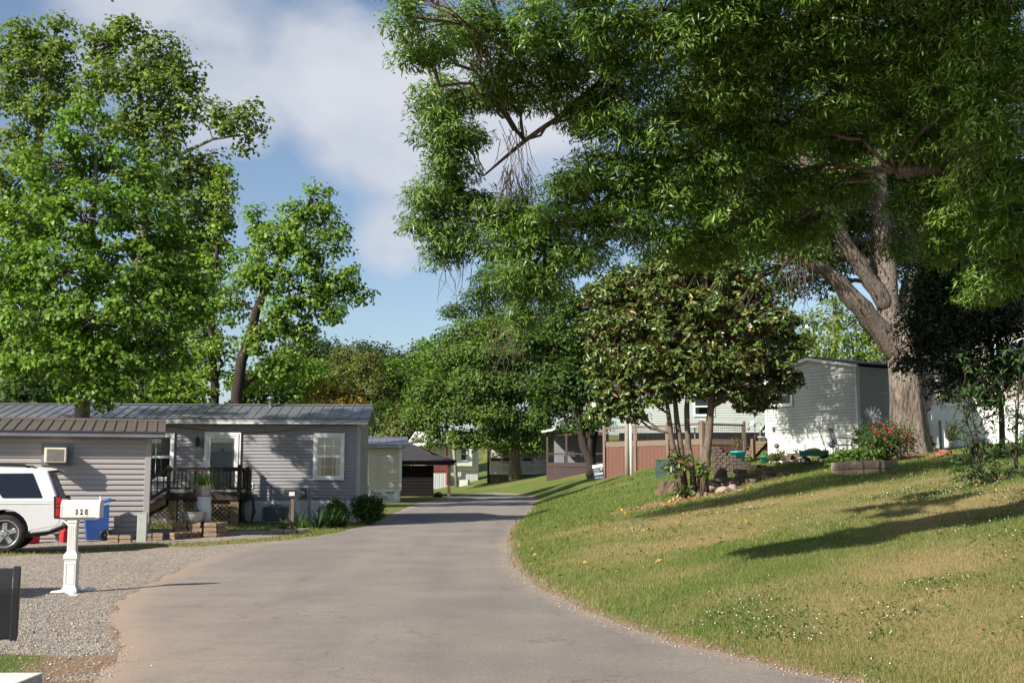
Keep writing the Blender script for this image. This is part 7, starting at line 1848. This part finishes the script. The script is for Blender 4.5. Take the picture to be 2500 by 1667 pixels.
# ---------------------------------------------------------------- dark evergreen and the saplings on the right
B = gnd(2440, 26.5)
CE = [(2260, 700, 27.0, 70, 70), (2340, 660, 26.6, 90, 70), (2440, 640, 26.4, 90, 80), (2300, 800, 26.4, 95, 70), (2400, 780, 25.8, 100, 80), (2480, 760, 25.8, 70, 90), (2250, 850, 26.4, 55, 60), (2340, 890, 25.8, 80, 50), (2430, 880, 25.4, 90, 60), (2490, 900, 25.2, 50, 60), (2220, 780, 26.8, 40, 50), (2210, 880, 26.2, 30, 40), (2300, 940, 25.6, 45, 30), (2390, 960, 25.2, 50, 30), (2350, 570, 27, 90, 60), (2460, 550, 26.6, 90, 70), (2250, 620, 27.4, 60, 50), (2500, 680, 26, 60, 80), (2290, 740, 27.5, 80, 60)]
make_tree('evergreen_tree', 'evergreen right of the oak trunk, deep shade put into its leaf colour', 'tree', B, [([B, PX(2445, 1000, 26.5), PX(2420, 850, 26.5), PX(2400, 640, 26.5)], [.07, .06, .05, .03])],
    [PB(*b) for b in CE], 'bark_dark', 'leaf_dark', [(.008, .016, .007), (.011, .022, .009), (.015, .028, .011)], .12, .042, 8.0, 40, .42, 320, tip=(.7, .6), limb_r=.05, shell=.2)  # near-black leaf tones stand in for deep shade
SAP = [((2395, 1170), [(2372, 1000, 40, 45), (2400, 930, 45, 45), (2340, 960, 30, 35), (2430, 1010, 45, 45), (2385, 1080, 45, 40), (2440, 930, 40, 50), (2345, 1050, 30, 30), (2420, 1100, 45, 35), (2330, 1110, 25, 25), (2370, 890, 40, 30)], 'thin leafy sapling in front of the white skirt'),
       ((2480, 1160), [(2480, 1000, 40, 50), (2500, 930, 40, 50), (2470, 1080, 40, 50), (2510, 1060, 40, 60), (2490, 880, 45, 40)], 'leafy sapling at the right edge before the white skirt'),
       ((2440, 1175), [(2420, 1150, 50, 25), (2470, 1150, 50, 25), (2370, 1140, 40, 22), (2345, 1165, 30, 18)], 'low leafy shrub at the foot of the sapling')]
for k, ((bx_, by_), bl_, lb) in enumerate(SAP):
    g = G(bx_, by_); rr = np.random.default_rng(330 + k); Yd = g.y
    st = [([tuple(g - Vector((0, 0, .1))), PX(bx_ + (x - bx_) * .4, by_ + (y - by_) * .5, Yd), PX(x, y, Yd)], [.025, .017, .007]) for x, y, a, b_ in bl_[::2]]
    make_tree('leafy_sapling' if k < 2 else 'leafy_shrub', lb, 'sapling' if k < 2 else 'shrub', tuple(g), st, [PB(x, y, Yd, a, b_) for x, y, a, b_ in bl_], 'bark_dark', 'leaf_dark', [(.03, .06, .02), (.045, .085, .03), (.06, .11, .035)], .15, .036, 10, 9, .28, 340 + k, tip=(.5, .8), limb_r=.01, twig_r=.006, shell=.2, nside=6)

# ---------------------------------------------------------------- the garden round the oak
q = G(2060, 1158)
pth = [(2050, 1140), (2038, 1150), (2048, 1158), (2080, 1160), (2115, 1157), (2150, 1152), (2185, 1145)]
wb_ = thing('raised_bed', 'curved raised bed of two pale block courses below the rose bush', 'raised bed', q, 0)
rr = random.Random(3)
gp = [P(a, b, 32.6 + .0 * k) for k, (a, b) in enumerate(pth)]
gp = [G(a, b) for a, b in pth]
base_z = min(p.z for p in gp) - .06
for lvl in range(2):
    for k in range(len(gp) - 1):
        a, b = gp[k], gp[k + 1]; L_ = (b - a).xy.length; n2 = max(1, int(round(L_ / .5)))
        for i in range(n2):
            c = a.lerp(b, (i + .5) / n2); ang = math.atan2(b.y - a.y, b.x - a.x)
            block(wb_, c.x - q.x, c.y - q.y, base_z + lvl * .215 - q.z, ang + rr.uniform(-.02, .02), (L_ / n2 + .01, .2, .213), MAT['block_pale'], rr, .008)
so = MB().prism([(gp[0].x - q.x + .1, gp[0].y - q.y + .2), (gp[3].x - q.x, gp[3].y - q.y + .12), (gp[6].x - q.x, gp[6].y - q.y + .1), (gp[6].x - q.x + .5, gp[6].y - q.y + 2.2), (gp[0].x - q.x + .5, gp[0].y - q.y + 2.4)], -.2, .30, 'z')
so.build('soil', MAT['soil'], wb_)
def bush(name, label, cat, px, py, Yd, rx, ry, cols, L, W, n, seed, group=None, mat='leaf_maple', stems=8, tip=None, dens=60, grow=1.0):
    """shrub standing on the ground below pixel (px, py)"""
    p = P(px, py, Yd); g = (p.x, p.y, T(p.x, p.y) - .02); s = SC(Yd); rr = np.random.default_rng(seed)
    t = thing(name, label, cat, g, 0, group); c0 = np.array([0, 0, p.z - g[2]]); r_ = np.array([rx * s, rx * s * .8, ry * s])
    sm_ = MB()
    for i in range(stems):
        d = nrm(rr.normal(size=3)); e = c0 + d * r_ * .8
        sm_.tube([(d[0] * .05, d[1] * .05, -.05), tuple((c0 + d * r_ * .2) * np.array([1, 1, .7])), tuple(e)], [.012, .009, .004], 4)
    sm_.build('stems', MAT['twig'], t)
    k = max(8, n // 14); d = nrm(rr.normal(size=(k, 3))); h = c0 + d * r_ * (rr.uniform(.25, 1.08, (k, 1)))
    i = np.repeat(np.arange(k), 14); gg = rr.normal(size=(len(i), 3)) * max(r_) * .13
    leaf_mesh('foliage', h[i] + gg, nrm(d[i] * .5 + np.array([0, 0, .6])), L, W, cols, rr, MAT[mat], t, None if tip is None else d[i] * tip[0] + np.array([0, 0, -tip[1]]))
    return t, c0, r_, rr
t, c0, r_, rr = bush('rose_bush', 'rose bush with clusters of red flowers before the oak trunk', 'bush', 2160, 1078, 34.2, 78, 48, [(.045, .08, .025), (.06, .11, .03), (.085, .14, .04)], .075, .05, 5200, 400, stems=22)
rs = MB()
for lay, (r0, z0, kk) in enumerate(((.030, .0, 5), (.020, .012, 4), (.010, .02, 3))):
    for k in range(kk):
        a = R(360 / kk * k + lay * 30); d = Vector((math.cos(a), math.sin(a), 0)); s = Vector((-d.y, d.x, 0))
        rs.add([tuple(Vector((0, 0, z0 - .005))), tuple(d * r0 * .6 + s * r0 * .7 + Vector((0, 0, z0 + r0 * .3))), tuple(d * r0 * 1.2 + Vector((0, 0, z0 + r0 * .6))), tuple(d * r0 * .6 - s * r0 * .7 + Vector((0, 0, z0 + r0 * .3)))], [(0, 1, 2, 3)])
rm = rs.mesh('rose', MAT['rose_red'], False)
for k in range(60):
    d = nrm(np.array([rr.normal() * .8, -abs(rr.normal()) - .2, rr.normal() * .9 + .5])); cl = .6 + .5 * (k % 3 == 0)
    p = c0 + d * r_ * rr.uniform(.95, 1.12) * np.array([.85, 1, .95]); 
    link('rose', rm, t, tuple(p), tuple(rr.uniform(-.9, .9, 3) + np.array([.7, 0, 0])), (1.05, 1.05, 1.05))
for k, (px, py, Yd, rx, ry, n, lb) in enumerate(((2075, 1118, 33.8, 42, 16, 1500, 'light green low plants at the left of the raised bed'), (2120, 1112, 33.8, 40, 20, 1500, 'light green low plants in the middle of the raised bed'), (2040, 1128, 35.5, 30, 12, 500, 'small light plant clump left of the raised bed'))):
    bush('bedding_plant', lb, 'plant', px, py, Yd, rx, ry, [(.10, .17, .035), (.13, .20, .045), (.07, .13, .03)], .10, .07, n, 410 + k, 'plants in the raised bed')
bush('dark_shrub', 'dark bushy shrub at the right front corner of the grey home', 'shrub', 895, 1243, 40.5, 40, 34, GREEN_DEEP, .10, .06, 4200, 420, stems=14, mat='leaf_dark')
bush('small_shrub', 'rounded green shrub under the right window of the grey home', 'shrub', 818, 1247, 40.2, 36, 30, GREEN_DEEP + GREEN_MAPLE, .09, .05, 3000, 421)
bush('low_shrub', 'small dark shrub at the carport corner', 'shrub', 1068, 1209, 76, 14, 7, GREEN_DEEP, .12, .08, 400, 422, mat='leaf_dark')
bush('weedy_shrub', 'shaded low plants behind the oak root by the red bricks', 'shrub', 2255, 1075, 38.6, 24, 24, GREEN_DEEP, .09, .05, 900, 423, mat='leaf_dark')
bush('garden_shrub', 'low grey green plants along the stone edging', 'shrub', 1890, 1118, 43.5, 22, 12, OLIVE, .09, .04, 700, 424)

def pot(name, label, cat, px, py, r, h, mat, plant=None, seed=0, group=None, square=None, Yd=None):
    g = G(px, py) if Yd is None else Vector((P(px, py, Yd).x, Yd, T(P(px, py, Yd).x, Yd)))
    t = thing(name, label, cat, g, R(-20), group)
    if square:
        m = MB(); w = square
        loft(m, [rect(-w * .8, w * .8, -r * .7, r * .7, 0), rect(-w, w, -r, r, h * .85), rect(-w * 1.06, w * 1.06, -r * 1.1, r * 1.1, h * .86), rect(-w * 1.06, w * 1.06, -r * 1.1, r * 1.1, h)]); m.build('tub', MAT[mat], t, bevel=.01)
    else:
        MB().lathe([(0, 0), (r * .72, 0), (r * .95, h * .88), (r * 1.05, h * .88), (r * 1.05, h), (r * .95, h), (r * .9, h * .9), (0, h * .88)], 22).build('tub', MAT[mat], t)
    if plant:
        rr = np.random.default_rng(seed); n = plant[0]; d = nrm(rr.normal(size=(n, 3))); cc = d * rr.uniform(.2, 1, (n, 1)) * np.array([plant[1], plant[1] * .7, plant[2]]) + np.array([0, 0, h + plant[2] * .8])
        leaf_mesh('foliage', cc, d + np.array([0, 0, .6]), plant[4], plant[4] * .4, plant[3], rr, MAT['leaf_maple'], t)
        s = MB()
        for i in range(6): s.tube([(0, 0, h * .8), tuple(cc[i % n])], [.012, .005], 4)
        s.build('stems', MAT['twig'], t)
    return t
pot('plant_pot', 'large teal pot with reddish plant beside the block wall', 'pot', 1803, 1135, .30, .55, 'plastic_teal', (110, .35, .4, [(.12, .10, .03), (.10, .13, .03), (.16, .09, .03)], .13), 3)
pot('plant_pot', 'small teal pot in shade at the foot of the wooden steps', 'pot', 1868, 1130, .19, .26, 'plastic_teal', None)
def yard(px, py): return G(px, py)
pot('planter_tub', 'dark square planter tub left in front of the white skirt', 'planter', 1911, 1127, .2, .25, 'block_brown', (60, .3, .12, GREEN_DEEP, .1), 5, 'dark planters along the white skirt', .34)
pot('planter_tub', 'dark oval planter tub behind the stones at the white skirt', 'planter', 1944, 1121, .17, .22, 'rusty', (40, .2, .12, GREEN_MAPLE, .1), 6, 'dark planters along the white skirt', .3)
pot('planter_tub', 'dark planter pot right of the green wagon', 'planter', 2018, 1126, .2, .25, 'plastic_black', (50, .2, .12, GREEN_DEEP, .1), 7, 'dark planters along the white skirt')
pot('white_basin', 'white plastic basin against the green wagon', 'basin', 1958, 1127, .15, .14, 'white_plastic')
ORD = ['first', 'second', 'third', 'fourth', 'fifth', 'sixth', 'seventh', 'eighth', 'ninth', 'tenth', 'eleventh']
for k in range(11):
    px = 1882 + k * 8.4
    stone('edging_stone', f'{ORD[k]} small edging stone counted from the steps along the planters', 'stone', G(px, 1133 - .35 * k + (k % 3)) + Vector((0, 0, .05)), (.13, .10, .09), MAT['rock'] if k % 3 else MAT['rock_white'], 70 + k, 'edging stones by the planters')
# green wagon
q = G(1988, 1133)
WG_ = thing('garden_wagon', 'green garden wagon with long black handle before the white skirt', 'wagon', q, R(-28))
m = MB(); loft(m, [rect(-.42, .42, -.24, .24, .27), rect(-.46, .46, -.27, .27, .46)]); m.build('tray', MAT['plastic_green'], WG_, bevel=.01)
stf = stone('load', None, None, (0, 0, .47), (.36, .2, .1), MAT['straw'], 3, parent=WG_)
for sx in (-.3, .3):
    for sy in (-.27, .27):
        w = link('wheel', MB().lathe([(.07, -.03), (.11, -.035), (.12, 0), (.11, .035), (.07, .03)], 18, axis='y').mesh('wheel', MAT['plastic_black']), WG_, (sx, sy, .12))
        MB().lathe([(0, -.036), (.07, -.034), (.075, 0), (.07, .034), (0, .036)], 14, axis='y').build('hub', MAT['white_paint'], w)
    MB().box(sx - .02, sx + .02, -.27, .27, .12, .26).build('axle', MAT['black_metal'], WG_)
MB().tube([(.44, 0, .25), (.40, -.02, .55), (.2, -.05, 1.18)], .014, 6).build('handle_bar', MAT['black_metal'], WG_)
MB().tube([(.2 + .06 * math.cos(t), -.05, 1.24 + .06 * math.sin(t)) for t in np.linspace(0, 6.28, 13)], .013, 5, False).build('handle_grip', MAT['black_metal'], WG_)
# metal chair
q = G(2058, 1118); q = P(2058, 1108, 42.0); q = Vector((q.x, q.y, T(q.x, q.y)))
CH = thing('garden_chair', 'dark metal garden chair leaning by the white skirt', 'chair', q, R(-35))
MB().box(-.25, .25, -.25, .25, .38, .41).build('seat', MAT['grey_metal'], CH)
bk = MB(); 
for i in range(6): bk.bar((-.25 + .0, -.22 + i * .088, .40), (-.42, -.22 + i * .088, .98), .03, .015)
bk.bar((-.42, -.26, .98), (-.42, .26, .98), .03, .04); bk.build('backrest', MAT['black_metal'], CH)
for sy in (-.25, .25):
    MB().tube([(-.32, sy, .66), (.2, sy, .64), (.26, sy, .60), (.24, sy, .4)], .018, 6).build('armrest', MAT['grey_metal'], CH)
    for sx in (-.24, .24): MB().tube([(sx, sy, .4), (sx * 1.2, sy, -.02)], .018, 6).build('leg', MAT['grey_metal'], CH)
# stakes, hook, windmill, hanging pots
def stake(label, px, py, top, Yd, rr_, mat, oval=1.0):
    p = P(px, py, Yd); g = Vector((p.x, p.y, T(p.x, p.y))); h = P(px, top, Yd).z - g.z
    t = thing('garden_stake', label, 'garden ornament', g, R(-15), 'garden stakes along the white skirt')
    MB().tube([(.06, 0, -.1), (.03, 0, h * .6), (0, 0, h)], .012, 6).build('rod', MAT['black_metal'], t)
    MB().lathe([(0, -.03), (rr_ * .45, -.035), (rr_ * .5, -.015), (rr_, -.02), (rr_, .01), (0, .01)], 16, (0, 0, 0), 'y').build('disc', MAT[mat], t, (0, 0, h + rr_ * .6))
stake('rusty round sun stake at the left of the white skirt', 1897, 1118, 1092, 44.5, .10, 'rusty')
stake('dark oval ornament stake right of the wagon handle', 2032, 1112, 1090, 43.2, .13, 'navy')
p = P(1926, 1115, 44.3); g = Vector((p.x, p.y, T(p.x, p.y)))
tag(MB().tube([(0, 0, -.1), (0, 0, .55)], .02, 6).build('marker_rod', MAT['black_metal'], None, (P(1966, 1110, 43.6).x, 43.6, T(P(1966, 1110, 43.6).x, 43.6)), (0, 0, 0)), 'thin dark rod upright behind the green wagon', 'rod')
q = G(1845, 1130)
HK = thing('shepherd_hook', 'black double shepherd hook beside the wooden steps', 'plant hook', q, 0)
hk = MB(); hk.tube([(0, 0, -.2), (0, 0, 1.55)], .014, 6)
for sg in (-1, 1): hk.tube([(0, 0, 1.35), (sg * .05, 0, 1.5), (sg * .16, 0, 1.56), (sg * .24, 0, 1.5), (sg * .24, 0, 1.42)], .011, 6)
hk.build('rod', MAT['black_metal'], HK)
HB = thing('hanging_basket', 'white hanging basket on the shepherd hook', 'hanging basket', (q.x + .24, q.y, q.z + .82), 0)
MB().lathe([(0, 0), (.10, 0), (.14, .16), (.155, .16), (.155, .19), (0, .18)], 18).build('bowl', MAT['white_plastic'], HB)
hw_ = MB()
for k in range(3): hw_.tube([(.14 * math.cos(2.1 * k), .14 * math.sin(2.1 * k), .18), (0, 0, .6)], .005, 4)
hw_.build('wires', MAT['white_plastic'], HB)
tag(stone('bird_feeder', None, None, (q.x - .24, q.y, q.z + 1.3), (.06, .06, .09), MAT['rusty'], 9), 'small reddish feeder on the left arm of the shepherd hook', 'feeder')
p = P(2131, 1062, 40.5); g = Vector((p.x, p.y, T(p.x, p.y)))
WM = thing('garden_windmill', 'galvanised garden windmill before the shaded house wall', 'windmill', g, R(-20))
hc = P(2131, 1012, 40.5).z - g.z
MB().tube([(-.32, .1, -.1), (-.3, .1, hc - .25)], .03, 6).build('mast', MAT['black_metal'], WM)
MB().tube([(-.3, .1, hc - .25), (-.2, .08, hc), (0, .05, hc)], .02, 6).build('arm', MAT['black_metal'], WM)
for k in range(12):
    a = R(30 * k + 8); d = Vector((math.cos(a), 0, math.sin(a))); s = Vector((-d.z, 0, d.x))
    v = [d * .05 - s * .012, d * .05 + s * .012, d * .29 + s * .04 + Vector((0, .035, 0)), d * .29 - s * .04 - Vector((0, .0, 0))]
    o = MB().add([tuple(x) for x in v], [(0, 1, 2, 3)]).build('blade', gal, WM, (0, 0, hc)); sd = o.modifiers.new('s', 'SOLIDIFY'); sd.thickness = .004
MB().tube([(.24 * math.cos(t), -.01, hc + .24 * math.sin(t)) for t in np.linspace(0, 6.283, 25)], .008, 5, False).build('rim', gal, WM)
MB().lathe([(0, -.03), (.04, -.02), (.04, .03), (0, .03)], 12, (0, 0, hc), 'y').build('hub', gal, WM)
for (px, py, lb) in ((2098, 1064, 'upper dark wall pot at the grey home corner'), (2093, 1083, 'lower grey wall pot at the grey home corner')):
    p = P(px, py, 42.6); t = thing('wall_pot', lb, 'pot', p, 0, 'wall pots at the corner')
    MB().lathe([(0, 0), (.1, 0), (.16, .16), (.18, .16), (.18, .2), (0, .18)], 16).build('bowl', MAT['plastic_black' if py < 1070 else 'grey_metal'], t)
    MB().tube([(.0, 0, .05), (.2, .35, .02)], .012, 5).build('bracket', MAT['black_metal'], t)
# red brick steps
q = G(2300, 1112)
RS = thing('brick_steps', 'small stack of red bricks between oak root and white skirt', 'bricks', q, R(-14)); rr = random.Random(7)
for lvl in range(3):
    for k in range(4 - lvl):
        for j in range(2): block(RS, -.3 + (k + lvl * .8) * .2, -.1 + j * .22 + lvl * .06, -.05 + lvl * .075, 0, (.19, .2, .072), MAT['brick_red'], rr, .01)
q = G(2262, 1118)
RB = thing('brick_edging', 'row of red bricks along the oak root', 'bricks', q, R(-10))
for k in range(7): block(RB, -.7 + k * .21, .02 * k, -.02, 0, (.19, .1, .09), MAT['brick_red'], rr, .02)


# ================================================================ ground cover
rng = np.random.default_rng(77)
def blades(x, y, h, w, col, name, label):
    n = len(x); z = terrain(x, y)
    a = rng.uniform(0, 2 * math.pi, n); lean = rng.uniform(.1, .9, n) * h
    bx_, by_ = np.cos(a) * w / 2, np.sin(a) * w / 2; la = rng.uniform(0, 2 * math.pi, n)
    V = np.stack([np.stack([x - bx_, y - by_, z - .004], -1), np.stack([x + bx_, y + by_, z - .004], -1), np.stack([x + np.cos(la) * lean, y + np.sin(la) * lean, z + h], -1)], 1).reshape(-1, 3)
    o = npmesh(name, V, np.arange(n * 3).reshape(n, 3), MAT['grass'], None, np.repeat(col, 3, 0))
    return tag(o, label, 'grass', None, 'stuff')
def grass_col(x, y, g, n):
    straw = np.array([.33, .27, .125]); green = np.array([.125, .185, .038]); deep = np.array([.065, .115, .022])
    k = np.clip(g + rng.normal(size=n) * .22, 0, 1)[:, None]
    c = straw * (1 - k) + green * k
    d = (rng.uniform(size=n) < .25)[:, None]
    return np.where(d, c * .45 + deep * .55, c) * rng.uniform(.7, 1.3, (n, 1))
n = 330000
u = rng.uniform(size=n); y0, y1 = 7.6, 62.0
yy = (y0 ** -.35 + u * (y1 ** -.35 - y0 ** -.35)) ** (-1 / .35)
x0 = xr(yy) - .05; x1 = np.minimum(yy * .50 + 1.5, 24)
xx = x0 + (x1 - x0) * rng.uniform(size=n)
gv_, di_, gr_ = masks(xx, yy)
tuft = fnoise(xx * 3.5, yy * 3.5, 41)
keep = (rng.uniform(size=n) > di_ * .95) & (rng.uniform(size=n) < .35 + tuft * 1.1)
xx, yy, gr_, tuft = xx[keep], yy[keep], gr_[keep], tuft[keep]; n = len(xx)
h = rng.uniform(.018, .05, n) * (.55 + tuft * .9) * (1 + np.clip((yy - 14) / 40, 0, .6)) * (.75 + gr_ * .6)
edge = np.exp(-np.maximum(xx - xr(yy), 0) / .5); h = h * (1 + edge * .5)
w = .0055 * np.maximum(1, yy / 11)
blades(xx, yy, h, w, grass_col(xx, yy, gr_, n), 'lawn_grass', 'short patchy lawn grass on the bank right of the road')
# left strips
n = 60000
yy = rng.uniform(9, 42, n); xx = rng.uniform(-14, -3, n)
gv_, di_, gr_ = masks(xx, yy)
keep = (gv_ < .35) & (xx < xl(yy) - .05) & (rng.uniform(size=n) > di_ * .9) & (np.abs(xx / yy) < .55)
xx, yy, gr_ = xx[keep], yy[keep], gr_[keep]; n = len(xx)
gk = np.where(yy < 33, .25 + gr_ * .35, gr_)
blades(xx, yy, rng.uniform(.03, .09, n), .007 * np.maximum(1, yy / 11), grass_col(xx, yy, gk, n), 'verge_grass', 'thin dry grass along the gravel on the left')

# clover heads
n = 60000
yy = rng.uniform(8.5, 40, n); xx = xr(yy) + rng.uniform(.3, 18, n)
cn = fnoise(xx * .55, yy * .4, 91) * .6 + fnoise(xx * 1.9, yy * 1.9, 92) * .4
keep = (cn > .53) & (np.abs(xx / yy) < .48) & (rng.uniform(size=n) < .02 + .22 * (cn > .61)) & (np.hypot(xx - MAG.x, yy - MAG.y) > 3.4) & (xx / yy > .10)
xx, yy = xx[keep][:1500], yy[keep][:1500]; n = len(xx)
CLX, CLY = xx.copy(), yy.copy()
r_ = rng.uniform(.005, .0095, n) * (1 + np.clip((yy - 15) / 25, 0, .8)); zz = terrain(xx, yy) + rng.uniform(.03, .07, n)
oc = np.array([[1, 0, 0], [-1, 0, 0], [0, 1, 0], [0, -1, 0], [0, 0, 1], [0, 0, -.8]], float)
of = np.array([[0, 2, 4], [2, 1, 4], [1, 3, 4], [3, 0, 4], [2, 0, 5], [1, 2, 5], [3, 1, 5], [0, 3, 5]])
V = np.stack([xx, yy, zz], -1)[:, None, :] + oc[None] * r_[:, None, None]
Fq = (np.arange(n)[:, None, None] * 6 + of[None]).reshape(-1, 3)
o = npmesh('clover_flowers', V.reshape(-1, 3), Fq, MAT['petal_white']); tag(o, 'scattered white clover flowers in the lawn', 'clover', None, 'stuff')

# clover and broad leaved weeds growing round the flowers
k = 16; cx_ = np.repeat(CLX, k) + rng.normal(size=len(CLX) * k) * .16; cy_ = np.repeat(CLY, k) + rng.normal(size=len(CLX) * k) * .16
keep = cx_ > xr(cy_) + .05; cx_, cy_ = cx_[keep], cy_[keep]
o = leaf_mesh('clover_leaves', np.stack([cx_, cy_, terrain(cx_, cy_) + rng.uniform(.015, .05, len(cx_))], -1), np.tile(np.array([[0, 0, 1.]]), (len(cx_), 1)), .03, .026, [(.05, .11, .025), (.07, .14, .03), (.09, .16, .04)], rng, MAT['grass'], None)
tag(o, 'dark green clover leaves in patches of the lawn', 'clover', None, 'stuff')
# gravel
n = 90000
u = rng.uniform(size=n); yy = (9.5 ** -.6 + u * (34 ** -.6 - 9.5 ** -.6)) ** (-1 / .6); xx = rng.uniform(-.62, -.02, n) * yy
gv_, di_, gr_ = masks(xx, yy)
edge = np.exp(-np.abs(xx - xl(yy)) / .35) * .5
pr = np.where(xx < xl(yy) + .1, np.maximum(gv_ * .9, di_ * .35), edge * .25)
keep = (rng.uniform(size=n) < pr) & (xx < xl(yy) + 1.6)
xx, yy = xx[keep], yy[keep]; n = len(xx)
r_ = rng.uniform(.0045, .0115, n) * (1 + (rng.uniform(size=n) < .05) * .8); zz = terrain(xx, yy) + r_ * .25 + .006
jit = 1 + rng.uniform(-.35, .35, (n, 6, 1)); an = rng.uniform(0, 6.28, n); ca, sa = np.cos(an)[:, None], np.sin(an)[:, None]
V = oc[None] * jit * np.array([1, .8, .6]); V = np.stack([V[..., 0] * ca - V[..., 1] * sa, V[..., 0] * sa + V[..., 1] * ca, V[..., 2]], -1)
V = np.stack([xx, yy, zz], -1)[:, None, :] + V * r_[:, None, None]
gc = np.array([(.23, .222, .215), (.33, .312, .29), (.44, .412, .375), (.165, .158, .15), (.38, .31, .24)])[rng.integers(0, 5, n)] * rng.uniform(.8, 1.2, (n, 1))
m, nn, ll, bb_ = _nt('gravel_stone'); at = nn.new('ShaderNodeVertexColor'); at.layer_name = 'tint'; ll.new(at.outputs[0], bb_.inputs['Base Color']); bb_.inputs['Roughness'].default_value = .9; bb_.inputs['Specular IOR Level'].default_value = .15
Fq = (np.arange(n)[:, None, None] * 6 + of[None]).reshape(-1, 3)
o = npmesh('gravel', V.reshape(-1, 3), Fq, m, None, np.repeat(gc, 6, 0)); tag(o, 'loose grey gravel of the driveway and road edge', 'gravel', None, 'stuff')
# pebbles along the right road edge
n = 2200
yy = rng.uniform(8.5, 30, n); xx = xr(yy) + rng.normal(size=n) * .16 - .03
r_ = rng.uniform(.005, .015, n); zz = terrain(xx, yy) + .008 + r_ * .3
V = np.stack([xx, yy, zz], -1)[:, None, :] + (oc[None] * (1 + rng.uniform(-.35, .35, (n, 6, 1))) * np.array([1, .8, .6])) * r_[:, None, None]
gc = np.array([(.25, .24, .23), (.36, .34, .31), (.30, .22, .16)])[rng.integers(0, 3, n)]
o = npmesh('edge_pebbles', V.reshape(-1, 3), (np.arange(n)[:, None, None] * 6 + of[None]).reshape(-1, 3), m, None, np.repeat(gc, 6, 0)); tag(o, 'small pebbles along the right road edge', 'pebbles', None, 'stuff')
# fallen leaves
n = 420
d = rng.normal(size=(n, 2)) * np.array([1.7, 1.1]); xx = MAG.x - .3 + d[:, 0]; yy = MAG.y - .9 + d[:, 1]
k = n // 3; yy[:k] = rng.uniform(18, 34, k); xx[:k] = xr(yy[:k]) + rng.uniform(.2, 5, k)
c = np.stack([xx, yy, terrain(xx, yy) + .035], -1)
o = leaf_mesh('fallen_leaves', c, np.tile(np.array([[0, 0, 1.]]), (n, 1)), .13, .06, [(.30, .17, .07), (.36, .22, .08), (.42, .30, .06), (.22, .12, .06)], rng, MAT['leaf_dark'], None); tag(o, 'fallen brown and yellow leaves below the magnolia', 'leaf litter', None, 'stuff')
